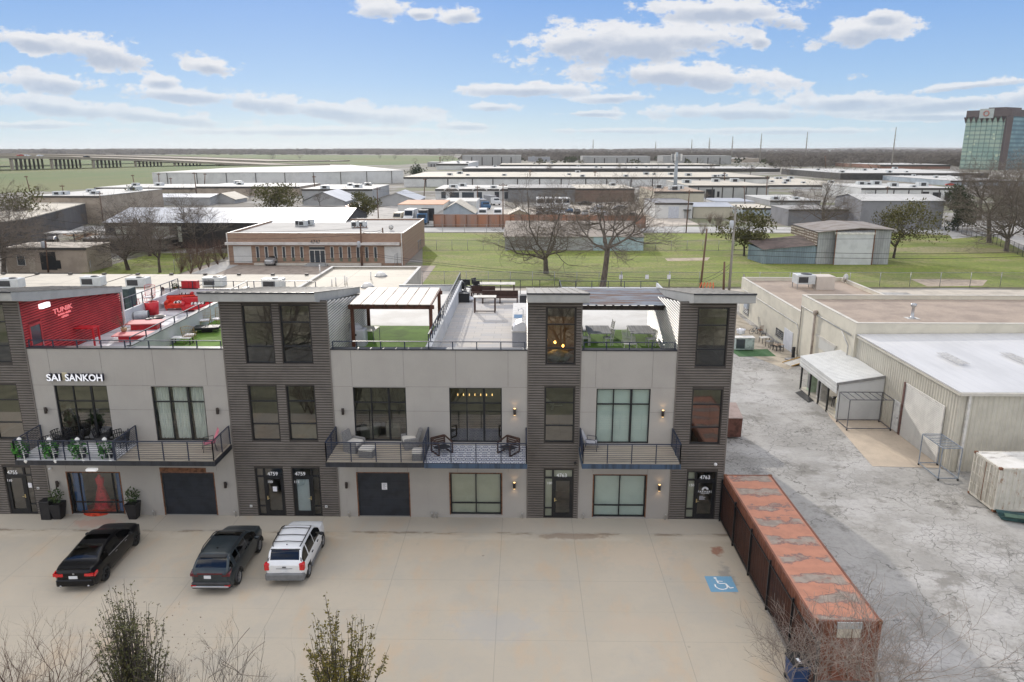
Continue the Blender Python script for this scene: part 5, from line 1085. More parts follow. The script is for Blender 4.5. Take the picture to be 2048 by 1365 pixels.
def framechair(label,px,py,rz):
    r=thing('metal_lounge_chair',label,'chair',tuple(PZ(px,py,ZB)),rz,'black framed lounge chairs on the tiled balcony'); 
    for s in (-1,1):
        mb=MB(); x=s*.38
        for p,q in (((x,-.4,.03),(x,.4,.03)),((x,-.4,.03),(x,-.4,.60)),((x,-.4,.60),(x,.4,.72)),((x,.4,.03),(x,.42,.72))): mb.bar(p,q,.06)
        mb.build('side_frame',DBRN,r,world=False)
    mb=MB()
    for i in range(7): mb.bar((-.36,-.36+.11*i,.34-.012*i),(.36,-.36+.11*i,.34-.012*i),.08,.02)
    mb.build('seat',BLKP,r,world=False); mb=MB(); mb.bar((-.38,.36,.45),(.38,.36,.45),.06); mb.bar((-.38,.42,.72),(.38,.42,.72),.06)
    for i in range(4): mb.bar((-.36,.34+.02*i,.36+.1*i),(.36,.34+.02*i,.36+.1*i),.02,.07)
    mb.build('backrest',DBRN,r,world=False)
framechair('black framed lounge chair on the patterned tiles, beside the dividing rail',884,905,R(35)); framechair('black framed lounge chair on the patterned tiles, beside the corrugated tower',1017,906,R(-35))
def slingchair(label,px,py,rz,fab,frame,h=1.):
    r=thing('patio_chair',label,'chair',tuple(PZ(px,py,ZB)),rz)
    for s in (-1,1): mb=MB(); x=s*.28; mb.tube([(x,-.35,0),(x,-.3,.4),(x,.2,.42),(x,.3,0)],.018,6); mb.tube([(x,-.3,.4),(x,-.25,.62),(x,.22,.64),(x,.2,.42)],.018,6); mb.build('side_frame',frame,r,world=False)
    mb=MB(); mb.add([(-.26,-.3,.41),(.26,-.3,.41),(.26,.2,.40),(-.26,.2,.40),(-.26,-.3,.435),(.26,-.3,.435),(.26,.2,.425),(-.26,.2,.425)],[(0,3,2,1),(4,5,6,7),(0,1,5,4),(1,2,6,5),(3,0,4,7)]); mb.build('seat_sling',fab,r,world=False)
    mb=MB(); mb.add([(-.26,.2,.42),(.26,.2,.42),(.26,.46,h),(-.26,.46,h),(-.26,.225,.41),(.26,.225,.41),(.26,.485,h),(-.26,.485,h)],[(0,1,2,3),(5,4,7,6),(2,6,7,3),(0,3,7,4),(1,5,6,2)]); mb.build('back_sling',fab,r,world=False)
slingchair('pink and red sling chair at the right end of the left balcony',421,900,R(-62),M('pink_sling',(.55,.17,.22),.8,.25,2),BLKF,1.05)
slingchair('grey cushioned folding chair on the right balcony by the tower',1181,899,R(78),M('grey_sling',(.42,.42,.45),.85,.1,3),NAVY,.95)
def lattice(label,px,py,rz):
    r=thing('lattice_chair',label,'chair',tuple(PZ(px,py,ZB)),rz,'black lattice tub chairs'); mb=MB(); n=16
    for i in range(n):
        a=R(-20+220*i/(n-1)); mb.bar((.34*math.cos(a),.34*math.sin(a),.3),(.46*math.cos(a),.46*math.sin(a),.8),.03)
    for z_,r_ in ((.42,.37),(.62,.42),(.8,.46)): mb.tube([(r_*math.cos(R(a)),r_*math.sin(R(a)),z_) for a in range(-20,201,20)],.02,6)
    mb.build('backrest',BLKP,r,world=False); mb=MB(); mb.lathe([(.36,.28),(.38,.36),(.2,.38)],(0,0,0),18); mb.build('seat',BLKP,r,world=False)
    for i in range(4): mb=MB(); a=R(45+90*i); mb.bar((.3*math.cos(a),.3*math.sin(a),0),(.28*math.cos(a),.28*math.sin(a),.3),.035); mb.build('leg',BLKP,r,world=False)
for l,px,py,rz in (('black lattice tub chair under the robe window',125,891,0),('black tub chair second from the robe window, low at the wall',153,889,0),('black tub chair beside the dark window edge',206,888,0),('black lattice tub chair against the dividing rail',244,893,-30),('black tub chair half under the left green plant',104,906,20)): lattice(l,px,py,R(rz))
LEAFG=M('vivid_leaf',(.05,.22,.02),.7,.4,5,col2=(.02,.08,.015)); BONE=M('white_plaster',(.75,.74,.70),.7,.08,6)
for i,(px,py,l) in enumerate(((50,921,'green plant in a black pot with white skeletal ornament at the far left rail'),(109,921,'green plant with white skeletal ornament, second from the left rail'),(165,921,'green plant with white skeletal ornament, third along the rail'),(219,921,'green plant with white skeletal ornament beside the dividing rail'))):
    r=thing('railing_planter',l,'planter',tuple(PZ(px,py-6,ZB)),0,'green planters along the balcony rail'); mb=MB(); mb.lathe([(.16,0),(.24,.42),(.20,.42)],(0,0,0),14); mb.build('pot',BLKP,r,world=False)
    mb=MB(); leafy(mb,(-.12,-.08,.45),.34,.45,240,.14,20+i); mb.build('foliage',LEAFG,r,world=False)
    mb=MB(); rr_=random.Random(i+3); x=-.05
    mb.blob((x,-.12,.98),.11,.10,.13,amp=.1); mb.tube([(x,-.12,.9),(x+.1,-.2,.6),(x+.2,-.26,.2),(x+.24,-.3,-.05)],.03,6)
    for k in range(5): z_=.8-.12*k; mb.tube([(x+.05*k-.16,-.2,z_-.05),(x+.05*k,-.25,z_),(x+.05*k+.16,-.18,z_-.05)],.022,5)
    mb.blob((x+.28,-.32,-.08),.08,.05,.09,amp=.2,seed=i); mb.build('skeletal_ornament',BONE,r,world=False)
# display gown and shop window display
q=PY(139,850,.9); r=thing('display_gown','cream robe on a stand behind the left upper shop window','robe',(q.x,.9,4.16)); gown(q.x,.9,4.2,1.95,M('cream_robe',(.62,.52,.40),.9,.25,4,col2=(.5,.3,.22)),3,.42).build('robe',MATS['cream_robe'],r); mb=MB(); mb.lathe([(.25,0),(.03,.04),(.03,.3)],(q.x,.9,4.16),12); mb.build('stand',BLKF,r)
q=PY(203,985,.8); r=thing('display_gown','red gown on a stand in the ground floor shop window','gown',(q.x,.8,.02)); gown(q.x,.8,.05,1.9,M('red_gown',(.6,.02,.04),.7,.3,5),5,.36).build('gown',MATS['red_gown'],r); mb=MB(); mb.lathe([(.25,0),(.03,.04),(.03,.3)],(q.x,.8,.02),12); mb.build('stand',BLKF,r)
r=thing('rug','round red rug under the window display','rug',(q.x,.7,.016)); mb=MB(); mb.lathe([(1.0,0),(.98,.03)],(q.x,.75,.016),28); mb.build('pile',M('red_rug',(.5,.05,.02),.95,.4,4),r)
q=PY(203,870,1.4); r=thing('display_stool','dark round stool deeper in the upper shop window','stool',(q.x,1.4,4.16)); mb=MB(); mb.lathe([(.1,0),(.3,.3),(.32,.42),(.1,.45)],(q.x,1.4,4.16),16); mb.build('seat',DBRN,r); mb=MB(); mb.lathe([(.2,0),(.2,.02)],(q.x,1.4,4.16),12); mb.build('foot',DBRN,r)
# ground in front of the block
pot('square_planter','tapered black planter with spiky shrub beside the black box, left of the shop window',tuple(PZ(119,1036)),.20,.31,.88,BLKP,'leaf',True,4,.8); pot('square_planter','tapered black planter with spiky shrub right of the shop window',tuple(PZ(269,1036)),.20,.31,.88,BLKP,'leaf',True,9,.85)
r=thing('litter_box','square black box bin standing left of the planter','bin',tuple(PZ(98,1036))); mb=MB(); mb.bbox(-.27,.27,-.25,.25,0,.98,.02); mb.build('body',BLKP,r,world=False); mb=MB(); mb.bbox(-.29,.29,-.27,.27,.98,1.04,.02); mb.build('lid',BLKP,r,world=False)
# ================================================================ CONTAINERS, FENCE, YARD
def corrug(mb,p0,p1,z0,z1,pitch=.28,dep=.04,m=0):
    """vertical trapezoid corrugation along the line p0-p1 (outward = right of travel)"""
    p0=Vector((*p0,0));p1=Vector((*p1,0)); d=(p1-p0); L_=d.length; d.normalize(); nrm=Vector((d.y,-d.x,0)); n=max(1,int(L_/pitch)); ph=[]
    for i in range(n):
        a=i*L_/n; w_=L_/n
        for f_,o_ in ((0,0),(.28,0),(.42,-dep),(.72,-dep),(.86,0)): ph.append((a+f_*w_,o_))
    ph.append((L_,0)); v=[];f=[]
    for s,o_ in ph:
        q=p0+d*s+nrm*o_; v+=[(q.x,q.y,z0),(q.x,q.y,z1)]
    for i in range(len(ph)-1): f.append((2*i,2*i+2,2*i+3,2*i+1))
    return mb.add(v,f,m)
def container(name,label,x0,x1,y0,y1,side,roofm,door,doorm,h=2.59):
    r=thing(name,label,'shipping container',((x0+x1)/2,(y0+y1)/2,0)); b=.15
    mb=MB(); corrug(mb,(x0+.02,y1),(x0+.02,y0),b,h-.1); mb.build('side_panel',side,r); mb=MB(); corrug(mb,(x1-.02,y0),(x1-.02,y1),b,h-.1); mb.build('side_panel',side,r)
    mb=MB(); corrug(mb,(x0,y0+.02),(x1,y0+.02),b,h-.1); mb.build('end_panel',doorm if door=='S' else side,r); mb=MB(); corrug(mb,(x1,y1-.02),(x0,y1-.02),b,h-.1); mb.build('end_panel',side,r)
    mb=MB()
    for x in (x0,x1-.1):
        for y in (y0,y1-.1): mb.box(x,x+.1,y,y+.1,.12,h)
    for z in (.10,h-.12):
        mb.box(x0+.1,x1-.1,y0+.002,y0+.09,z,z+.115); mb.box(x0+.1,x1-.1,y1-.09,y1-.002,z,z+.115); mb.box(x0+.002,x0+.09,y0+.1,y1-.1,z,z+.115); mb.box(x1-.09,x1-.002,y0+.1,y1-.1,z,z+.115)
    mb.build('frame',side,r)
    mb=MB(); 
    for x in (x0-.01,x1-.15):
        for y in (y0-.01,y1-.15):
            for z in (.05,h-.11): mb.box(x,x+.16,y,y+.16,z,z+.13)
    mb.build('corner_casting',RUSTE,r)
    mb=MB(); mb.box(x0+.09,x1-.09,y0+.09,y1-.09,h-.06,h-.02); mb.build('roof',roofm,r); return r
t=NT('orange_container_side',.7); X,Y,Z=t.xyz(); c=t.mix(t.rng(t.noise(1.2,6,.7,(1,1,.4)),.42,.66),(.25,.095,.055),(.165,.065,.042)); c=t.mix(t.math('MULTIPLY',t.rng(t.noise(6,5,.7,(1,1,.3)),.56,.7),.6),c,(.10,.05,.035)); OSIDE=t.out(c)
t=NT('orange_container_roof',.75); X,Y,Z=t.xyz(); wv=t.math('ADD',t.math('SINE',t.math('MULTIPLY',t.math('ADD',Y,t.math('MULTIPLY',t.noise(.5,3,.5,(1,.4,1)),1.6)),4.05)),t.math('MULTIPLY',t.math('SUBTRACT',t.noise(.8,7,.68,(.7,1.3,1)),.5),7.5))
xm_=t.rng(t.math('ABSOLUTE',t.math('SUBTRACT',X,21.38)),1.12,.92); msk=t.math('MULTIPLY',t.rng(wv,.25,.75),xm_)
edge=t.math('MULTIPLY',t.math('MULTIPLY',t.rng(wv,.05,.28),t.rng(wv,.62,.34)),xm_)
c=t.mix(t.rng(t.noise(2,5,.6),.35,.65),(.56,.25,.155),(.48,.215,.135)); c=t.mix(msk,c,t.mix(t.rng(t.noise(3,4),.4,.6),(.30,.24,.195),(.38,.31,.25))); c=t.mix(t.math('MULTIPLY',edge,.8),c,(.17,.13,.12)); OROOF=t.out(c)
r=container('shipping_container','rusty orange shipping container with grey-patched roof behind the black fence',20.16,22.6,-12.46,-.06,OSIDE,OROOF,'',OSIDE)
mb=MB(); mb.box(21.02,21.86,-12.50,-12.462,1.93,2.3); mb.build('patch_plate',M('cream_plate',(.52,.47,.38),.7,.15,3),r); mb=MB(); mb.box(21.0,21.88,-12.52,-12.463,2.31,2.56); mb.build('patch_plate',M('galv_plate',(.45,.46,.47),.4,.1,3,metal=.4),r)
for k in range(4):
    x=20.5+.45*k+(.15 if k>1 else 0); mb=MB(); mb.tube([(x,-12.49,.2),(x,-12.49,2.4)],.02,6); mb.build('lock_rod',RUSTE,r)
t=NT('white_container_paint',.6); X,Y,Z=t.xyz(); c=t.mix(t.rng(t.noise(2,5),.4,.65),(.60,.57,.50),(.52,.49,.42)); c=t.mix(t.math('MULTIPLY',t.rng(t.noise(3.5,6,.75,(1,1,.5)),.57,.68),.75),c,(.30,.16,.08)); WSIDE=t.out(c)
t=NT('white_container_roof',.6); X,Y,Z=t.xyz(); c=t.mix(t.rng(t.noise(1.2,5,.6),.4,.6),(.70,.68,.64),(.62,.60,.55)); c=t.mix(t.math('MULTIPLY',t.rng(t.noise(1.1,5,.7,(.5,3,1)),.56,.63),.8),c,(.22,.19,.16)); WROOF=t.out(c)
r=container('shipping_container','white shipping container with rust streaks at the right edge of the yard',34.98,47.,.92,3.28,WSIDE,WROOF,'',WSIDE)
for k in range(4): y=1.15+.55*k+(.1 if k>1 else 0); mb=MB(); mb.tube([(34.955,y,.25),(34.955,y,2.4)],.022,6); mb.build('lock_rod',WSIDE,r)
mb=MB(); mb.box(34.96,34.985,2.09,2.11,.2,2.45); mb.build('door_gap',RUSTE,r)
for z_ in (.8,1.4,2.0):
    mb=MB(); mb.box(34.965,34.98,1.05,2.0,z_,z_+.05); mb.box(34.965,34.98,2.2,3.15,z_,z_+.05); mb.build('door_rib',WSIDE,r)
# black mesh fence beside the container
t=bpy.data.materials.new('chain_mesh'); t.use_nodes=True; tt=t.node_tree; tt.nodes.clear(); o_=tt.nodes.new("ShaderNodeOutputMaterial"); tr_=tt.nodes.new("ShaderNodeBsdfTransparent"); df=tt.nodes.new("ShaderNodeBsdfDiffuse"); df.inputs[0].default_value=(.05,.05,.05,1); mx_=tt.nodes.new("ShaderNodeMixShader"); mx_.inputs[0].default_value=.16
tt.links.new(tr_.outputs[0],mx_.inputs[1]); tt.links.new(df.outputs[0],mx_.inputs[2]); tt.links.new(mx_.outputs[0],o_.inputs[0]); MESHG=t
def mesh_mat(name,col,k):
    m=MESHG.copy(); m.name=name; 
    for n in m.node_tree.nodes:
        if n.type=='BSDF_DIFFUSE': n.inputs[0].default_value=(*col,1)
        if n.type=='MIX_SHADER': n.inputs[0].default_value=k
    return m
r=thing('picket_fence','black steel picket fence with heavy posts along the orange container','fence',(20.06,-7,0)); FX=20.06
for i,y in enumerate((-.2,-2.72,-5.35,-7.99,-10.7,-13.3)): mb=MB(); mb.box(FX-.04,FX+.04,y-.04,y+.04,0,2.35); mb.build('post',BLKF,r)
mb=MB(); 
for z_ in (.18,2.15): mb.box(FX-.02,FX+.02,-13.3,-.2,z_,z_+.04)
mb.build('fence_rail',BLKF,r)
mb=MB()
y=-13.25
while y<-.22: mb.box(FX-.010,FX+.010,y-.009,y+.009,.12,2.25); y+=.115
mb.build('pickets',BLKF,r)
# litter along the lot edge
r=thing('wheeled_bin','blue wheeled bin with dark lid in front of the orange container','bin',tuple(PZ(1592,1366)),R(8)); mb=MB(); v=[(-.27,-.3,.05),(.27,-.3,.05),(.27,.3,.05),(-.27,.3,.05),(-.32,-.36,.98),(.32,-.36,.98),(.32,.36,.98),(-.32,.36,.98)]; mb.add(v,[(3,2,1,0),(4,5,6,7),(0,1,5,4),(1,2,6,5),(2,3,7,6),(3,0,4,7)]); mb.build('body',M('blue_plastic',(.02,.055,.16),.5,.15,3),r,world=False); mb=MB(); mb.bbox(-.35,.35,-.4,.4,.98,1.05,.03); mb.build('lid',BLKP,r,world=False); mb=MB(); mb.box(-.12,-.02,-.3,.0,1.051,1.056); mb.build('lid_sticker',PAPER,r,world=False)
for s in (-1,1): mb=MB(); mb.tube([(s*.2,.33,.1),(s*.28,.33,.1)],.1,12); mb.build('wheel',BLKP,r,world=False)
r=thing('dumpster','rusty brown steel dumpster behind the end tower','dumpster',(23.2,12.,0)); mb=MB(); mb.extr([(11.3,.15),(13.0,.15),(13.2,1.3),(12.9,1.95),(11.2,1.5)],22.3,24.4,'x'); mb.build('body',M('rust_brown',(.12,.05,.035),.8,.35,2),r); mb=MB(); mb.add([(22.3,11.15,1.52),(24.4,11.15,1.52),(24.4,12.95,1.98),(22.3,12.95,1.98),(22.3,11.15,1.58),(24.4,11.15,1.58),(24.4,12.95,2.04),(22.3,12.95,2.04)],[(0,3,2,1),(4,5,6,7),(0,1,5,4),(1,2,6,5),(2,3,7,6),(3,0,4,7)]); mb.build('lid',M('pinkish_lid',(.42,.32,.28),.7,.1,2),r); mb=MB(); mb.box(24.401,24.42,11.4,11.9,.85,.95); mb.build('yellow_sticker',M('yellow_mark',(.6,.45,.05),.6),r)
# right-hand buildings
CREAM=M('cream_wall',(.62,.58,.48),.9,.06,.6,bump=.1,bscale=20); GRAV=NT('gravel_roof',.95); c=GRAV.mix(GRAV.rng(GRAV.noise(.35,6,.65),.4,.65),(.40,.32,.255),(.30,.24,.195)); c=GRAV.mix(GRAV.math('MULTIPLY',GRAV.rng(GRAV.noise(16,3),.45,.65),.4),c,(.20,.16,.13)); GRAV=GRAV.out(c)
COPE=M('coping',(.55,.52,.46),.8,.08,1.); TAR=M('tar_flash',(.06,.055,.055),.8)
def flatbldg(r,x0,x1,y0,y1,h,wallm,roofm,par=.35,cope=COPE,name='wall',t_=.22):
    mb=MB()
    for a in ((x0,x1,y0,y0+t_),(x0,x1,y1-t_,y1),(x0,x0+t_,y0+t_,y1-t_),(x1-t_,x1,y0+t_,y1-t_)): mb.box(a[0],a[1],a[2],a[3],-.05,h)
    mb.build(name,wallm,r)
    mb=MB(); mb.box(x0+t_,x1-t_,y0+t_,y1-t_,h-par-.2,h-par); mb.build('roof',roofm,r)
    mb=MB(); e=.03
    for a in ((x0-e,x1+e,y0-e,y0+t_+e),(x0-e,x1+e,y1-t_-e,y1+e),(x0-e,x0+t_+e,y0+t_+e,y1-t_-e),(x1-t_-e,x1+e,y0+t_+e,y1-t_-e)): mb.box(a[0],a[1],a[2],a[3],h+.001,h+.05)
    mb.build('coping',cope,r)
BA=thing('workshop','low cream workshop with gravel roof, windows and pipes behind the yard','building',(41.6,42,0)); flatbldg(BA,35.6,47.4,31.9,51.9,4.2,CREAM,GRAV)
BB=thing('workshop','taller cream block with gravel roof joined to the metal warehouse','building',(52,26,0)); flatbldg(BB,35.35,72.,20.3,31.88,5.95,CREAM,GRAV)
def onA(px,py,X_=35.6): return PX(px,py,X_)
def xwin(parent,name,px0,py0,px1,py1,X_,mat,dep=.05,frame=None):
    a=PX(px0,py0,X_); b=PX(px1,py1,X_); y0,y1=sorted((a.y,b.y)); z0,z1=sorted((a.z,b.z)); mb=MB(); mb.box(X_-dep,X_-.001,y0,y1,z0,z1); o=mb.build(name,mat,parent)
    if frame:
        mb=MB(); 
        for k in range(1,4): mb.box(X_-dep-.02,X_-dep-.001,y0,y1,z0+(z1-z0)*k/4-.015,z0+(z1-z0)*k/4+.015)
        mb.box(X_-dep-.03,X_-dep-.021,y0-.1,y1+.1,z0-.1,z0); mb.build('bars',frame,o)
    return o
DPAN=M('dark_pane',(.05,.06,.07),.15,.2,2); WDOOR=M('white_door',(.62,.63,.66),.6,.06,1)
xwin(BA,'window',1488,612,1497,632,35.6,DPAN,.05,GRYM); xwin(BA,'window',1553,655,1566,680,35.6,DPAN,.05,GRYM); xwin(BA,'door',1570,655,1583,706,35.6,WDOOR)
mb=MB(); mb.bbox(35.3,35.59,48.2,49.4,1.2,2.9,.03); mb.build('meter_box',M('blue_grey_box',(.38,.42,.47),.5),BA)
mb=MB(); mb.tube([(35.5,50.8,3.0),(35.5,33.,3.0),(35.45,32.2,2.6),(35.45,32.2,.2)],.05,8); mb.build('conduit',PIPE,BA)
mb=MB(); mb.tube([(35.27,31.5,0),(35.27,31.5,5.0),(35.27,20.9,4.9)],.05,8); mb.tube([(35.2,22.4,4.85),(35.2,21.,4.0),(35.2,21.,3.2)],.05,8); mb.build('conduit',PIPE,BB)
mb=MB(); q=PX(1622,720,35.2); mb.tube([(35.15,q.y,0),(35.15,q.y,4.9)],.11,10); mb.lathe([(.11,0),(.2,.15),(.2,.4),(.1,.45)],(35.15,q.y,4.9),12); mb.build('flue',M('tan_pipe',(.36,.30,.25),.7,.15,3),BB)
xwin(BB,'loading_door',1640,672,1668,716,35.35,M('pale_shutter',(.55,.54,.5),.7,.05,1)); mb=MB(); a=PX(1634,668,35.3); b=PX(1670,695,35.3); mb.box(35.28,35.34,b.y-.2,a.y+.2,3.15,3.35); mb.build('lintel',COPE,BB)
q=PZ(1652,577,0)
def acunit(r,c,w_,d,h,mat,leg=0,fan=True):
    x,y,z=c; mb=MB(); mb.bbox(x-w_/2,x+w_/2,y-d/2,y+d/2,z+leg,z+leg+h,.02); mb.build('housing',mat,r)
    mb=MB(); mb.box(x-w_*.42,x+w_*.1,y-d/2-.012,y-d/2-.001,z+leg+h*.15,z+leg+h*.8); mb.build('coil_grille',DTRIM,r)
    if fan: mb=MB(); mb.lathe([(min(w_,d)*.36,0),(min(w_,d)*.34,.05)],(x+w_*.12,y,z+leg+h+.001),18); mb.build('fan',BLKP,r)
    if leg:
        mb=MB(); legs4(mb,x-w_/2+.05,x+w_/2-.05,y-d/2+.05,y+d/2-.05,z,z+leg,.07); mb.build('stand',GRYM,r)
q=PZ(1620,577,3.87); ra=thing('rooftop_unit','large grey rooftop unit on legs with beige duct on the gravel roof','air conditioner',tuple(q)); ACM=M('ac_grey',(.52,.54,.54),.5,.06,2); acunit(ra,(q.x-.8,q.y,3.87),2.,1.7,1.0,ACM,.6); mb=MB(); mb.bbox(q.x+.3,q.x+2.3,q.y-1.0,q.y+.9,3.87,5.35,.02); mb.build('duct_box',M('beige_duct',(.55,.49,.43),.7,.04,1),ra)
def dish(label,p,s=.5,rz=0):
    r=thing('satellite_dish',label,'satellite dish',p,rz); mb=MB(); mb.tube([(0,0,0),(0,0,s)],.03,6); mb.build('mast',GRYM,r,world=False); mb=MB(); mb.lathe([(.02,0),(s*.6,.03),(s,.14)],(0,0,0),18); mb.v=[(a,-c_,b+s*1.2) for a,b,c_ in mb.v]; mb.build('reflector',WMET,r,world=False); mb=MB(); mb.bar((0,-.02,s*.7),(0,-s,s*1.1),.02); mb.build('feed_arm',GRYM,r,world=False)
dish('white satellite dish at the far right corner of the gravel roof',tuple(PZ(1688,566,3.87)),.5,R(30))
q=PZ(1824,637,5.6); r=thing('roof_vent','white metal vent pipe on the taller gravel roof','vent',tuple(q)); mb=MB(); mb.lathe([(.35,0),(.12,.12),(.1,.9),(.22,1.0),(.22,1.2),(.05,1.25)],tuple(q),14); mb.build('pipe',PSIL,r); mb=MB(); mb.box(q.x-.5,q.x+.5,q.y-.4,q.y+.4,5.6,5.62); mb.build('flashing',TPO,r)
# metal warehouse
RIBW=M('cream_ribbed_metal',(.56,.53,.45),.5,.06,1.); GALVR=NT('white_metal_roof',.5); X,Y,Z=GALVR.xyz(); c=GALVR.mix(GALVR.rng(GALVR.noise(.5,5,.6,(1,.3,1)),.4,.7),(.60,.595,.59),(.52,.515,.51)); c=GALVR.mix(GALVR.math('MULTIPLY',GALVR.math('LESS_THAN',GALVR.math('FRACT',GALVR.math('MULTIPLY',X,1.6)),.08),.35),c,(.42,.43,.45)); GALVR=GALVR.out(c)
BM=thing('metal_warehouse','cream ribbed metal warehouse with white roof and roller door','building',(50,13,0)); mb=MB(); corrug(mb,(35.55,20.28),(35.55,6.3),-.05,5.0,.30,.035); mb.build('wall',RIBW,BM); mb=MB(); corrug(mb,(35.55,6.3),(66.,6.3),-.05,5.0,.30,.035); mb.build('wall',RIBW,BM)
mb=MB(); mb.add([(35.45,6.15,5.02),(66,6.15,5.02),(66,20.25,5.35),(35.45,20.25,5.05),(35.45,6.15,5.10),(66,6.15,5.10),(66,20.25,5.43),(35.45,20.25,5.13)],[(0,3,2,1),(4,5,6,7),(0,1,5,4),(3,0,4,7)]); mb.build('roof',GALVR,BM)
mb=MB(); mb.box(35.45,66,6.0,6.15,4.9,5.08); mb.build('gutter',COPE,BM); mb=MB(); mb.box(35.42,35.56,6.1,20.2,4.86,5.0); mb.build('eave_trim',RIBW,BM); mb=MB(); mb.box(36.0,36.14,6.12,6.28,0,4.9); mb.build('downspout',WMET,BM)
for px,py in ((1905,720),(2035,720)):
    q=PZ(px,py,5.2); mb=MB()
    for k in range(4): mb.box(q.x-.35+.2*k,q.x-.27+.2*k,q.y-1.4,q.y+1.4,5.30,5.33)
    mb.build('skylight',M('faded_fibre',(.45,.44,.42),.6,.2,3),BM)
a=PX(1812,772,35.5); 
y_b,y_a=PZ(1800,868).y,PZ(1886,930).y; y1_,y0_=12.2,7.6
mb=MB(); z=.02
while z<3.6: mb.bbox(35.44,35.51,y0_,y1_,z,z+.105,.01); z+=.12
rd=mb.build('roller_door',M('shutter_white',(.62,.61,.57),.5,.1,1,col2=(.52,.51,.48)),BM); mb=MB(); mb.box(35.40,35.5,y1_,y1_+.22,0,3.75); mb.build('door_jamb',M('rust_jamb',(.12,.06,.05),.7,.2,4),BM); mb=MB(); mb.box(35.42,35.5,y0_-.12,y0_,0,3.75); mb.box(35.42,35.5,y0_,y1_,3.65,3.75); mb.build('door_jamb',WMET,BM)
mb=MB(); mb.box(35.42,35.5,12.6,13.5,.05,2.15); dd=mb.build('side_door',M('white_panel_door',(.66,.66,.64),.5),BM); mb=MB(); mb.box(35.40,35.42,12.68,12.74,1.,1.1); mb.build('handle',BLKF,dd)
# lean-to canopy
r=thing('lean_to','white metal lean-to shelter with open counter beside the warehouse','shelter',(34,19,0)); CW=M('white_sheet_metal',(.58,.585,.57),.5,.05,1.)
mb=MB(); k=24
for i in range(k):
    y=15.2+7.4*i/k; y2=15.2+7.4*(i+1)/k-.03; mb.add([(32.15,y,2.66),(32.15,y2,2.66),(35.5,y2,3.22),(35.5,y,3.22),(32.15,y,2.72),(32.15,y2,2.72),(35.5,y2,3.28),(35.5,y,3.28)],[(4,7,6,5),(0,1,2,3),(0,4,5,1),(2,6,7,3),(0,3,7,4),(1,5,6,2)])
mb.build('roof',CW,r); mb=MB()
for k in range(3): mb.bbox(32.16,32.22,15.25,22.55,1.95+.24*k,2.17+.24*k,.01)
mb.build('front_valance',CW,r); mb=MB(); mb.extr([(32.3,0.02),(35.5,0.02),(35.5,3.18),(32.3,2.62)],15.22,15.3,'y'); mb.build('end_wall',CW,r)
mb=MB(); mb.add([(32.1,15.15,2.60),(35.5,15.15,3.14),(35.5,15.15,3.34),(32.1,15.15,2.78),(32.1,15.21,2.60),(35.5,15.21,3.14),(35.5,15.21,3.34),(32.1,15.21,2.78)],[(0,1,2,3),(3,2,6,7)]); mb.build('gable_trim',GRYM,r)
for y in (16.9,18.6,20.4,22.3): mb=MB(); mb.box(32.25,32.37,y-.06,y+.06,0,2.66); mb.build('post',BLKF,r)
mb=MB(); mb.box(32.3,35.5,15.3,22.5,.0,.12); mb.build('slab',PALE,r); mb=MB(); mb.box(35.0,35.05,15.4,22.4,.12,2.9); mb.build('back_wall',M('dark_interior',(.03,.03,.03),.9),r)
def fridge(label,y,mat,h=1.8):
    q=thing('display_fridge',label,'fridge',(33.0,y,.12)); mb=MB(); mb.bbox(-.35,.35,-.4,.4,0,h,.03); mb.build('case',mat,q,world=False); mb=MB(); mb.box(-.36,-.352,-.3,.3,.2,h-.4); mb.build('door_glass',GRYM,q,world=False)
fridge('green-tinted fridge at the far end of the lean-to',21.5,M('pale_green',(.40,.52,.38),.5)); fridge('white fridge in the middle of the lean-to',19.5,WMET,1.7); fridge('cream low fridge near the lean-to end wall',15.9,M('cream_enamel',(.55,.52,.35),.5),1.2)
r=thing('scrap_heap_board','tangle of dark stools under the lean-to','stool',(33.2,17.6,.12)); mb=MB(); mb.lathe([(.25,.7),(.25,.76)],(0,0,0),14); mb.build('seat',BLKP,r,world=False)
for a in (0,90,180,270): mb=MB(); mb.bar((.24*math.cos(R(a)),.24*math.sin(R(a)),0),(.18*math.cos(R(a)),.18*math.sin(R(a)),.7),.03); mb.build('leg',BLKP,r,world=False)
r.name='bar_stool'; r['label']='dark round bar stool inside the lean-to opening'
def rackf(label,x0,x1,y0,y1,h,n,mat,horiz='y'):
    r=thing('wheeled_rack',label,'rack',((x0+x1)/2,(y0+y1)/2,0),0,'wheeled steel racks'); p=[(x0,y0),(x1,y0),(x1,y1),(x0,y1)]
    for x,y in p: mb=MB(); mb.bar((x,y,.14),(x,y,h),.05); mb.build('post',mat,r); mb=MB(); mb.tube([(x-.03,y,.07),(x+.03,y,.07)],.07,12); mb.build('caster',BLKP,r)
    mb=MB()
    for z_ in (.16,h):
        for i in range(4): a=p[i];b=p[(i+1)%4]; mb.bar((*a,z_),(*b,z_),.05)
    mb.build('frame',mat,r); mb=MB()
    for i in range(1,n):
        t_=i/n
        if horiz=='y': mb.bar((x0,y0+(y1-y0)*t_,h+.003),(x1,y0+(y1-y0)*t_,h+.003),.035)
        else: mb.bar((x0+(x1-x0)*t_,y0,h+.003),(x0+(x1-x0)*t_,y1,h+.003),.035)
    mb.build('rungs',mat,r); return r
DSTL=M('dark_steel_tube',(.10,.10,.11),.5,.3,4); GSTL=M('blue_grey_tube',(.22,.25,.29),.5,.2,4)
rackf('dark steel rack on wheels beside the lean-to end wall',32.2,35.2,13.0,14.7,2.25,6,DSTL,'x'); rackf('grey steel ladder-topped rack on wheels before the roller door',34.2,35.35,4.95,7.2,2.05,9,GSTL)
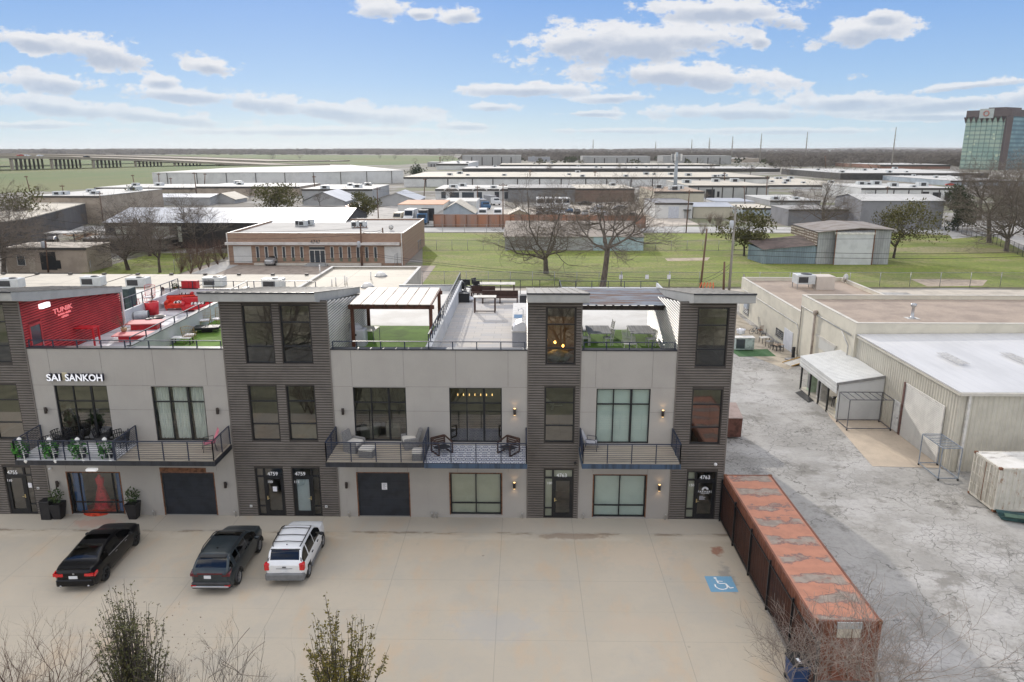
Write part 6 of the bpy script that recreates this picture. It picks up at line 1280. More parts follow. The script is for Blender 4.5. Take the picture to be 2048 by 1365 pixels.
# clutter along the workshop
r=thing('sliding_cabinet','pale green glass-fronted cabinet with white bags on top, behind the end tower','cabinet',tuple(PZ(1487,700))); mb=MB(); mb.bbox(-.9,.9,-.35,.45,.1,1.25,.02); mb.build('case',M('mint_panel',(.38,.44,.42),.6,.3,2),r,world=False); mb=MB(); mb.bbox(-.95,.95,-.4,.5,1.25,1.3,.01); mb.build('top',WMET,r,world=False); mb=MB(); mb.box(-.85,.0,-.36,-.352,.2,1.15); mb.build('door_glass',DPAN,r,world=False)
r=thing('white_sack','crumpled white bags on top of the mint cabinet','bag',tuple(PZ(1482,668,1.3))); mb=MB(); mb.blob((0,0,.25),.42,.3,.3,seed=7,amp=.35); mb.build('sack',M('white_plastic_bag',(.72,.72,.74),.6),r,world=False); 
r=thing('bike','small dark blue bicycle leaning near the grass strip','bicycle',tuple(PZ(1508,668)),R(20))
for x in (-.35,.35): mb=MB(); mb.tube([(x+.28*math.cos(R(a)),0,.28+.28*math.sin(R(a))) for a in range(0,361,24)],.022,5); mb.build('wheel',BLKP,r,world=False)
mb=MB(); mb.tube([(-.35,0,.28),(-.1,0,.62),(.25,0,.6),(0,0,.28),(-.35,0,.28)],.025,6); mb.tube([(.35,0,.28),(.25,0,.75)],.025,6); mb.build('frame',M('bike_blue',(.03,.08,.14),.4),r,world=False); mb=MB(); mb.bar((.25,-.2,.75),(.25,.2,.75),.03); mb.build('handlebar',BLKP,r,world=False)
for l,px,py,m_ in (('round white garden table by the barred window',1528,682,WMET),('low grey side table by the cream wall',1541,690,GRYM),('wooden side table left of the white door',1556,697,M('worn_wood',(.4,.3,.22),.8,.2,3))): table('garden_table',l,tuple(PZ(px,py+4)),.9,.6,.6,m_,DTRIM,R(20),.04)
for l,px,py,s in (('rusty garden chair nearest the far window',1520,668,1),('dark metal chair stacked against the cream wall',1527,676,1),('light garden chair by the wooden table',1546,700,1),('garden chair half behind the wooden table',1560,703,1)):
    r=thing('garden_chair',l,'chair',tuple(PZ(px,py)),R(px*7%360)); mb=MB(); mb.bbox(-.22,.22,-.22,.22,.4,.45,.01); mb.build('seat',RUSTE if px<1525 else DTRIM,r,world=False); mb=MB()
    for k in range(4): mb.box(-.2+.12*k,-.17+.12*k,.2,.23,.45,.95)
    mb.build('backrest',RUSTE if px<1525 else DTRIM,r,world=False)
    for a in (-1,1):
        for b in (-1,1): mb=MB(); mb.box(a*.2-.015,a*.2+.015,b*.2-.015,b*.2+.015,0,.4); mb.build('leg',DTRIM,r,world=False)
r=thing('hand_truck','tall grey hand truck frame leaning on the cream wall','hand truck',tuple(PZ(1521,664)),R(90)); mb=MB(); mb.tube([(-.25,0,0),(-.25,.3,1.6),(.25,.3,1.6),(.25,0,0)],.025,6); mb.bar((-.25,.1,.5),(.25,.1,.5),.03); mb.bar((-.25,.2,1.),(.25,.2,1.),.03); mb.build('frame',GRYM,r,world=False); mb=MB(); mb.box(-.22,.22,-.3,0,.02,.05); mb.build('toe_plate',GRYM,r,world=False)
r=thing('ramp','wooden loading ramp with yellow edges at the workshop door','ramp',tuple(PZ(1592,728)),R(-70)); mb=MB(); mb.add([(-.6,-1,.03),(.6,-1,.03),(.6,1,.35),(-.6,1,.35),(-.6,-1,0),(.6,-1,0),(.6,1,.3),(-.6,1,.3)],[(0,1,2,3),(4,7,6,5),(0,4,5,1),(1,5,6,2),(2,6,7,3),(3,7,4,0)]); mb.build('ramp_plate',M('ramp_grey',(.5,.48,.44),.8,.1,3),r,world=False)
for s in (-1,1): mb=MB(); mb.bar((s*.62,-1,.06),(s*.62,1,.39),.07); mb.build('yellow_edge',M('ochre_edge',(.45,.27,.08),.7,.2,4),r,world=False)
r=thing('grey_ramp','folded dark grey ramp against the cream wall by the white door','ramp',tuple(PZ(1583,720)),R(20)); mb=MB(); mb.bbox(-.5,.5,-.8,.4,.04,.12,.02); mb.build('lower_plate',GRYM,r,world=False); mb=MB(); mb.box(.3,.6,.3,.42,.1,1.1); mb.build('upright_plate',DTRIM,r,world=False)
o=sheet('black_mat',pz((1590,786),(1604,781),(1632,800),(1616,806)),.02,BLKP); del o['kind']; tag(o,'long black rubber mat in front of the lean-to','mat')
r=thing('plastic_sled','green and blue plastic tray at the foot of the white container','tray',tuple(PZ(2030,1040)),R(-20)); mb=MB(); mb.add([(-.7,-.35,.05),(.7,-.35,.05),(.7,.35,.05),(-.7,.35,.05),(-.85,-.45,.25),(.85,-.45,.25),(.85,.45,.25),(-.85,.45,.25)],[(0,1,2,3),(0,4,5,1),(1,5,6,2),(2,6,7,3),(3,7,4,0)]); mb.build('tray',M('teal_plastic',(.03,.08,.08),.5,.3,3),r,world=False); mb=MB(); mb.box(-.5,.4,-.25,.2,.18,.22); mb.build('board',M('green_board',(.09,.15,.11),.7,.2,3),r,world=False)
# ================================================================ TREES
BARK=M('grey_bark',(.12,.10,.08),.95,.3,4,sx=(1,1,.3)); TW2=M('brown_twig',(.14,.115,.092),.95,.25,3); BARKD=M('dark_bark',(.075,.058,.045),.95,.3,4)
TW3=M('reddish_twig',(.115,.07,.05),.95,.25,3)
def baretree(seed,H,wide,trunk,r0,levels=5,kids=(3,4),droop=.0,thin=.012):
    """returns two meshes (trunk and limbs, twigs); unit: metres; base at the origin"""
    rnd=random.Random(seed); T=MB(); C=MB()
    def go(p,d,l,r_,lv):
        mbx=T if lv>=levels-1 else C; n=4 if lv>1 else 3; pts=[p]; q=p.copy(); dd=d.copy()
        for i in range(n):
            dd=(dd+Vector((rnd.gauss(0,.17),rnd.gauss(0,.17),rnd.gauss(.03-droop*(levels-lv)/levels,.12)))).normalized(); q=q+dd*l/n; pts.append(q.copy())
        r1=max(thin,r_*.55); mbx.tube(pts,[max(thin,r_+(r1-r_)*i/n) for i in range(n+1)],6 if lv>=levels-1 else (4 if lv>=levels-2 else 3),0,False)
        if lv<=0: return
        k=rnd.randint(*kids)+(1 if lv==levels else 0)
        for j in range(k):
            t_=1. if j==0 else rnd.uniform(.35,.95); i=min(n,max(1,round(t_*n))); a=rnd.uniform(0,6.28)
            side=Vector((math.cos(a),math.sin(a),0)); side=(side-dd*side.dot(dd)); side=side.normalized() if side.length>.01 else Vector((1,0,0))
            ang=rnd.uniform(.15,.4) if j==0 else rnd.uniform(.55,1.05)*wide
            nd=(dd*math.cos(ang)+side*math.sin(ang)); nd.z+=.10; nd.normalize()
            go(pts[i],nd,l*rnd.uniform(.58,.80),r1*(1. if j==0 else .82),lv-1)
    p=Vector((0,0,0)); d=Vector((rnd.gauss(0,.05),rnd.gauss(0,.05),1)).normalized(); pts=[p]; q=p.copy()
    for i in range(3): d=(d+Vector((rnd.gauss(0,.05),rnd.gauss(0,.05),0))).normalized(); q=q+d*trunk/3; pts.append(q.copy())
    T.tube([p-Vector((0,0,.1))]+pts,[r0*1.45,r0*1.25,r0*1.02,r0*.95,r0*.9],8)
    n0=7 if levels>4 else 5
    for i in range(n0):
        a=2.4*i+rnd.uniform(-.3,.3); up_=i%3==0; tilt=(rnd.uniform(.1,.4) if up_ else rnd.uniform(.7,1.15))*wide; tilt=min(tilt,1.42); dd=Vector((math.cos(a)*math.sin(tilt),math.sin(a)*math.sin(tilt),math.cos(tilt)+.05)).normalized()
        go(q-Vector((0,0,rnd.uniform(0,.12)*trunk)),dd,(H-trunk)*rnd.uniform(.34,.46)*(1.05 if up_ else .92),r0*rnd.uniform(.42,.6),levels)
    zs=max(v[2] for v in C.v); s=H/zs
    for mb in (T,C): mb.v=[(v[0]*s,v[1]*s,v[2]*s) for v in mb.v]
    return T,C
def addtree(label,p,T,C,tm=BARK,cm=TW2,name='bare_tree',cat='tree',group=None,rz=0,extra=None):
    r=thing(name,label,cat,p,rz,group); T.build('trunk',tm,r,world=False); o=C.build('crown',cm,r,world=False)
    if extra: extra[0].build('foliage',extra[1],r,world=False)
    return r
def H_(px,pt,p): return PY(px,pt,p[1]).z
def G(px,py): return tuple(PZ(px,py))
p=G(1092,547); t1=addtree('wide bare tree with a forked trunk on the lawn behind the block',(p[0],p[1],0),*baretree(11,17.4,1.35,2.7,.46,5,(3,4),.04))
p=G(1205,575); t2=addtree('tall bare tree with a leaning mid trunk at the alley edge of the lawn',(p[0],p[1],0),*baretree(23,17.8,1.25,5.9,.40,5,(3,4),.05))
p=G(256,540); t3=addtree('bare tree with low limbs on the small grass plot left of the brick office',(p[0],p[1],0),*baretree(5,13.4,1.35,2.2,.32,5,(3,4),.04),tm=BARKD)
A3=baretree(31,10,.9,2.2,.2,4,(3,4),.0,.014); t4=addtree('slim bare tree beside the brown thicket',G(320,545),*A3,tm=BARKD)
def dt(src,label,px,py,top,rz,group=None,sc=None,h0=None):
    p=PZ(px,py); h=PY(px,top,p.y).z; k=h/h0; return dup(src,(p.x,p.y,0),R(rz),label,group,k)
dt(t2,'dark bare tree at the far left edge over the tan brick shed',8,548,375,100,h0=15.8)
dt(t3,'bare tree spreading before the black metal building',372,492,375,40,h0=12)
dt(t4,'thin bare tree in the gap of the dark grey shed',112,470,405,10,h0=10)
dt(t1,'knotty bare tree behind the corrugated barn',1645,460,338,70,h0=15.0); dt(t2,'bare tree leaning over the side street fence',1978,486,322,200,h0=15.8); dt(t1,'bare tree with long low limbs at the right fence',2012,503,335,250,h0=15.0)
dt(t3,'bare tree at the right edge beyond the side street',2050,470,318,120,h0=12)
dt(t4,'small bare tree by the cream garage',1438,467,425,0,h0=10); dt(t1,'bare tree standing before the brown-walled yard',1225,455,372,160,h0=15.0)
dt(t3,'bare tree behind the rust-coloured fence',1105,447,362,200,h0=12)
def leaftree(label,p,H,W_,n,s,seed,lm,tr=.2,z0=.28,name='leafy_tree',lean=0):
    T,C=baretree(seed,H*.92,.9,H*.22,tr,3,(3,4)); F=MB(); rnd=random.Random(seed+1); cl=[]
    for _ in range(26): a=rnd.uniform(0,6.28); u_=rnd.uniform(.15,.9); z=rnd.uniform(z0,.95)*H; k=math.sin(math.pi*min(1,(z/H-z0*.6)/(1.03-z0*.6)))**.6; cl.append((u_*W_/2*k*math.cos(a)+lean*z,u_*W_/2*k*math.sin(a),z,W_*rnd.uniform(.10,.2)))
    for c_ in cl: leafy(F,c_[:3],c_[3],c_[3]*.75,n//26,s,rnd.random())
    return addtree(label,p,T,C,name=name,extra=(F,lm),tm=BARKD,cm=BARKD)
LOAK=M('oak_leaf',(.115,.105,.03),.9,.3,2.5,col2=(.06,.065,.022)); LDRK=M('dark_leaf',(.022,.04,.014),.9,.3,2,col2=(.045,.06,.02)); LOLV=M('olive_leaf',(.13,.115,.035),.9,.3,2,col2=(.08,.08,.03))
p=G(1488,512); leaftree('round green-brown tree left of the corrugated barn',(p[0],p[1],0),8.2,11.5,2600,.42,41,LOAK)
p=G(1787,516); leaftree('small olive tree leaning right beside the corrugated barn',(p[0],p[1],0),9.4,14,3800,.34,43,LOLV,lean=.25,z0=.36)
p=G(1915,462); leaftree('dark evergreen tree by the side street corner',(p[0],p[1],0),10.5,9.5,3000,.5,47,LDRK,z0=.1)
p=G(553,424); leaftree('brownish evergreen tree behind the black metal building, near its middle',(p[0],p[1],0),7.8,17,2200,.6,51,LOAK)
p=G(727,444); leaftree('dark evergreen tree at the right gable of the black metal building',(p[0],p[1],0),7.8,9,2200,.45,53,LOAK)
p=G(250,432); leaftree('evergreen tree left behind the black metal building',(p[0],p[1],0),7.2,12,1800,.5,57,LOAK)
p=G(42,470); leaftree('olive evergreen behind the dark grey shed',(p[0],p[1],0),9.5,14,1800,.5,59,LOAK)
p=G(832,356); leaftree('dark evergreen between the two long warehouses',(p[0],p[1],0),7,16,900,.9,61,LDRK)
# thicket of brown bushes and grey bushes
def bush(label,p,h,sp,n,seed,mat,r0=.03,depth=3,name='bare_bush',group=None):
    r=thing(name,label,'shrub',p,0,group); mb=MB(); twigs(mb,(0,0,0),h*1.25,sp,n,seed,r0,depth); zm=max(v[2] for v in mb.v); k=h/zm; mb.v=[(v[0]*k*.85,v[1]*k*.85,v[2]*k) for v in mb.v]; mb.build('stems',mat,r,world=False); return r
b0=None
for i,(px,py) in enumerate(((362,546),(382,548),(400,542),(418,536),(436,530),(448,520),(405,520),(380,528))):
    if b0 is None: b0=bush('brown leafless bush, one of the thicket beside the brick office',G(px,py),6.2,.5,18,70,TW3,.06,4,group='brown thicket beside the brick office')
    else: dup(b0,G(px,py),R(47*i),None,None,.8+.12*(i%3))
for i,(px,py) in enumerate(((1404,470),(1436,452),(1465,448),(1490,446),(1420,448),(1445,470))): dup(b0,G(px,py),R(31*i),'leafless brown bush along the back street by the cream sheds','brown bushes along the back street',.7)
dt(t3,'dense bare tree between the two left plot trees, at the black wall',300,512,392,200,h0=12); dt(t4,'small bare tree behind the thicket',395,505,400,90,h0=10); dt(t3,'bare tree in front of the dark shed gable',200,508,415,300,h0=12)
# ---- foreground shrubs along the near edge of the lot
YF=-15.4
def fx(px,top,Y_=YF): q=PY(px,top,Y_); return (q.x,Y_,0),q.z
p,h=fx(70,1242); bush('reddish leafless shrub at the bottom left corner',p,h,.5,10,81,TW3,.036,4)
p,h=fx(8,1262,-15.9); bush('second reddish leafless shrub cut by the left frame edge',p,h,.5,9,83,TW3,.034,4)
BERR=M('dry_berry',(.10,.055,.03),.9,.2,5)
def berries(r,h,sp,n,seed):
    mb=MB(); leafy(mb,(0,0,h*.72),sp,h*.3,n,.045,seed); mb.build('dry_seedheads',BERR,r,world=False)
p,h=fx(345,1212); r=bush('dark leafless shrub with dry seedheads right of the evergreen',p,h,.45,8,85,M('grey_twig',(.085,.07,.06),.95,.3,5),.032,4); berries(r,h,.9,70,4)
p,h=fx(405,1255,-15.8); r=bush('thin leafless shrub with a few seedheads, third from the left',p,h,.35,7,86,MATS['grey_twig'],.028,4); berries(r,h,.6,30,5)
p,h=fx(470,1238); bush('sparse upright leafless shrub in the bottom middle-left',p,h,.30,7,87,MATS['grey_twig'],.03,3)
p,h=fx(562,1300,-15.6); bush('fine pale grey leafless bush left of the yellow-green tree',p,h,.45,26,88,M('pale_twig',(.30,.27,.25),.95,.2,5),.014,4)
def evershrub(label,px,top,w_,n,seed,leafs,s_,mat,r0=.03,Y_=YF):
    """many rising stems, each with side shoots; leaves sit along the shoots"""
    p,h=fx(px,top,Y_); r=thing('evergreen_shrub',label,'shrub',p); rnd=random.Random(seed); S=MB(); F=MB()
    def leaf(q,k):
        d=Vector((rnd.gauss(0,1),rnd.gauss(0,1),rnd.gauss(.5,.9))).normalized(); e=d.orthogonal().normalized(); e.rotate(Matrix.Rotation(rnd.uniform(0,6.3),3,d)); F.add([q,q+d*k*.5+e*k*.26,q+d*k,q+d*k*.5-e*k*.26],[(0,1,2,3)])
    for i in range(n):
        a=rnd.uniform(0,6.28); t_=1. if i<3 else rnd.uniform(.35,.93)**.8; hh=h*t_; o=w_*.5*(1.12-t_)**.55*rnd.uniform(.15,1.2)+.05; pts=[]
        for k in range(8): f_=k/7; pts.append(Vector((o*math.cos(a)*f_**.75+rnd.gauss(0,.035),o*math.sin(a)*f_**.75+rnd.gauss(0,.035),hh*f_)))
        S.tube(pts,[r0*(1-.9*k/7) for k in range(8)],4,0,False)
        for _ in range(13):
            k=rnd.uniform(2.2,7.); i0=min(6,int(k)); q=pts[i0].lerp(pts[i0+1],k-i0); b_=a+rnd.gauss(0,1.1); d=Vector((math.cos(b_),math.sin(b_),rnd.uniform(.7,2.))).normalized(); l=rnd.uniform(.15,.5)*(1.15-k/9); S.tube([q,q+d*l*.5+Vector((0,0,.02)),q+d*l],[r0*.25,r0*.18,r0*.08],3,0,False)
            for _k in range(rnd.randint(2,int(leafs*(1.2-.09*k)) if k<6.5 else 3)): leaf(q+d*l*rnd.uniform(.1,1.)+Vector((rnd.gauss(0,.03),rnd.gauss(0,.03),rnd.gauss(0,.03))),s_*rnd.uniform(.6,1.3))
    S.build('stems',MATS['grey_twig'],r,world=False); F.build('foliage',mat,r,world=False)
evershrub('tall dense evergreen shrub with thin top in the bottom left',245,1172,3.4,130,91,12,.08,M('shrub_leaf',(.095,.105,.035),.85,.3,6,col2=(.15,.13,.05)))
evershrub('yellow-green leafy shrub in the bottom middle',672,1216,4.0,80,95,13,.10,M('yellow_leaf',(.22,.17,.03),.85,.3,5,col2=(.09,.095,.025)))
LT=M('light_twig',(.30,.25,.215),.95,.25,3)
def foretree(label,px,top,seed,Y_,w_):
    p,h=fx(px,top,Y_); T,C=baretree(seed,h,w_,h*.2,.06,4,(3,4),0,.005); addtree(label,p,T,C,tm=LT,cm=LT)
foretree('pale leafless young tree in front of the orange container',1648,1165,101,-15.2,.85); foretree('dark slender leafless tree right of the orange container',1795,1108,104,-15.6,.85)
dup(t1,(2,-27,0),R(30),'unseen bare tree added for window reflections, left','trees added for window reflections',.66); dup(t3,(13,-28,0),R(80),'unseen bare tree added for window reflections, middle','trees added for window reflections',.75); dup(t1,(-12,-28,0),R(150),'unseen bare tree added for window reflections, far left','trees added for window reflections',.64); dup(t3,(22,-28,0),R(10),'unseen bare tree added for window reflections, right','trees added for window reflections',.75)  # out-of-view trees, added so the windows mirror branches
dt(t1,'bare tree cluster trunk at the far right behind the fence',2075,500,300,33,h0=15.0); dt(t2,'tall bare tree farther down the side street',1960,440,322,140,h0=15.8); dt(t3,'bare tree at the left frame edge behind the small shed',-20,560,372,15,h0=12)
# ================================================================ BACKGROUND BUILDINGS
WHW=M('white_wall',(.60,.60,.58),.85,.07,.2); 
def roofmat(name,col):
    t=NT(name,.8); X,Y,Z=t.xyz(); c=t.mix(t.rng(t.noise(.06,6,.7),.4,.66),col,tuple(v*.8 for v in col)); c=t.mix(t.math('MULTIPLY',t.rng(t.noise(.3,6,.75,(1,2.5,1)),.54,.7),.5),c,tuple(v*.55 for v in col))
    g=t.math('MAXIMUM',t.math('LESS_THAN',t.math('FRACT',t.math('DIVIDE',X,7.3)),.02),t.math('LESS_THAN',t.math('FRACT',t.math('DIVIDE',Y,9.1)),.02)); return t.out(t.mix(t.math('MULTIPLY',g,.35),c,tuple(v*.5 for v in col)))
WHR=roofmat('white_far_roof',(.56,.55,.52)); CRR=roofmat('cream_far_roof',(.56,.51,.42)); TANW=M('tan_brick',(.36,.30,.24),.9,.12,.4); GRYW=M('grey_far_wall',(.36,.36,.355),.9,.1,.2); DKW=M('dark_far_wall',(.05,.048,.046),.8,.2,.5); BLKM=M('black_ribbed_metal',(.030,.027,.026),.6,.25,.6,sx=(3,1,.2)); CRW=M('cream_far_wall',(.50,.46,.36),.9,.08,.2); BLW=M('bluegrey_wall',(.34,.39,.43),.85,.1,.3)
GRR=M('grey_roof',(.34,.33,.315),.85,.1,.2); TRIMD=M('dark_trim_line',(.06,.055,.05),.7); SILVR=M('silver_roof',(.38,.40,.44),.5,.08,.15)
def bld(name,label,pxl,pxr,pyb,pye,back,wm,rm,trim=TRIMD,par=0,cat='building',gable=False,ridge=None,joints=0,h=None,units=0,useed=0):
    """axis-aligned building found from its front base line, eave line and one pixel of the rear roof edge"""
    a=PZ(pxl,pyb);b=PZ(pxr,pyb); Y0=(a.y+b.y)/2; x0=PY(pxl,pyb,Y0).x;x1=PY(pxr,pyb,Y0).x; h=h or PY((pxl+pxr)/2,pye,Y0).z
    Y1=PZ(back[0],back[1],h).y if not isinstance(back,(int,float)) else Y0+back
    r=thing(name,label,cat,((x0+x1)/2,Y0,0)); s=max(1.,Y0/120)
    mb=MB(); mb.box(x0,x1,Y0,Y1,-.1,h-.02); mb.build('wall',wm,r)
    if gable=='x':
        rz=ridge; ym=(Y0+Y1)/2; mb=MB(); e=.3; mb.add([(x0-e,Y0-e,h),(x1+e,Y0-e,h),(x1+e,ym,h+rz),(x0-e,ym,h+rz),(x0-e,Y1+e,h),(x1+e,Y1+e,h)],[(0,1,2,3),(3,2,5,4)]); mb.build('roof',rm,r); mb=MB(); mb.add([(x1,Y0,h-.05),(x1,Y1,h-.05),(x1,ym,h+rz-.05),(x0,Y0,h-.05),(x0,Y1,h-.05),(x0,ym,h+rz-.05)],[(0,1,2),(3,5,4)]); mb.build('gable',wm,r)
    elif gable=='y':
        rz=ridge; xm=(x0+x1)/2; mb=MB(); e=.5; mb.add([(x0-e,Y0-e,h-.1),(xm,Y0-e,h+rz),(xm,Y1+e,h+rz),(x0-e,Y1+e,h-.1),(x1+e,Y0-e,h-.1),(x1+e,Y1+e,h-.1)],[(0,1,2,3),(1,4,5,2)]); mb.build('roof',rm,r); mb=MB(); mb.add([(x0,Y0-.01,h-.1),(x1,Y0-.01,h-.1),(xm,Y0-.01,h+rz-.15)],[(0,1,2)]); mb.build('gable',wm,r)
    else:
        mb=MB(); mb.box(x0-.1,x1+.1,Y0-.1,Y1+.1,h,h+.12); mb.build('roof',rm,r)
        if trim: mb=MB(); mb.box(x0-.12,x1+.12,Y0-.16,Y0-.11,h-.28*s,h+.13); mb.build('fascia',trim,r)
    if joints:
        for i in range(1,joints): x=x0+(x1-x0)*i/joints+random.uniform(-1,1); mb=MB(); mb.box(x-.09*s,x+.09*s,Y0-.12,Y0-.003,0,h-.3*s); mb.build('downspout',trim or TRIMD,r)
    rnd=random.Random(useed)
    for i in range(units):
        x=rnd.uniform(x0+3,x1-3); y=rnd.uniform(Y0+2,max(Y0+3,Y1-3)); k=rnd.uniform(.8,1.5)*min(1.25,s*.8); mb=MB(); mb.box(x-k,x+k,y-k*.7,y+k*.7,h+.12,h+.12+k*.8); u_=mb.build('rooftop_unit',ACM,r); mb=MB(); mb.box(x-k*.5,x+k*.5,y-k*.7-.03,y-k*.7-.005,h+.25,h+k*.75); mb.build('grille',DTRIM,u_)
    return r,x0,x1,Y0,Y1,h
def holes(r,x0,x1,Y0,h,lst,mat=DPAN,name='window',frame=None):
    """lst: (fx0,fx1,fz0,fz1) as fractions of the front wall"""
    for a,b,c_,d in lst:
        mb=MB(); X0,X1=x0+(x1-x0)*a,x0+(x1-x0)*b; mb.box(X0,X1,Y0-.05,Y0-.004,h*c_,h*d); o=mb.build(name,mat,r)
        if frame: mb=MB(); t_=.07; [mb.box(*q,Y0-.08,Y0-.052,*z) for q,z in (((X0-t_,X0),(h*c_-t_,h*d+t_)),((X1,X1+t_),(h*c_-t_,h*d+t_)),((X0,X1),(h*d,h*d+t_)),((X0,X1),(h*c_-t_,h*c_)))]; mb.build('frame',frame,o)
# brick office
t=NT('orange_brick',.9); br=t.n("ShaderNodeTexBrick"); br.inputs['Scale'].default_value=1.; br.inputs['Brick Width'].default_value=.6; br.inputs['Row Height'].default_value=.2; br.inputs['Mortar Size'].default_value=.012; br.inputs['Color1'].default_value=(.36,.235,.165,1); br.inputs['Color2'].default_value=(.30,.185,.13,1); br.inputs['Mortar'].default_value=(.30,.24,.19,1)
mp_=t.n("ShaderNodeMapping"); mp_.inputs['Rotation'].default_value=(math.pi/2,0,0); t.l(t.g.outputs['Position'],mp_.inputs[0]); t.l(mp_.outputs[0],br.inputs['Vector']); OBR=t.out(t.mix(t.math('MULTIPLY',t.rng(t.noise(.4,5),.4,.7),.3),br.outputs[0],(.36,.27,.2)))
x0,x1,Y0,Y1=-39.9,-10.4,88.5,115.6; h=5.35
r=thing('brick_office','orange brick office with narrow windows, white ledge and two white garage doors','building',(-26,88.5,0)); flatbldg(r,x0,x1,Y0,Y1,h,OBR,GRR,.3,WMET)
mb=MB(); mb.box(x0-.2,x1-.6,Y0-.9,Y0-.002,3.45,3.85); mb.build('canopy_ledge',M('ledge_white',(.58,.55,.52),.8,.1,1),r)
def bx_(px): return PY(px,505,Y0-.05).x
WFR=M('white_frame',(.6,.58,.54),.7)
for px in (515.5,533,551,568,586,603.5,664,681.5,698.5,716,733.5,751):
    X_=bx_(px); mb=MB(); mb.box(X_-.21,X_+.21,Y0-.05,Y0-.004,1.25,3.05); o=mb.build('window',DPAN,r); mb=MB()
    for a,b,c_,d in ((-.30,-.21,1.2,3.12),(.21,.30,1.2,3.12),(-.21,.21,3.05,3.12)): mb.box(X_+a,X_+b,Y0-.09,Y0-.004,c_,d)
    mb.build('frame',WFR,o); mb=MB(); mb.box(X_-.24,X_+.24,Y0-.06,Y0-.004,.62,1.19); mb.build('panel',M('green_panel',(.14,.16,.12),.8,.1,2),o)
for a,b in ((467,503),(769,802)): mb=MB(); mb.box(bx_(a),bx_(b),Y0-.06,Y0-.004,.35,3.15); mb.build('garage_door',M('garage_white',(.62,.62,.60),.7,.04,1),r)
mb=MB(); mb.box(bx_(619),bx_(650),Y0-.06,Y0-.004,.45,3.1); e_=mb.build('entrance',DPAN,r); mb=MB()
for px in (619,629,640,650): mb.box(bx_(px)-.06,bx_(px)+.06,Y0-.10,Y0-.061,.45,2.45)
mb.box(bx_(619),bx_(650),Y0-.11,Y0-.101,2.45,2.6); mb.box(bx_(619),bx_(650),Y0-.11,Y0-.101,3.04,3.14); mb.build('door_frame',WFR,e_)
mb=MB(); mb.box(bx_(612),bx_(656),Y0-1.6,Y0-.11,0,.2); mb.box(bx_(616),bx_(652),Y0-1.1,Y0-.11,.201,.4); mb.build('steps',GRYW,r)
text('street_number','4747',.85,(bx_(635),Y0-.95,4.0),BLKF,r,.03)
mb=MB(); mb.box(bx_(508),bx_(762),Y0-.5,Y0-.003,0,.35); mb.build('planter_kerb',COPE,r)
mb=MB(); mb.box(x1-.35,x1-.2,Y0-.2,Y0-.05,0,h); mb.build('downspout',WMET,r); mb=MB(); mb.box(x0-.12,x0+.03,Y0-.2,Y0-.05,0,h); mb.build('downspout',WMET,r)
for i,(px,py) in enumerate(((600,452),(607,453),(620,451),(712,455),(725,455))):
    q=PZ(px,py,5.05); a_=thing('condenser',['silver condenser leftmost on the brick office roof','silver condenser second from left on the office roof','dark condenser pair at the centre of the office roof','small condenser left of the pole on the office roof','small condenser right of the pole on the office roof'][i],'air conditioner',tuple(q)); acunit(a_,(q.x,q.y,5.05),1.5,1.2,1.,ACM,.1)
dish('dark satellite dish on the right of the brick office roof',tuple(PZ(782,461,5.05)),.45,R(20))
# silver van-like SUV in the office lot
S2=dict(SUVB); q=PZ(540,533); make_car('parked_suv','silver SUV parked nose-out before the brick office','car',S2,PSIL,(q.x,q.y+2.2,0),R(172))
# long low white-roofed building behind the block, raised box, annex
RB=thing('rear_building','low cream-roofed building directly behind the grey block','building',(-34,32,0)); mb=MB(); mb.box(-72,-10.5,22.6,42.2,-.05,5.85); mb.build('wall',TANW,RB); mb=MB(); mb.box(-72.1,-10.45,22.5,42.3,5.86,6.0); mb.build('roof',CRR,RB)
mb=MB()
for x in (-62,-52,-42,-32,-22): mb.box(x-.04,x+.04,22.6,42.2,6.002,6.04)
mb.build('roof_seam',TRIMD,RB)
for i in range(14): x=-60+3.6*i; mb=MB(); mb.box(x-.18,x+.18,41.6,41.9,6.04,6.2); mb.build('roof_weight',TRIMD,RB)
for i,(px,py,l) in enumerate(((25,576,'cut by the left canopy'),(188,572,'behind the red terrace railing'),(278,574,'right of the first one over the terrace'),(430,573,'above the second canopy'),(548,576,'left of the raised roof box'))): q=PZ(px,py,6.0); a_=thing('rooftop_unit','grey rooftop air conditioner '+l,'air conditioner',tuple(q),0,'air conditioners on the rear building'); acunit(a_,(q.x,q.y,6.0),2.0,1.1,.85,ACM,.08)
RX=thing('roof_box','tan-sided raised block with flat cream roof behind the pergola','building',(-5.7,33,0)); flatbldg(RX,-10.4,-1.03,23.,41.4,7.,M('tan_side',(.36,.33,.28),.9,.08,.6),CRR,.2,WHR)
for px,py in ((762,553),(735,575)): q=PZ(px,py,6.8); a_=thing('skylight_dome','white turbine dome '+('farther back' if py<560 else 'nearer the pergola')+' on the raised cream roof','vent',tuple(q)); mb=MB(); mb.lathe([(.55,0),(.5,.2),(.3,.38),(.05,.42)],(0,0,0),18); mb.build('dome',WMET,a_,world=False); mb=MB(); mb.lathe([(.62,0),(.62,.08)],(0,0,0),18); mb.build('curb',GRYM,a_,world=False)
for i,(px,py) in enumerate(((664,574),(672,572),(690,570),(694,569),(742,560),(640,548))): q=PZ(px,py,6.8); a_=thing('vent_pipe','thin white vent pipe on the raised cream roof','vent',tuple(q),0,'vent pipes on the raised roof'); mb=MB(); mb.tube([(0,0,0),(0,0,.7+.1*(i%3))],.06,8); mb.build('pipe',WMET,a_,world=False)
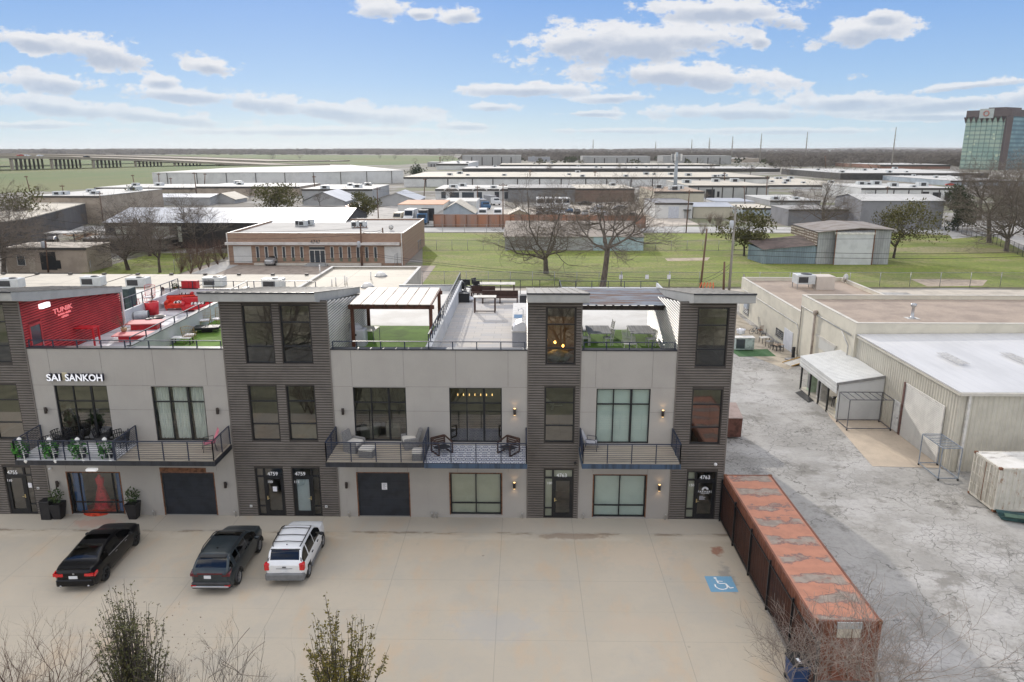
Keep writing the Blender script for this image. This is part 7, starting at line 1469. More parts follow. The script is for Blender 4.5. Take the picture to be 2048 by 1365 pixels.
AX=thing('annex','low white-roofed annex beside the raised roof box','building',(2,31,0)); mb=MB(); mb.box(-1.,5.2,22.,41.,-.05,4.9); mb.build('wall',TANW,AX); mb=MB(); mb.box(-1.02,5.3,21.9,41.1,4.91,5.05); mb.build('roof',WHR,AX)
# black metal building
r,x0,x1,Y0,Y1,h=bld('metal_building','long black metal building with bright silver roof',215,690,497,428,22,BLKM,SILVR,gable='x',ridge=2.1,h=5.0)
holes(r,x0,x1,Y0,h,[(.20,.27,.25,.85),(.305,.32,.25,.85),(.045,.13,.55,.85)],M('pale_panel_far',(.42,.43,.36),.5,.1,.5))
mb=MB(); mb.box(x0-2,x0+14,Y0-5,Y0-.05,2.3,2.5); mb.build('porch_roof',GRR,r); mb=MB(); mb.box(x0-1.8,x0+13.8,Y0-4.8,Y0-.3,0,2.29); mb.build('porch_wall',BLKM,r)
r,*_=bld('tan_warehouse','tan brick warehouse with white roof and rooftop units, left of the trees',70,205,447,393,(330,379),TANW,WHR,units=7,useed=4)
r,x0,x1,Y0,Y1,h=bld('brick_shed','small tan brick shed with a barred window and dark opening',15,178,545,497,7,TANW,M('pale_flat_roof',(.42,.37,.31),.9)); holes(r,x0,x1,Y0,h,[(.15,.24,.3,.72)],DPAN,'window',WMET); holes(r,x0,x1,Y0,h,[(.43,.62,.1,.85),(.62,.67,.15,.5)],BLKF,'opening'); holes(r,x0,x1,Y0,h,[(.28,.36,0,.6)],M('buff_door',(.42,.36,.29),.8),'door')
def poly(name,label,pix,h,wm,rm,cat='building',z0=-.1,joints=0):
    pts=[tuple(PZ(q[0],q[1],q[2] if len(q)>2 else 0)[:2]) for q in pix]; a=0.
    for i in range(len(pts)): x,y=pts[i]; X,Y=pts[(i+1)%len(pts)]; a+=x*Y-X*y
    if a<0: pts=pts[::-1]
    c_=(sum(q[0] for q in pts)/len(pts),sum(q[1] for q in pts)/len(pts)); r=thing(name,label,cat,(*c_,0)); mb=MB(); mb.prism(pts,z0,h-.02); mb.build('wall',wm,r); mb=MB(); mb.prism([(c_[0]+(x-c_[0])*1.004,c_[1]+(y-c_[1])*1.004) for x,y in pts],h,h+.18); mb.build('roof',rm,r)
    if joints:
        k=len(pts)
        for i in range(k):
            A=Vector((*pts[i],0));B_=Vector((*pts[(i+1)%k],0)); n=max(1,int((B_-A).length/14)); nn=(B_-A).normalized(); o=Vector((nn.y,-nn.x,0))*.1
            for j in range(n): q=A.lerp(B_,(j+.5)/n)+o; mb=MB(); mb.box(q.x-.15,q.x+.15,q.y-.15,q.y+.15,0,h-.1); mb.build('downspout',TRIMD,r)
    return r
poly('dark_shed','dark grey ribbed shed with a pale roof at the far left',[(-60,510),(60,491),(176,448),(60,446)],5.2,M('charcoal_ribbed',(.075,.07,.068),.8,.2,.6,sx=(4,4,.2)),CRR)
HW=PY(450,346,PZ(450,372.7).y).z
poly('long_warehouse','long angled white warehouse with dark joint lines, in front of the bridge ramp',[(307,373),(600,372),(808,366),(700,330.5,HW),(452,337,HW)],HW,WHW,WHR,joints=1)
r,*_=bld('long_warehouse','very long white warehouse with cream roof and dark gutter line across the middle',808,1537,374,355,(1250,345),WHW,CRR,joints=16,units=16,useed=9)
r,*_=bld('warehouse','narrow dark-walled warehouse row with white roof behind the long white one',925,1560,344,337.5,(1250,333.5),DKW,WHR,joints=0,units=10,useed=2)
r,*_=bld('warehouse','thin cream-roofed warehouse row with dark wall, farthest of the parallel rows',1000,1440,335,330,(1250,327),DKW,CRR,units=6,useed=3)
for i,(a,b,c_,d,l) in enumerate(((925,1042,331,311,'big plain grey concrete warehouse left of centre near the horizon'),(1165,1300,329,313,'big plain grey concrete warehouse behind the cell mast, left half'),(1325,1462,329,312,'big plain grey concrete warehouse behind the cell mast, right half'),(855,897,334,325,'grey block with dark side at the end of the meadow'))): bld('concrete_warehouse',l,a,b,c_,d,40,M('concrete_far',(.33,.33,.32),.9,.06,.05,sx=(4,1,.2)),M('far_roof_grey',(.4,.4,.39),.9),trim=None,joints=6)
bld('warehouse','white flat warehouse with cream roof at the end of the meadow',873,936,340,328,(900,322.5),WHW,WHR,units=4,useed=8)
bld('flat_building','low grey building with white roof right of the angled warehouse',605,745,400,379,(740,370),GRYW,WHR,units=4,useed=6)
bld('flat_building','brick-trimmed low building behind the black metal building',395,600,392,374,(560,367),TANW,WHR,units=2,useed=1)
bld('flat_building','thin pale building strip left of the angled warehouse',190,390,385,376,(330,369),TANW,WHR,units=3,useed=11)
bld('gabled_house','pale-gabled house with cream roof behind the silver roof',420,470,407,399,12,GRYW,CRR,gable='y',ridge=2.2); bld('gabled_house','white-roofed shed left of the pale gable',305,420,410,395,16,GRYW,SILVR,gable='x',ridge=.8)
bld('gabled_house','grey and white gabled roof pair near the evergreen at the black gable',605,690,410,403,22,GRYW,SILVR,gable='y',ridge=3.2)
bld('gabled_shed','shed with silver-blue roof left of the orange roof',752,835,412,401,20,GRYW,SILVR,gable='y',ridge=2.6)
ORR=M('orange_roof',(.50,.26,.15),.8,.15,.5,sx=(.3,3,1)); r,x0,x1,Y0,Y1,h=bld('truck_garage','white truck garage with faded orange roof',797,887,442,410,(850,401),WHW,ORR,trim=None); holes(r,x0,x1,Y0,h,[(.52,.8,0,.78)],BLKF,'opening')
r,*_=bld('white_shed','white box shed with flat roof beside the orange-roofed garage',887,953,432,404,(930,397),WHW,WHR,trim=None)
r,x0,x1,Y0,Y1,h=bld('gabled_shed','blue-grey shed with cream gable roof behind the rust fence',877,948,442,427,14,BLW,CRR,gable='y',ridge=3.0); bld('gabled_shed','small tan shed with cream gable, right behind the rust fence',1018,1060,438,430,10,M('tan_far',(.40,.34,.24),.9),CRR,gable='y',ridge=1.6)
r,x0,x1,Y0,Y1,h=bld('white_office','low white office row with arched entrances and pale flat roof',871,1019,399,379,(950,371),WHW,WHR,units=3,useed=13); holes(r,x0,x1,Y0,h,[(.08,.14,.1,.75),(.2,.32,.15,.7),(.36,.52,.15,.7),(.56,.63,.02,.72),(.8,.86,.05,.75),(.93,.99,.05,.75)],DPAN)
for f_ in (.22,.6,.96): X_=x0+(x1-x0)*f_; mb=MB(); mb.tube([(X_+2.8*math.cos(R(a)),Y0-.4,h*.86+1.1*math.sin(R(a))) for a in range(0,181,20)],.25,6); mb.build('arch',WMET,r)
bld('grey_warehouse','grey-walled warehouse behind the parked trucks',1016,1150,404,377,(1080,370),M('mid_grey_wall',(.20,.20,.20),.9,.1,.2),GRR); bld('brown_warehouse','brown-roofed low warehouse behind the truck yard',1150,1268,404,378,(1230,370),M('brown_far_wall',(.20,.14,.11),.9,.1,.3),CRR,units=1)
r,*_=bld('shingled_building','low building with tan-grey roof and blue and grey wall behind the two lawn trees',1010,1286,501,477,6,GRYW,GRR,trim=None,h=2.5); x0,x1,Y0,Y1,h=_
r['label']='low building behind the two lawn trees, grey wall with a pale blue right part'; mb=MB(); mb.box(x0+(x1-x0)*.64,x1+.02,Y0-.12,Y0-.004,-.05,h); mb.build('blue_panel',M('pale_blue_wall',(.36,.46,.50),.85,.15,.6),r)
mb=MB(); mb.add([(x0-.3,Y0-.3,h+.13),(x1+.3,Y0-.3,h+.13),(x1+.3,Y1+12,h+1.5),(x0-.3,Y1+12,h+1.5)],[(0,1,2,3)]); mb.build('sloping_roof',M('weathered_shingle',(.25,.215,.18),.95,.15,.6),r); mb=MB(); mb.box(x0,x1,Y1+.1,Y1+11.8,-.1,h+.1); mb.build('rear_wall',GRYW,r)
# rust fence and retaining wall along the back street
def fencepx(name,label,pts,h,mat,posts=True,step=3.,pm=GRYM,rail_=True,cat='fence',pr=.04,panel=True,top=0):
    P=[PZ(*q) for q in pts]; r=thing(name,label,cat,tuple(P[0])); 
    if panel:
        mb=MB()
        for a,b in zip(P[:-1],P[1:]): mb.quad((a.x,a.y,0.02),(b.x,b.y,.02),(b.x,b.y,h),(a.x,a.y,h))
        mb.build('panel',mat,r)
    n=0
    for a,b in zip(P[:-1],P[1:]):
        k=max(1,int((b-a).length/step))
        for i in range(k+1):
            if n>=95: break
            q=a.lerp(b,i/k); mb=MB(); mb.tube([(q.x,q.y,0),(q.x,q.y,h+.08+top)],pr,6); mb.build('post',pm,r); n+=1
    if rail_:
        mb=MB()
        for a,b in zip(P[:-1],P[1:]): mb.tube([(a.x,a.y,h),(b.x,b.y,h)],.03,5)
        mb.build('top_rail',pm,r)
    return r
RUSTF=M('rust_panel_fence',(.36,.17,.10),.85,.2,.4,sx=(1,1,.2),col2=(.30,.20,.16),lo=.4,hi=.6)
P0=PZ(868,454);P1=PZ(1290,457); r=thing('rust_fence','long rust-orange sheet fence behind the back street','fence',tuple(P0)); mb=MB(); mb.bar((P0.x,P0.y,1.55),(P1.x,P1.y,1.55),.12,3.1); mb.build('panels',RUSTF,r); mb=MB(); mb.box(P0.x,P1.x,P0.y-.2,P0.y-.1,3.0,3.1); mb.build('cap_rail',RUSTE,r)
for i in range(20): q=P0.lerp(P1,i/19); mb=MB(); mb.box(q.x-.08,q.x+.08,q.y-.22,q.y-.1,0,3.0); mb.build('post',RUSTE,r)
CHL=mesh_mat('chain_link',(.30,.31,.30),.13)
fencepx('chain_link_fence','chain link fence along the alley edge of the lawn, left of the gate',[(845,571),(1242,573)],2.,CHL); fencepx('chain_link_fence','chain link fence along the alley right of the gate, to the frame edge',[(1338,573),(2060,574)],2.,CHL,step=4)
g=fencepx('chain_link_gate','wide chain link gate with small signs between two thick posts',[(1242,573),(1338,573)],2.05,CHL,step=4.9,pr=.09,cat='gate')
for px in (1242,1294,1338): q=PY(px,553.5,PZ(1290,573).y-.1); mb=MB(); mb.box(q.x-.25,q.x+.25,q.y-.02,q.y,q.z-.35,q.z+.25); mb.build('small_sign',PAPER,g)
fencepx('chain_link_fence','chain link fence crossing the middle of the lawn',[(842,500),(1500,502)],1.9,CHL); fencepx('chain_link_fence','chain link fence along the back street side of the lawn',[(842,466),(1500,467)],1.9,CHL,step=5); fencepx('chain_link_fence','dark fence running along the side street',[(1880,455),(1985,487),(2075,528)],2.,mesh_mat('dark_chain',(.08,.08,.08),.3),pm=DTRIM,step=3); fencepx('chain_link_fence','chain link fence in front of the brown thicket, left of the office ramp',[(350,546),(456,509)],2.,CHL); fencepx('chain_link_fence','low fence at the left of the small grass plot',[(183,548),(192,505)],1.8,CHL)
fencepx('chain_link_fence','short chain link fence at the right corner of the brick office',[(790,535),(842,500)],2.,CHL,step=2)
o=sheet('office_ramp',pz((430,549),(500,521),(466,517),(380,548)),.02,ROADC)
# cream buildings on the right of the truck yard
r,x0,x1,Y0,Y1,h=bld('cream_building','cream two-level building with brown roof and silver units',1307,1406,425,384,30,CRW,M('brown_gravel',(.36,.27,.20),.9,.1,.3),units=3,useed=21)
r,x0,x1,Y0,Y1,h=bld('white_garage','white garage with a roller door before the cream building',1309,1384,437,407,20,WHW,M('dark_roof_far',(.2,.2,.21),.8)); holes(r,x0,x1,Y0,h,[(.36,.64,0,.78)],M('lilac_door',(.5,.52,.56),.6),'roller_door'); mb=MB(); mb.box(x0+(x1-x0)*.75,x0+(x1-x0)*.95,Y0-1,Y0-.01,2.3,2.45); mb.build('awning',DTRIM,r); holes(r,x0,x1,Y0,h,[(.78,.92,0,.55)],GRYW,'door')
r,x0,x1,Y0,Y1,h=bld('cream_shed','pale yellow metal shed with silver roof right of the white garage',1386,1464,436,414,14,CRW,SILVR,gable='x',ridge=.8)
r,x0,x1,Y0,Y1,h=bld('grey_warehouse','pale grey warehouse with dark dock door behind the cream sheds',1376,1536,397,372,(1450,362),M('pale_grey_wall',(.42,.42,.40),.9,.06,.2),CRR,joints=7,units=3,useed=5); holes(r,x0,x1,Y0,h,[(.22,.33,.0,.72),(.36,.39,.1,.55)],BLKF,'dock_door')
r,*_=bld('flat_building','low blue-grey building with cream roof right of the pale yellow shed',1484,1546,432,417,(1520,409),BLW,CRR); bld('flat_building','white flat-roofed shed between the grey warehouse and the blue-grey building',1430,1510,408,404,(1480,397),WHW,SILVR,trim=None); bld('flat_building','white roof cluster behind the knotty bare tree',1540,1640,412,402,(1600,391),GRYW,WHR,units=2,useed=31)
r,x0,x1,Y0,Y1,h=bld('grey_shed','large mid-grey shed with white roof behind the olive tree',1718,1882,458,402,16,M('shed_grey',(.24,.24,.25),.85,.08,.3),WHR,gable='x',ridge=1.2); bld('grey_shed','grey shed with pale door behind the knotty bare tree',1575,1712,452,420,14,M('shed_grey2',(.20,.20,.21),.85,.1,.3),GRR)
r,x0,x1,Y0,Y1,h=bld('white_office','white building with dark garage bays behind the grey shed',1720,1906,404,377,(1800,368),WHW,WHR,units=6,useed=17,joints=6); holes(r,x0,x1,Y0,h,[(.5,.64,.0,.6),(.66,.73,.1,.75),(.77,.86,.1,.7),(.9,.96,.05,.7)],BLKF,'bay')
r,*_=bld('warehouse','white-roofed warehouse with wide roof and many units right of centre',1530,1720,378,371,(1620,356),WHW,CRR,units=12,useed=19); r,x0,x1,Y0,Y1,h=bld('office_row','low office row with dark glass strip and white bays under the green tower',1680,1975,360,347,(1800,338),DKW,WHR,joints=0,units=8,useed=23); holes(r,x0,x1,Y0,h,[(.40,.43,0,.8),(.52,.55,0,.8),(.63,.66,0,.8),(.72,.75,0,.8),(.84,.9,0,.9)],WHW,'white_bay')
bld('flat_building','white-roofed building with dark band left of the green tower',1850,1952,327,318,(1900,314),DKW,WHR,joints=8); bld('flat_building','pale roofed building right of the side street tree',1900,2048,372,362,(1980,352),BLW,WHR,units=4,useed=29); bld('flat_building','brick-red roofed strip right of the tall pylon',1760,1900,338,330,(1830,326),M('brick_far',(.25,.13,.09),.9),WHR)
# corrugated barn
def ribm(name,col,k=7.): 
    t=NT(name,.6,.2); X,Y,Z=t.xyz(); c=t.mix(t.rng(t.noise(.6,6,.7,(1,1,.35)),.4,.66),col,tuple(v*.72 for v in col)); c=t.mix(t.math('MULTIPLY',t.math('LESS_THAN',t.math('FRACT',t.math('MULTIPLY',t.math('ADD',X,Y),2.6)),.3),.3),c,tuple(v*.45 for v in col)); c=t.mix(t.math('MULTIPLY',t.rng(t.noise(1.1,6,.7,(1,1,.3),(4,4,4)),.62,.72),.5),c,(.22,.12,.08)); return t.out(c)
BG1=ribm('barn_grey',(.40,.41,.42)); BG2=ribm('barn_blue',(.25,.32,.37)); BRR=M('barn_roof',(.25,.225,.205),.8,.2,.5,col2=(.18,.145,.12)); BRU=M('barn_rust_roof',(.095,.07,.06),.9,.3,.6)
r=thing('barn','grey and pale blue corrugated barn with white sliding door on the lawn','barn',(62,91,0)); hL=PY(1628,464,91).z; hR=PY(1788,459,90.6).z
mb=MB(); mb.add([(59.4,91,0),(71.4,90.6,0),(72.2,104,0),(60.2,104,0),(59.4,91,hL),(71.4,90.6,hR),(72.2,104,hR-.2),(60.2,104,hL-.2)],[(0,1,5,4),(1,2,6,5),(2,3,7,6),(3,0,4,7)]); mb.build('wall',BG1,r)
xm=66.; mb=MB(); mb.add([(58.9,90.3,hL+.02),(xm,90.2,hL+.75),(71.9,90.,hR+.02),(72.7,104.5,hR),(xm+.8,104.5,hL+.7),(59.7,104.5,hL),(58.9,90.3,hL-.1),(xm,90.2,hL+.63),(71.9,90.,hR-.1)],[(0,1,4,5),(1,2,3,4),(6,7,1,0),(7,8,2,1)]); mb.build('roof',BRR,r); mb=MB(); mb.add([(59.4,90.99,hL-.02),(71.4,90.59,hR-.02),(xm,90.75,hL+.62)],[(0,1,2)]); mb.build('gable',BRU,r)
mb=MB(); mb.box(62.1,68.35,90.2,90.45,0,5.1); dd=mb.build('sliding_door',M('barn_door_white',(.55,.56,.57),.7,.08,.6),r); mb=MB(); mb.box(61.9,68.6,90.1,90.5,5.11,5.45); mb.build('track',WMET,dd); mb=MB(); mb.box(62.0,62.1,90.05,90.2,0,5.9); mb.build('rust_pole',RUSTE,r); mb=MB(); mb.box(68.4,68.5,90.05,90.2,0,5.9); mb.build('rust_pole',RUSTE,r)
mb=MB(); mb.add([(50.4,91.2,0),(59.38,91.2,0),(59.38,99,0),(49.6,97,0),(50.4,91.2,2.4),(59.38,91.2,3.2),(59.38,99,3.2),(49.6,97,2.6)],[(0,1,5,4),(2,3,7,6),(3,0,4,7)]); mb.build('lean_to_wall',BG2,r); mb=MB(); mb.add([(50.2,90.9,2.4),(59.38,90.9,3.22),(59.38,99.2,4.0),(49.4,97.2,3.2)],[(0,1,2,3)]); mb.build('lean_to_roof',BRU,r)
t=NT('louvre_wall',.8,.1); X,Y,Z=t.xyz(); g1=t.math('LESS_THAN',t.math('FRACT',t.math('MULTIPLY',Z,2.2)),.45); c=t.mix(t.math('MULTIPLY',g1,t.rng(t.noise(1.2,3),.4,.5)),(.13,.09,.06),(.40,.36,.30)); LOUV=t.out(c)
mb=MB(); mb.add([(59.3,91.,3.25),(59.3,104,3.8),(59.3,104,hL-.1),(59.3,91.,hL-.05)],[(3,2,1,0)]); mb.box(59.1,59.39,91,103.9,3.0,3.25); mb.build('louvred_side',LOUV,r)
# green glass tower
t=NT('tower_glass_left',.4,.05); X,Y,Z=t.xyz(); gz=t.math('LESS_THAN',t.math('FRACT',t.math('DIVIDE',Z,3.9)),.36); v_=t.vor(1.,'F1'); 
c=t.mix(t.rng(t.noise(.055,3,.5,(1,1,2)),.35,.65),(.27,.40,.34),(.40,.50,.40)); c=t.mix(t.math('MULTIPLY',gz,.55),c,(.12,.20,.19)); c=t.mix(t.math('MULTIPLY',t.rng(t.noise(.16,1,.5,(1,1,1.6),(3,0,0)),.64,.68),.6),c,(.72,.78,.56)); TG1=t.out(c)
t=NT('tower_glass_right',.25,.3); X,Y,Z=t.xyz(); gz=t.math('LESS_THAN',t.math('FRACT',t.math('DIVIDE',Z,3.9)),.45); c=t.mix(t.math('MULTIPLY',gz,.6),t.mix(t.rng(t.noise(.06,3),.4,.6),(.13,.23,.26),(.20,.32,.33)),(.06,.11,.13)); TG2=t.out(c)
TBR=M('tower_brown',(.11,.088,.085),.8,.1,.05)
Dt=720; cpt=PY(2003,341,CAMP.y+Dt); lpt=PY(1918,341,CAMP.y+Dt+28); C0=Vector((cpt.x,cpt.y,0)); L0=Vector((lpt.x,lpt.y,0)); ld=(L0-C0).normalized(); rd_=Vector((-ld.y,ld.x,0)); rd_=rd_ if rd_.x>0 else -rd_; rd_=Vector((.85,.53,0)); WL=(L0-C0).length; R0=C0+rd_*70; B0=L0+rd_*70; HT=PY(2020,219,CAMP.y+Dt).z
r=thing('glass_tower','green glass office tower with brown crown at the right edge','tower',tuple(C0)); hg=HT-6
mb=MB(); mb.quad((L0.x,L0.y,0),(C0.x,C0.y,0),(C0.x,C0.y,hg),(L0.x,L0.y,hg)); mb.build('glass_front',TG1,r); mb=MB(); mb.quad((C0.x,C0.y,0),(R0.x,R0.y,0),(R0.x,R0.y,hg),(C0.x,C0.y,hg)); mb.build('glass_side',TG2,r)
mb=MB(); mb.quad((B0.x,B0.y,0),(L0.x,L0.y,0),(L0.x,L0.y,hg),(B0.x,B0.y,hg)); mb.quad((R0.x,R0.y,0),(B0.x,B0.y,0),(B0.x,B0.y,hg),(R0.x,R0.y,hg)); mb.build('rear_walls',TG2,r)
mb=MB(); mb.prism([tuple(q[:2]) for q in (L0-rd_*1.2,C0-rd_*1.2-ld*1.2,R0-ld*1.2,B0)],hg,HT); mb.build('crown',TBR,r); mb=MB(); mb.prism([tuple((C0+(q-C0)*.4+(rd_+ld)*8)[:2]) for q in (L0,C0,R0,B0)],HT,HT+2.5); mb.build('penthouse',TBR,r)
mb=MB(); q=C0-rd_*1.; mb.prism([(q.x-2,q.y-1.5),(q.x+3,q.y-1.5),(q.x+3,q.y+2),(q.x-2,q.y+2)],0,hg); mb.build('corner_pier',TBR,r)
for k in range(9):
    a=C0.lerp(L0,k/8)-rd_*.8; mb=MB(); d=ld*1.9; mb.add([a-d+Vector((0,0,hg)),a+d+Vector((0,0,hg)),a+Vector((0,0,hg-6))],[(0,1,2),(2,1,0)]); mb.build('crown_fin',TBR,r)
for k in range(1,8): a=C0.lerp(L0,k/8)-rd_*.15; mb=MB(); mb.bar((a.x,a.y,0),(a.x,a.y,hg),.35); mb.build('mullion',M('mullion_far',(.22,.28,.26),.6),r)
a=C0.lerp(L0,.52)-rd_*1.6; mb=MB(); mb.bar(a-ld*6+Vector((0,0,HT-3)),a+ld*6+Vector((0,0,HT-3)),.6,8.5); sg=mb.build('sign_panel',M('sign_grey',(.42,.46,.44),.6),r); mb=MB(); b_=a-rd_*.6; mb.tube([b_+ld*(2.2*math.cos(R(q)))+Vector((0,0,HT-3+2.2*math.sin(R(q)))) for q in range(0,361,30)],.5,5); mb.build('round_emblem',M('emblem_red',(.45,.18,.14),.6),sg)
# ---- viaduct
VC=M('viaduct_concrete',(.33,.285,.23),.9,.1,.05); VD=M('viaduct_column',(.11,.095,.08),.9,.1,.1)
VP=[(-160,345,313,-90,341),(-60,343,312,0,339),(23,341,313,88,337.5),(103,339,314,163,336),(186,337,316,243,334),(270,334.5,318.5,324,332),(348,333,321.5,402,330),(432,332,325,478,329.5),(540,331.5,329.5,590,329),(660,331,331,700,330)]
def viaduct(label,dy,zoff,cols):
    r=thing('viaduct',label,'bridge',tuple(PZ(103,339-dy))); near=[];farp=[]
    for (a,yb,yt,b,yb2) in VP:
        q0=PZ(a,yb); z=max(.25,CAMP.z-(yt-298.6)*(q0.y-CAMP.y)/1491.)+zoff; q=PZ(a,yb-dy); p=PZ(b,yb2-dy); near.append(Vector((q.x,q.y,z))); farp.append(Vector((p.x,p.y,z)))
    mb=MB(); k=len(near); v=[]
    for a,b in zip(near,farp): v+=[a,b,a-Vector((0,0,1.6)),b-Vector((0,0,1.6))]
    f=[]
    for i in range(k-1): o_=4*i; f+=[(o_,o_+4,o_+5,o_+1),(o_+2,o_+3,o_+7,o_+6),(o_,o_+2,o_+6,o_+4),(o_+1,o_+5,o_+7,o_+3)]
    mb.add(v,f); mb.build('deck',VC,r)
    for pts_ in (near,farp):
        mb=MB()
        for a,b in zip(pts_[:-1],pts_[1:]): mb.bar(a+Vector((0,0,.4)),b+Vector((0,0,.4)),.4,.8)
        mb.build('parapet',VC,r)
    for i in range(0,8):
        a,b=near[i],farp[i]; z=a.z-1.6; mb=MB(); mb.bar((a.x,a.y,z-.5),(b.x,b.y,z-.5),1.4,1.)
        mb.build('cap_beam',VD,r)
        for j in range(cols if i<7 else cols-2): q=a.lerp(b,.03+.94*j/7); mb=MB(); mb.bar((q.x,q.y,-.1),(q.x,q.y,max(.3,z-.9)),1.4 if j else 1.9); mb.build('column',VC if j==0 else VD,r)
    return near,farp
near,farp=viaduct('long tan concrete highway viaduct on column bents at the left, nearer carriageway',0,0,8); viaduct('farther parallel carriageway of the highway viaduct at the left',7,.6,3)
def onv(px,t_,f_): 
    for i in range(len(VP)-1):
        if VP[i][0]<=px<VP[i+1][0]: break
    s_=(px-VP[i][0])/(VP[i+1][0]-VP[i][0]); a=near[i].lerp(near[i+1],s_); b=farp[i].lerp(farp[i+1],s_); q=a.lerp(b,f_); d=near[i+1]-near[i]; return q,math.atan2(-d.x,d.y)
# ---- vehicles far away
def van(name,label,p,rz,L_,W_,H_,paint,cat,boxm=None,z0=.55,cab=2.2,hood=0,group=None):
    """truck or van: cab with windscreen, body box, wheels"""
    r=thing(name,label,cat,p,rz,group); y0=-L_/2; mb=MB(); hc=H_ if not boxm else H_*.8; yc=L_/2-cab-hood
    mb.extr([(yc,z0),(L_/2,z0),(L_/2,z0+hc*.33),(L_/2-hood-.1,z0+hc*.42),(L_/2-hood-.75,hc),(yc,hc)],-W_/2,W_/2,'x'); mb.build('cab',paint,r,world=False)
    mb=MB(); mb.box(-W_*.46,W_*.46,y0,yc-.1,z0,H_); mb.build('cargo_body',boxm or paint,r,world=False)
    mb=MB(); a=(L_/2-hood-.1,z0+hc*.44);b=(L_/2-hood-.72,hc*.95); mb.add([(-W_*.43,a[0]+.03,a[1]+.05),(W_*.43,a[0]+.03,a[1]+.05),(W_*.40,b[0]+.04,b[1]),(-W_*.40,b[0]+.04,b[1])],[(3,2,1,0),(0,1,2,3)]); mb.build('windshield',DPAN,r,world=False)
    for yy in (y0+L_*.2,L_/2-L_*.16):
        for s in (-1,1): mb=MB(); mb.tube([(s*(W_/2-.3),yy,.48),(s*(W_/2-.02),yy,.48)],.48,14); mb.build('wheel',BLKP,r,world=False)
    return r
WV=M('van_white',(.66,.66,.65),.5,.03,1); BLT=M('truck_blue',(.03,.10,.20),.4,.1,1)
def pv(px,py): q=PZ(px,py); return (q.x,q.y,0)
van('box_truck','tall white lorry cab parked left of the blue one',pv(822,447),R(175),7,2.5,3.7,WV,'truck',hood=.8); van('tractor_truck','blue lorry tractor parked before the orange-roofed garage',pv(846,449),R(178),6,2.5,3.6,BLT,'truck',boxm=DTRIM,hood=.8); van('camper','small cream camper at the left of the parked lorries',pv(800,447),R(170),5,2.2,2.9,M('camper_cream',(.5,.45,.36),.6),'camper')
van('van','white van facing out, left of the pair behind the rust fence',pv(966,437),R(180),6,2.3,2.7,WV,'van',hood=.7); van('van','white van facing out, right of the pair behind the rust fence',pv(996,437),R(180),6,2.3,2.7,WV,'van',hood=.7)
van('tow_truck','dark blue and white lorry in the yard behind the white shed',pv(968,418),R(200),7.5,2.4,3.0,BLT,'truck',boxm=GRYM,hood=1.2); van('cement_truck','white lorry with grey body beside the low office row',pv(985,410),R(215),8,2.5,3.2,WV,'truck',boxm=GRYM,hood=1.)
for i,(px,py) in enumerate(((1080,418),(1098,418),(1116,418),(1131,418))): van('box_truck',('leftmost','second from left','third from left','rightmost')[i]+' white box truck in the row behind the left lawn tree',pv(px,py),R(180),8,2.5,3.6,WV,'truck',group='white box trucks in a row')
tp,_q1,_q2=make_car('parked_car','blue car left of the red one by the low office row','car',dict(SEDAN,n=30),BLT,pv(960,405),R(90),detail=0)
cars=((980,403,90,'red car at the end of the low office row',0),(1190,427,20,'white car behind the tall lawn tree, nearer',1),(1198,418,15,'silver car behind the tall lawn tree, farther',2),(1170,411,80,'dark car in the truck yard',3),(1045,428,10,'white car behind the rust fence middle',1),(1078,433,0,'dark car behind the rust fence middle',3),(1210,433,0,'white car near the digger',1),(1240,420,90,'grey car in the truck yard',2),(1900,372,80,'red car under the office row',0),(1940,375,90,'white car by the office row',1),(105,487,20,'dark car left of the pallets',3))
PAINTS=[M('red_paint_far',(.45,.05,.03),.4),PW,PSIL,PB,BLT]
for px,py,rz,l,c_ in cars:
    d=dup(tp,pv(px,py),R(rz),l,None)
    for ch in d.children:
        if ch.name.startswith('body'): ch.data=ch.data.copy(); ch.data.materials[0]=PAINTS[c_]
for px,f_,c_,l in ((25,.3,0,'red car on the viaduct at the left frame edge'),(38,.3,1,'white car following the red one on the viaduct'),(64,.3,1,'white car on the viaduct, second from the left'),(157,.3,3,'dark car on the viaduct')):
    q,a=onv(px,0,f_); d=dup(tp,tuple(q),a,l,None,1.3)
    for ch in d.children:
        if ch.name.startswith('body'): ch.data=ch.data.copy(); ch.data.materials[0]=PAINTS[c_]
r=thing('loader','yellow wheel loader in the bare yard behind the tall lawn tree','digger',pv(1262,449),R(60)); YEL=M('loader_yellow',(.45,.32,.08),.6,.1,1)
mb=MB(); mb.bbox(-.9,.9,-2,.6,.7,1.8,.1); mb.build('body',YEL,r,world=False); mb=MB(); mb.bbox(-.6,.6,-.8,.5,1.8,3.,.08); mb.build('cab',DTRIM,r,world=False); mb=MB(); mb.bar((-.5,.4,1.6),(-.5,2.6,.7),.2); mb.bar((.5,.4,1.6),(.5,2.6,.7),.2); mb.extr([(2.5,.2),(3.4,.1),(3.0,1.0)],-1.1,1.1,'x'); mb.build('bucket',YEL,r,world=False)
for a in (-1.4,1.): 
    for s in (-1,1): mb=MB(); mb.tube([(s*.75,a,.6),(s*1.15,a,.6)],.6,14); mb.build('wheel',BLKP,r,world=False)
r=thing('pallet_stack','heap of orange-brown pallets behind the tan brick shed','pallet',pv(178,478)); PLT=M('pallet_wood',(.36,.22,.13),.9,.3,1)
for k in range(14): mb=MB(); mb.obox(Vector((random.uniform(-4,4),random.uniform(-3,3),.2*k%1.6)),1.8,1.4,.2,random.uniform(0,3),0,random.uniform(-.5,.5)); mb.build('pallet',PLT,r,world=False)
r=thing('carport','small open carport with white roof behind the tan brick shed','shelter',pv(134,495)); mb=MB(); mb.box(-3,3,-2,2,2.9,3.05); mb.build('roof',WHR,r,world=False)
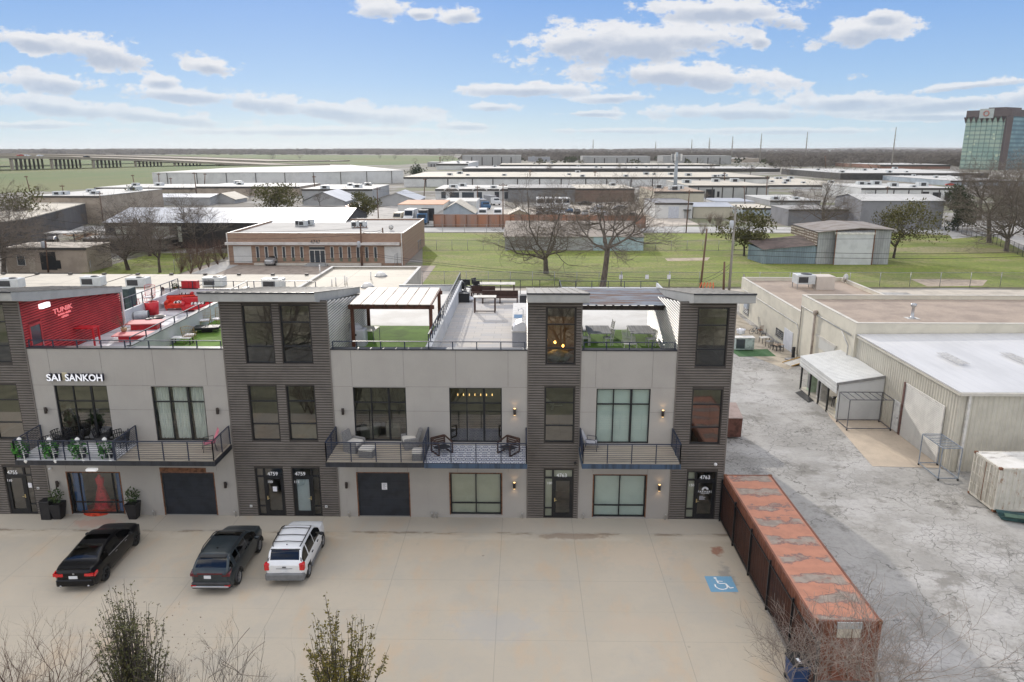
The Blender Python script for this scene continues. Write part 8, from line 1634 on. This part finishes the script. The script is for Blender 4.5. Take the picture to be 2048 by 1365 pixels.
for a in (-2.8,2.8):
    for b in (-1.8,1.8): mb=MB(); mb.box(a-.08,a+.08,b-.08,b+.08,0,2.9); mb.build('post',DTRIM,r,world=False)
r=thing('stacked_barrier','folded orange safety barrier beside the alley pole','barrier',pv(1412,580)); mb=MB()
for k in range(5): mb.bar((-1+.5*k,0,0),(-.6+.4*k,.2,1.),.12,.05); mb.bar((-1+.4*k,.1,.9),(-.4+.4*k,.1,.5),.1,.05)
mb.build('boards',M('safety_orange',(.7,.16,.07),.7,.1,3),r,world=False)
# ---- utility poles and wires
WOOD=M('pole_wood',(.13,.075,.05),.9,.3,2,sx=(1,1,.2)); PGRY=M('pole_grey',(.26,.24,.21),.85,.2,2,sx=(1,1,.2)); WIRE=M('wire_black',(.02,.02,.02),.7)
def pole(label,bx,by,tx,ty,mat=WOOD,arm=0,trans=None,r0=.15,grp=None):
    b=PZ(bx,by); Yp=b.y; tpt=PY(tx,ty,Yp); s=max(1.,Yp/160.); r=thing('utility_pole',label,'utility pole',tuple(b),0,grp); h=tpt.z
    mb=MB(); mb.tube([(b.x,b.y,0),(tpt.x,b.y,h)],[r0*s,r0*.72*s],8); mb.build('shaft',mat,r)
    if arm: mb=MB(); mb.bar((tpt.x-arm/2,Yp-.1,h-.5),(tpt.x+arm/2,Yp-.1,h-.5),.12*s); [mb.cyl((tpt.x+arm*k,Yp-.1,h-.44),.06*s,.22,8) for k in (-.45,-.2,.2,.45)]; mb.build('crossarm',mat,r)
    if trans: zt=PY(tx,trans,Yp).z; mb=MB(); mb.lathe([(.2,-.5),(.28,-.45),(.28,.4),(.2,.5)],(tpt.x-.42,Yp-.1,zt),14); mb.build('transformer',M('transformer_grey',(.45,.47,.5),.6,.1,1),r)
    return Vector((tpt.x,Yp,h))
pA=pole('brown pole with a grey transformer behind the tan brick shed',97,545,91,482,WOOD,0,490); pB=pole('thick brown pole with transformer before the brick office',724,532,721,449,WOOD,2.2,489,.17); pC=pole('thin dark pole by the right garage door of the brick office',770,529,765,456,WOOD)
pD=pole('leaning dark brown pole at the alley, without crossarm',1401,576,1414,458,WOOD,0,None,.15); pE=pole('tall weathered grey pole with transformer behind the end tower',1458,582,1472,410,PGRY,1.6,449,.19); pF=pole('short brown pole stub with a white cap beside the tall grey pole',1447,582,1449,524,WOOD,0,None,.17)
pG=pole('grey pole standing at the corner of the low workshop',1486,586,1488,549,PGRY,0,None,.13)
pH=pole('dark pole on the back street in front of the white garage',1372,466,1379,380,WOOD,1.4); pI=pole('dark pole right of the rust fence end gap',1006,459,1006,367,WOOD,2.); pJ=pole('pole left of the orange-roofed garage',757,443,754,375,WOOD,1.8,404)
PL=[(60,384,52,352,'behind the tan warehouse'),(131,414,124,370,'at the left of the tan warehouse'),(207,447,199,384,'at the corner of the tan warehouse'),(270,378,265,350,'left end of the angled warehouse'),(319,378,317,347,'against the angled warehouse'),(343,376,341,356,'second against the angled warehouse'),(393,388,388,345,'tall one before the angled warehouse'),(409,374,410,347,'slim one before the angled warehouse'),(630,392,628,352,'behind the flat grey building'),(848,395,850,357,'between the two long warehouses'),(1490,408,1488,372,'right of the cell mast'),(1532,400,1535,352,'at the end of the long white warehouse'),(1771,411,1776,373,'before the white garage bays'),(1652,340,1650,312,'near the knotty tree'),(1920,392,1930,345,'in the office row yard'),(880,338,880,315,'far at the meadow edge'),(1060,372,1060,340,'before the long white warehouse'),(1190,372,1190,343,'centre of the long white warehouse'),(1450,376,1449,345,'over the pale grey warehouse'),(955,416,955,372,'behind the white box shed')]
for a,b,c_,d,l in PL: pole('distant wooden pole '+l,a,b,c_,d,WOOD,1.6,None,.12,'distant wooden poles')
def wires(label,a,b,n=2,sag=.8,gap=.35,th=.022):
    r=thing('overhead_wires',label,'cable',tuple(a)); a=Vector(a);b=Vector(b)
    for k in range(n):
        mb=MB(); pts=[]
        for i in range(13): t_=i/12; q=a.lerp(b,t_); q=q-Vector((0,0,sag*4*t_*(1-t_)+gap*k)); pts.append(q)
        mb.tube(pts,th,4,0,False); mb.build('wire',WIRE,r)
Z_=Vector((0,0,1)); wires('wires from the shed pole to the office pole',pA-Z_*.6,pB-Z_*4.6,2,1.2,.9); wires('wires from the office pole to the dark alley pole',pB-Z_*4.6,pD-Z_*7.,2,1.,.35); wires('wires from the dark alley pole to the tall grey pole',pD-Z_*7.,pE-Z_*7.8,2,.3,.5); wires('two dark wires from the tall grey pole across the barn to the right',pE-Z_*6.,(110,84,4.3),2,1.,.7,.03); wires('upper wires from the tall grey pole to the right frame edge',pE-Z_*3.2,(118,92,8.5),2,1.2,1.2); wires('wires running from the left frame edge to the shed pole',(-110,80,9.5),pA-Z_*.2,2,1.,.8); wires('thin wires over the brown thicket to the office pole',(-70,86,8.),pB-Z_*.6,2,1.4,1.1)
wires('service wires between office pole and thin dark pole',pB-Z_*1.,pC-Z_*.3,2,.3,.3,.03); wires('back street wires between the rust fence pole and the garage pole',pI-Z_*.5,pH-Z_*.5,2,1.); wires('back street wires left of the rust fence pole',pJ-Z_*.5,pI-Z_*.5,2,1.2)
# cell mast
b=PZ(1349,398); hm=PY(1351,305,b.y).z; r=thing('cell_mast','grey cell phone mast with antenna ring near the cream building','mast',tuple(b)); mb=MB(); mb.tube([(b.x,b.y,0),(b.x,b.y,hm)],[.85,.5],12); mb.build('shaft',M('mast_grey',(.33,.36,.38),.6,.05,1),r)
for a in range(0,360,40): q=Vector((b.x+1.9*math.cos(R(a)),b.y+1.9*math.sin(R(a)),0)); mb=MB(); mb.box(q.x-.25,q.x+.25,q.y-.15,q.y+.15,hm-3.2,hm-.6); mb.build('antenna_panel',GRYM if a%80 else WMET,r)
mb=MB(); mb.tube([(b.x+1.8*math.cos(R(a)),b.y+1.8*math.sin(R(a)),hm-1.9) for a in range(0,361,30)],.12,5); mb.build('ring_platform',GRYM,r)
# high-voltage masts near the horizon
for px,yt in ((1787,258),(1612,267),(1521,270),(1464,275),(1418,278),(1383,281),(1311,285),(1186,281)):
    D=21.1*1491/(298.6-yt); q=PY(px,300,CAMP.y+D); r=thing('power_mast','tall thin steel power mast near the horizon'+{1787:', tallest, left of the green tower',1612:', second tallest',1521:', third from the green tower',1186:', leftmost of the row with three collars'}.get(px,', one of the shrinking row'),'mast',(q.x,q.y,0),0,'power masts along the horizon'); w_=.9*max(.8,D/1000)
    mb=MB(); mb.tube([(q.x,q.y,0),(q.x,q.y,40)],[w_,w_*.45],6); mb.build('shaft',PGRY,r)
    if D<1700:
        for z in (24,28,32): mb=MB(); mb.bar((q.x-w_*1.6,q.y,z),(q.x+w_*1.6,q.y,z),w_*.4); mb.build('crossarm',PGRY,r)
# ---- far vegetation: single distant trees, then the woods that read as one mass
FT=M('far_twig',(.15,.13,.11),1.,.25,.05); FG=M('far_green',(.06,.066,.035),1.,.3,.05)
rnd=random.Random(99)
def fartree(label,p,h,w_,seed,mat,group):
    rr=random.Random(seed); mb=MB(); mb.tube([(0,0,0),(0,0,h*.4)],[h*.03,h*.02],5,0)
    for k in range(7): a=rr.uniform(0,6.28); mb.tube([(0,0,h*.25),(w_*.25*math.cos(a),w_*.25*math.sin(a),h*.6),(w_*.4*math.cos(a),w_*.4*math.sin(a),h*.85)],[h*.012,h*.008,h*.003],3,0,False)
    for _ in range(260):
        a=rr.uniform(0,6.28); th=rr.uniform(0,1); u_=rr.random()**.4; q=Vector((w_/2*u_*math.cos(a)*math.sin(math.pi*(.15+.8*th)),w_/2*u_*math.sin(a)*math.sin(math.pi*(.15+.8*th)),h*(.25+.75*th))); d=Vector((rr.gauss(0,1),rr.gauss(0,1),rr.gauss(0,1))).normalized(); e=d.orthogonal().normalized(); k=h*.06*rr.uniform(.5,1.4); mb.add([q,q+d*k+e*k*.16,q+d*k*1.6,q+d*k-e*k*.16],[(0,1,2,3)])
    r=thing('distant_tree',label,'tree',p,0,group); o=mb.build('crown_and_trunk',mat,r,world=False); o.name='crown'; return r
ft=[fartree('bare grey-brown tree among the distant warehouses',pv(1560,340),11,13,1,FT,'distant bare trees'),fartree('dark green round tree among the distant warehouses',pv(1400,333),8,12,2,FG,'distant evergreen trees')]
for px,py,k,s in [(545,322,0,1.3),(600,321,0,1.3),(895,325,0,1.2),(905,324,0,1.1),(885,326,0,1.),(1078,334,0,1.),(830,330,0,.8),(1165,334,0,.8),(1580,338,0,1.2),(1600,345,0,1.),(1575,350,0,.9),(1625,340,0,1.),(1640,345,0,.9),(1660,348,0,1.1),(1690,350,0,1.),(1700,335,0,1.1),(1745,345,1,1.),(1760,345,1,1.),(1790,335,0,1.),(1810,335,0,1.2),(1825,337,0,1.2),(1840,337,0,1.1),(1960,335,0,1.2),(1975,338,0,1.3),(1990,336,0,1.3),(2005,340,0,1.8),(2020,336,0,1.8),(2035,342,0,1.8),(2048,338,0,1.7),(1945,338,0,1.5),(1980,350,0,1.1),(2010,355,0,1.1),(2040,360,0,1.2),(1995,370,0,1.),(2030,385,0,1.1),(1960,395,0,.8),(1470,340,1,1.1),(1490,341,1,1.1),(1510,341,1,1.),(1530,341,1,1.1),(1550,342,1,1.),(1430,337,1,.9),(1445,338,1,1.),(1380,336,1,.8),(1350,337,1,.9),(1320,336,1,.8),(1280,336,1,.8),(1240,337,1,.7),(1700,352,1,.9),(1720,353,1,.9),(1850,350,1,.8),(200,309,0,1.6),(225,309,0,1.9),(190,309,0,1.2),(300,309,0,1.),(340,309,0,1.),(760,318,0,.9),(790,320,0,.8)]:
    lb=None if k else ('tall bare tree rising above the horizon behind the viaduct' if py<312 else 'bare tree standing alone on the far meadow' if px<850 else 'bare tree at the meadow end by the grey warehouse' if px<950 else 'bare tree in the clump below the green tower' if px>1940 and py<345 else 'bare tree along the side street beyond the evergreen' if px>1940 else 'bare tree beyond the parallel warehouse rows, right of the cell mast' if 1550<px<1720 else None)
    d=dup(ft[k],pv(px,py),R(rnd.uniform(0,360)),lb,None,s*rnd.uniform(.85,1.1))
for px,py,top in ((640,412,380),(690,398,370),(740,392,362),(900,402,372),(1030,430,392),(1150,408,376),(1170,400,370),(1262,430,392),(1285,402,372),(1410,404,380),(1480,452,430),(1560,420,385),(1590,408,372),(1700,420,385),(1740,412,382),(1840,395,366),(1900,420,380),(1050,396,366),(300,398,370),(160,452,418),(80,392,366),(500,398,372),(1420,346,322),(1100,348,326),(1240,346,326),(1500,352,326),(1330,372,350)):
    q=PZ(px,py); hh=PY(px,top,q.y).z; dup(t4,(q.x,q.y,0),R(rnd.uniform(0,360)),'small bare tree between the warehouse buildings','bare trees between the warehouses',hh/10)
for i,(px,py) in enumerate([(905+14*k,412+(k%3)*5) for k in range(5)]+[(1690+15*k,374+(k%2)*2) for k in range(12)]+[(1090+16*k,425+(k%3)*3) for k in range(7)]+[(700+13*k,418) for k in range(4)]+[(1560+13*k,440) for k in range(3)]):
    d=dup(tp,pv(px,py),R(rnd.choice((0,180,90,8,172))),'small parked car in the yards between the warehouses','cars parked in the far yards')
    for ch in d.children:
        if ch.name.startswith('body'): ch.data=ch.data.copy(); ch.data.materials[0]=PAINTS[(i*7)%4 if i%5 else 4]
# scattered small far buildings (each its own object)
FB=[M('far_white',(.52,.51,.49),.9),M('far_tan',(.38,.32,.26),.9),M('far_grey',(.30,.31,.33),.9)]
for i in range(110):
    px=rnd.uniform(940,2040); py=rnd.choice((305.5,307,309,312,315,318,321,324)) +rnd.uniform(-1,1); 
    if px>1900 and py<318: continue
    q=PZ(px,py); w_=rnd.uniform(14,46)*max(1,q.y/900)*.8; h=rnd.uniform(4,8)*max(1,q.y/2200); mb=MB(); mb.box(-w_/2,w_/2,0,w_*.5,0,h); mb.box(-w_*.3,-w_*.2,w_*.1,w_*.2,h+.01,h+1.2); o=mb.build('distant_building',FB[i%3]); mb2=None; o.location=(q.x,q.y,0); WM[o.name]=Matrix.Translation(o.location)
    o.data.materials.append(WHR); o.data.polygons[1].material_index=1
    tag(o,['small white building among trees toward the horizon','small tan building among trees toward the horizon','small grey building among trees toward the horizon'][i%3],'building','small buildings toward the horizon')
def wood(name,rows,n,mat,seed,hh=(7,12)):
    rr=random.Random(seed); mb=MB()
    for _ in range(n):
        x0_,x1_,y0_,y1_=rows[rr.randrange(len(rows))]; px=rr.uniform(x0_,x1_); py=rr.uniform(y0_,y1_); q=PZ(px,py); h=rr.uniform(*hh); w_=h*rr.uniform(.7,1.3); s=max(1.,q.y/900)**.7; m_=16 if q.y<1600 else 8
        for _k in range(m_):
            c_=q+Vector((rr.gauss(0,w_*.38*s),rr.gauss(0,w_*.3),h*rr.uniform(.15,1.)*.95)); k=h*.22*s*rr.uniform(.5,1.3); a=rr.uniform(-.6,.6); mb.add([c_+Vector((-k,0,-k*.5)),c_+Vector((k*.6,a,-k*.7)),c_+Vector((k*.9,0,k*.5)),c_+Vector((-k*.3,a,k*.8))],[(0,1,2,3)])
    o=mb.build(name,mat); o['kind']='stuff'; return o
wood('far_woods',[(-60,930,302,306.5),(-60,930,305,309),(930,2060,302,306),(0,930,305,310),(930,2060,305,311)],2900,M('horizon_wood',(.20,.18,.16),1.,.25,.01),5,(9,15))
wood('scattered_woods',[(930,2060,309,314),(1100,2060,313,322),(1540,2060,320,334),(930,1500,311,322),(1540,2060,314,334)],3600,FT,6,(7,11)); wood('scattered_evergreens',[(1000,2060,306,330)],260,FG,7,(5,8))
# low hills on the horizon
mb=MB(); v=[];f=[]; n=160
for i in range(n+1):
    x=-9000+18000*i/n; k=30+9*math.sin(i*.21)+6*math.sin(i*.53+1)+ (26 if 9000*.05<x<9000 else 0)*math.exp(-((x-4200)/2200)**2)+10*math.exp(-((x+1700)/600)**2); v+=[(x,9300,-1),(x,9500,k*.62),(x,10500,k*.6)]
for i in range(n):
    for j in (0,1): a=3*i+j; f.append((a,a+3,a+4,a+1))
mb.add(v,f,0,True); o=mb.build('hills',M('hill_wood',(.12,.115,.11),1.,.2,.004)); o['kind']='structure'
# ---- light haze so that far things fade
mb=MB(); mb.box(-12000,12000,-500,12500,-2,95); hz=MB(); o=mb.build('haze',MATS['grey_stucco']); o['kind']='stuff'
m=bpy.data.materials.new('haze_air'); m.use_nodes=True; tt=m.node_tree; tt.nodes.clear(); oo=tt.nodes.new("ShaderNodeOutputMaterial"); pvn=tt.nodes.new("ShaderNodeVolumePrincipled"); pvn.inputs['Color'].default_value=(.95,.97,1.,1); pvn.inputs['Density'].default_value=.00005; pvn.inputs['Anisotropy'].default_value=.2; tt.links.new(pvn.outputs[0],oo.inputs['Volume']); o.data.materials[0]=m
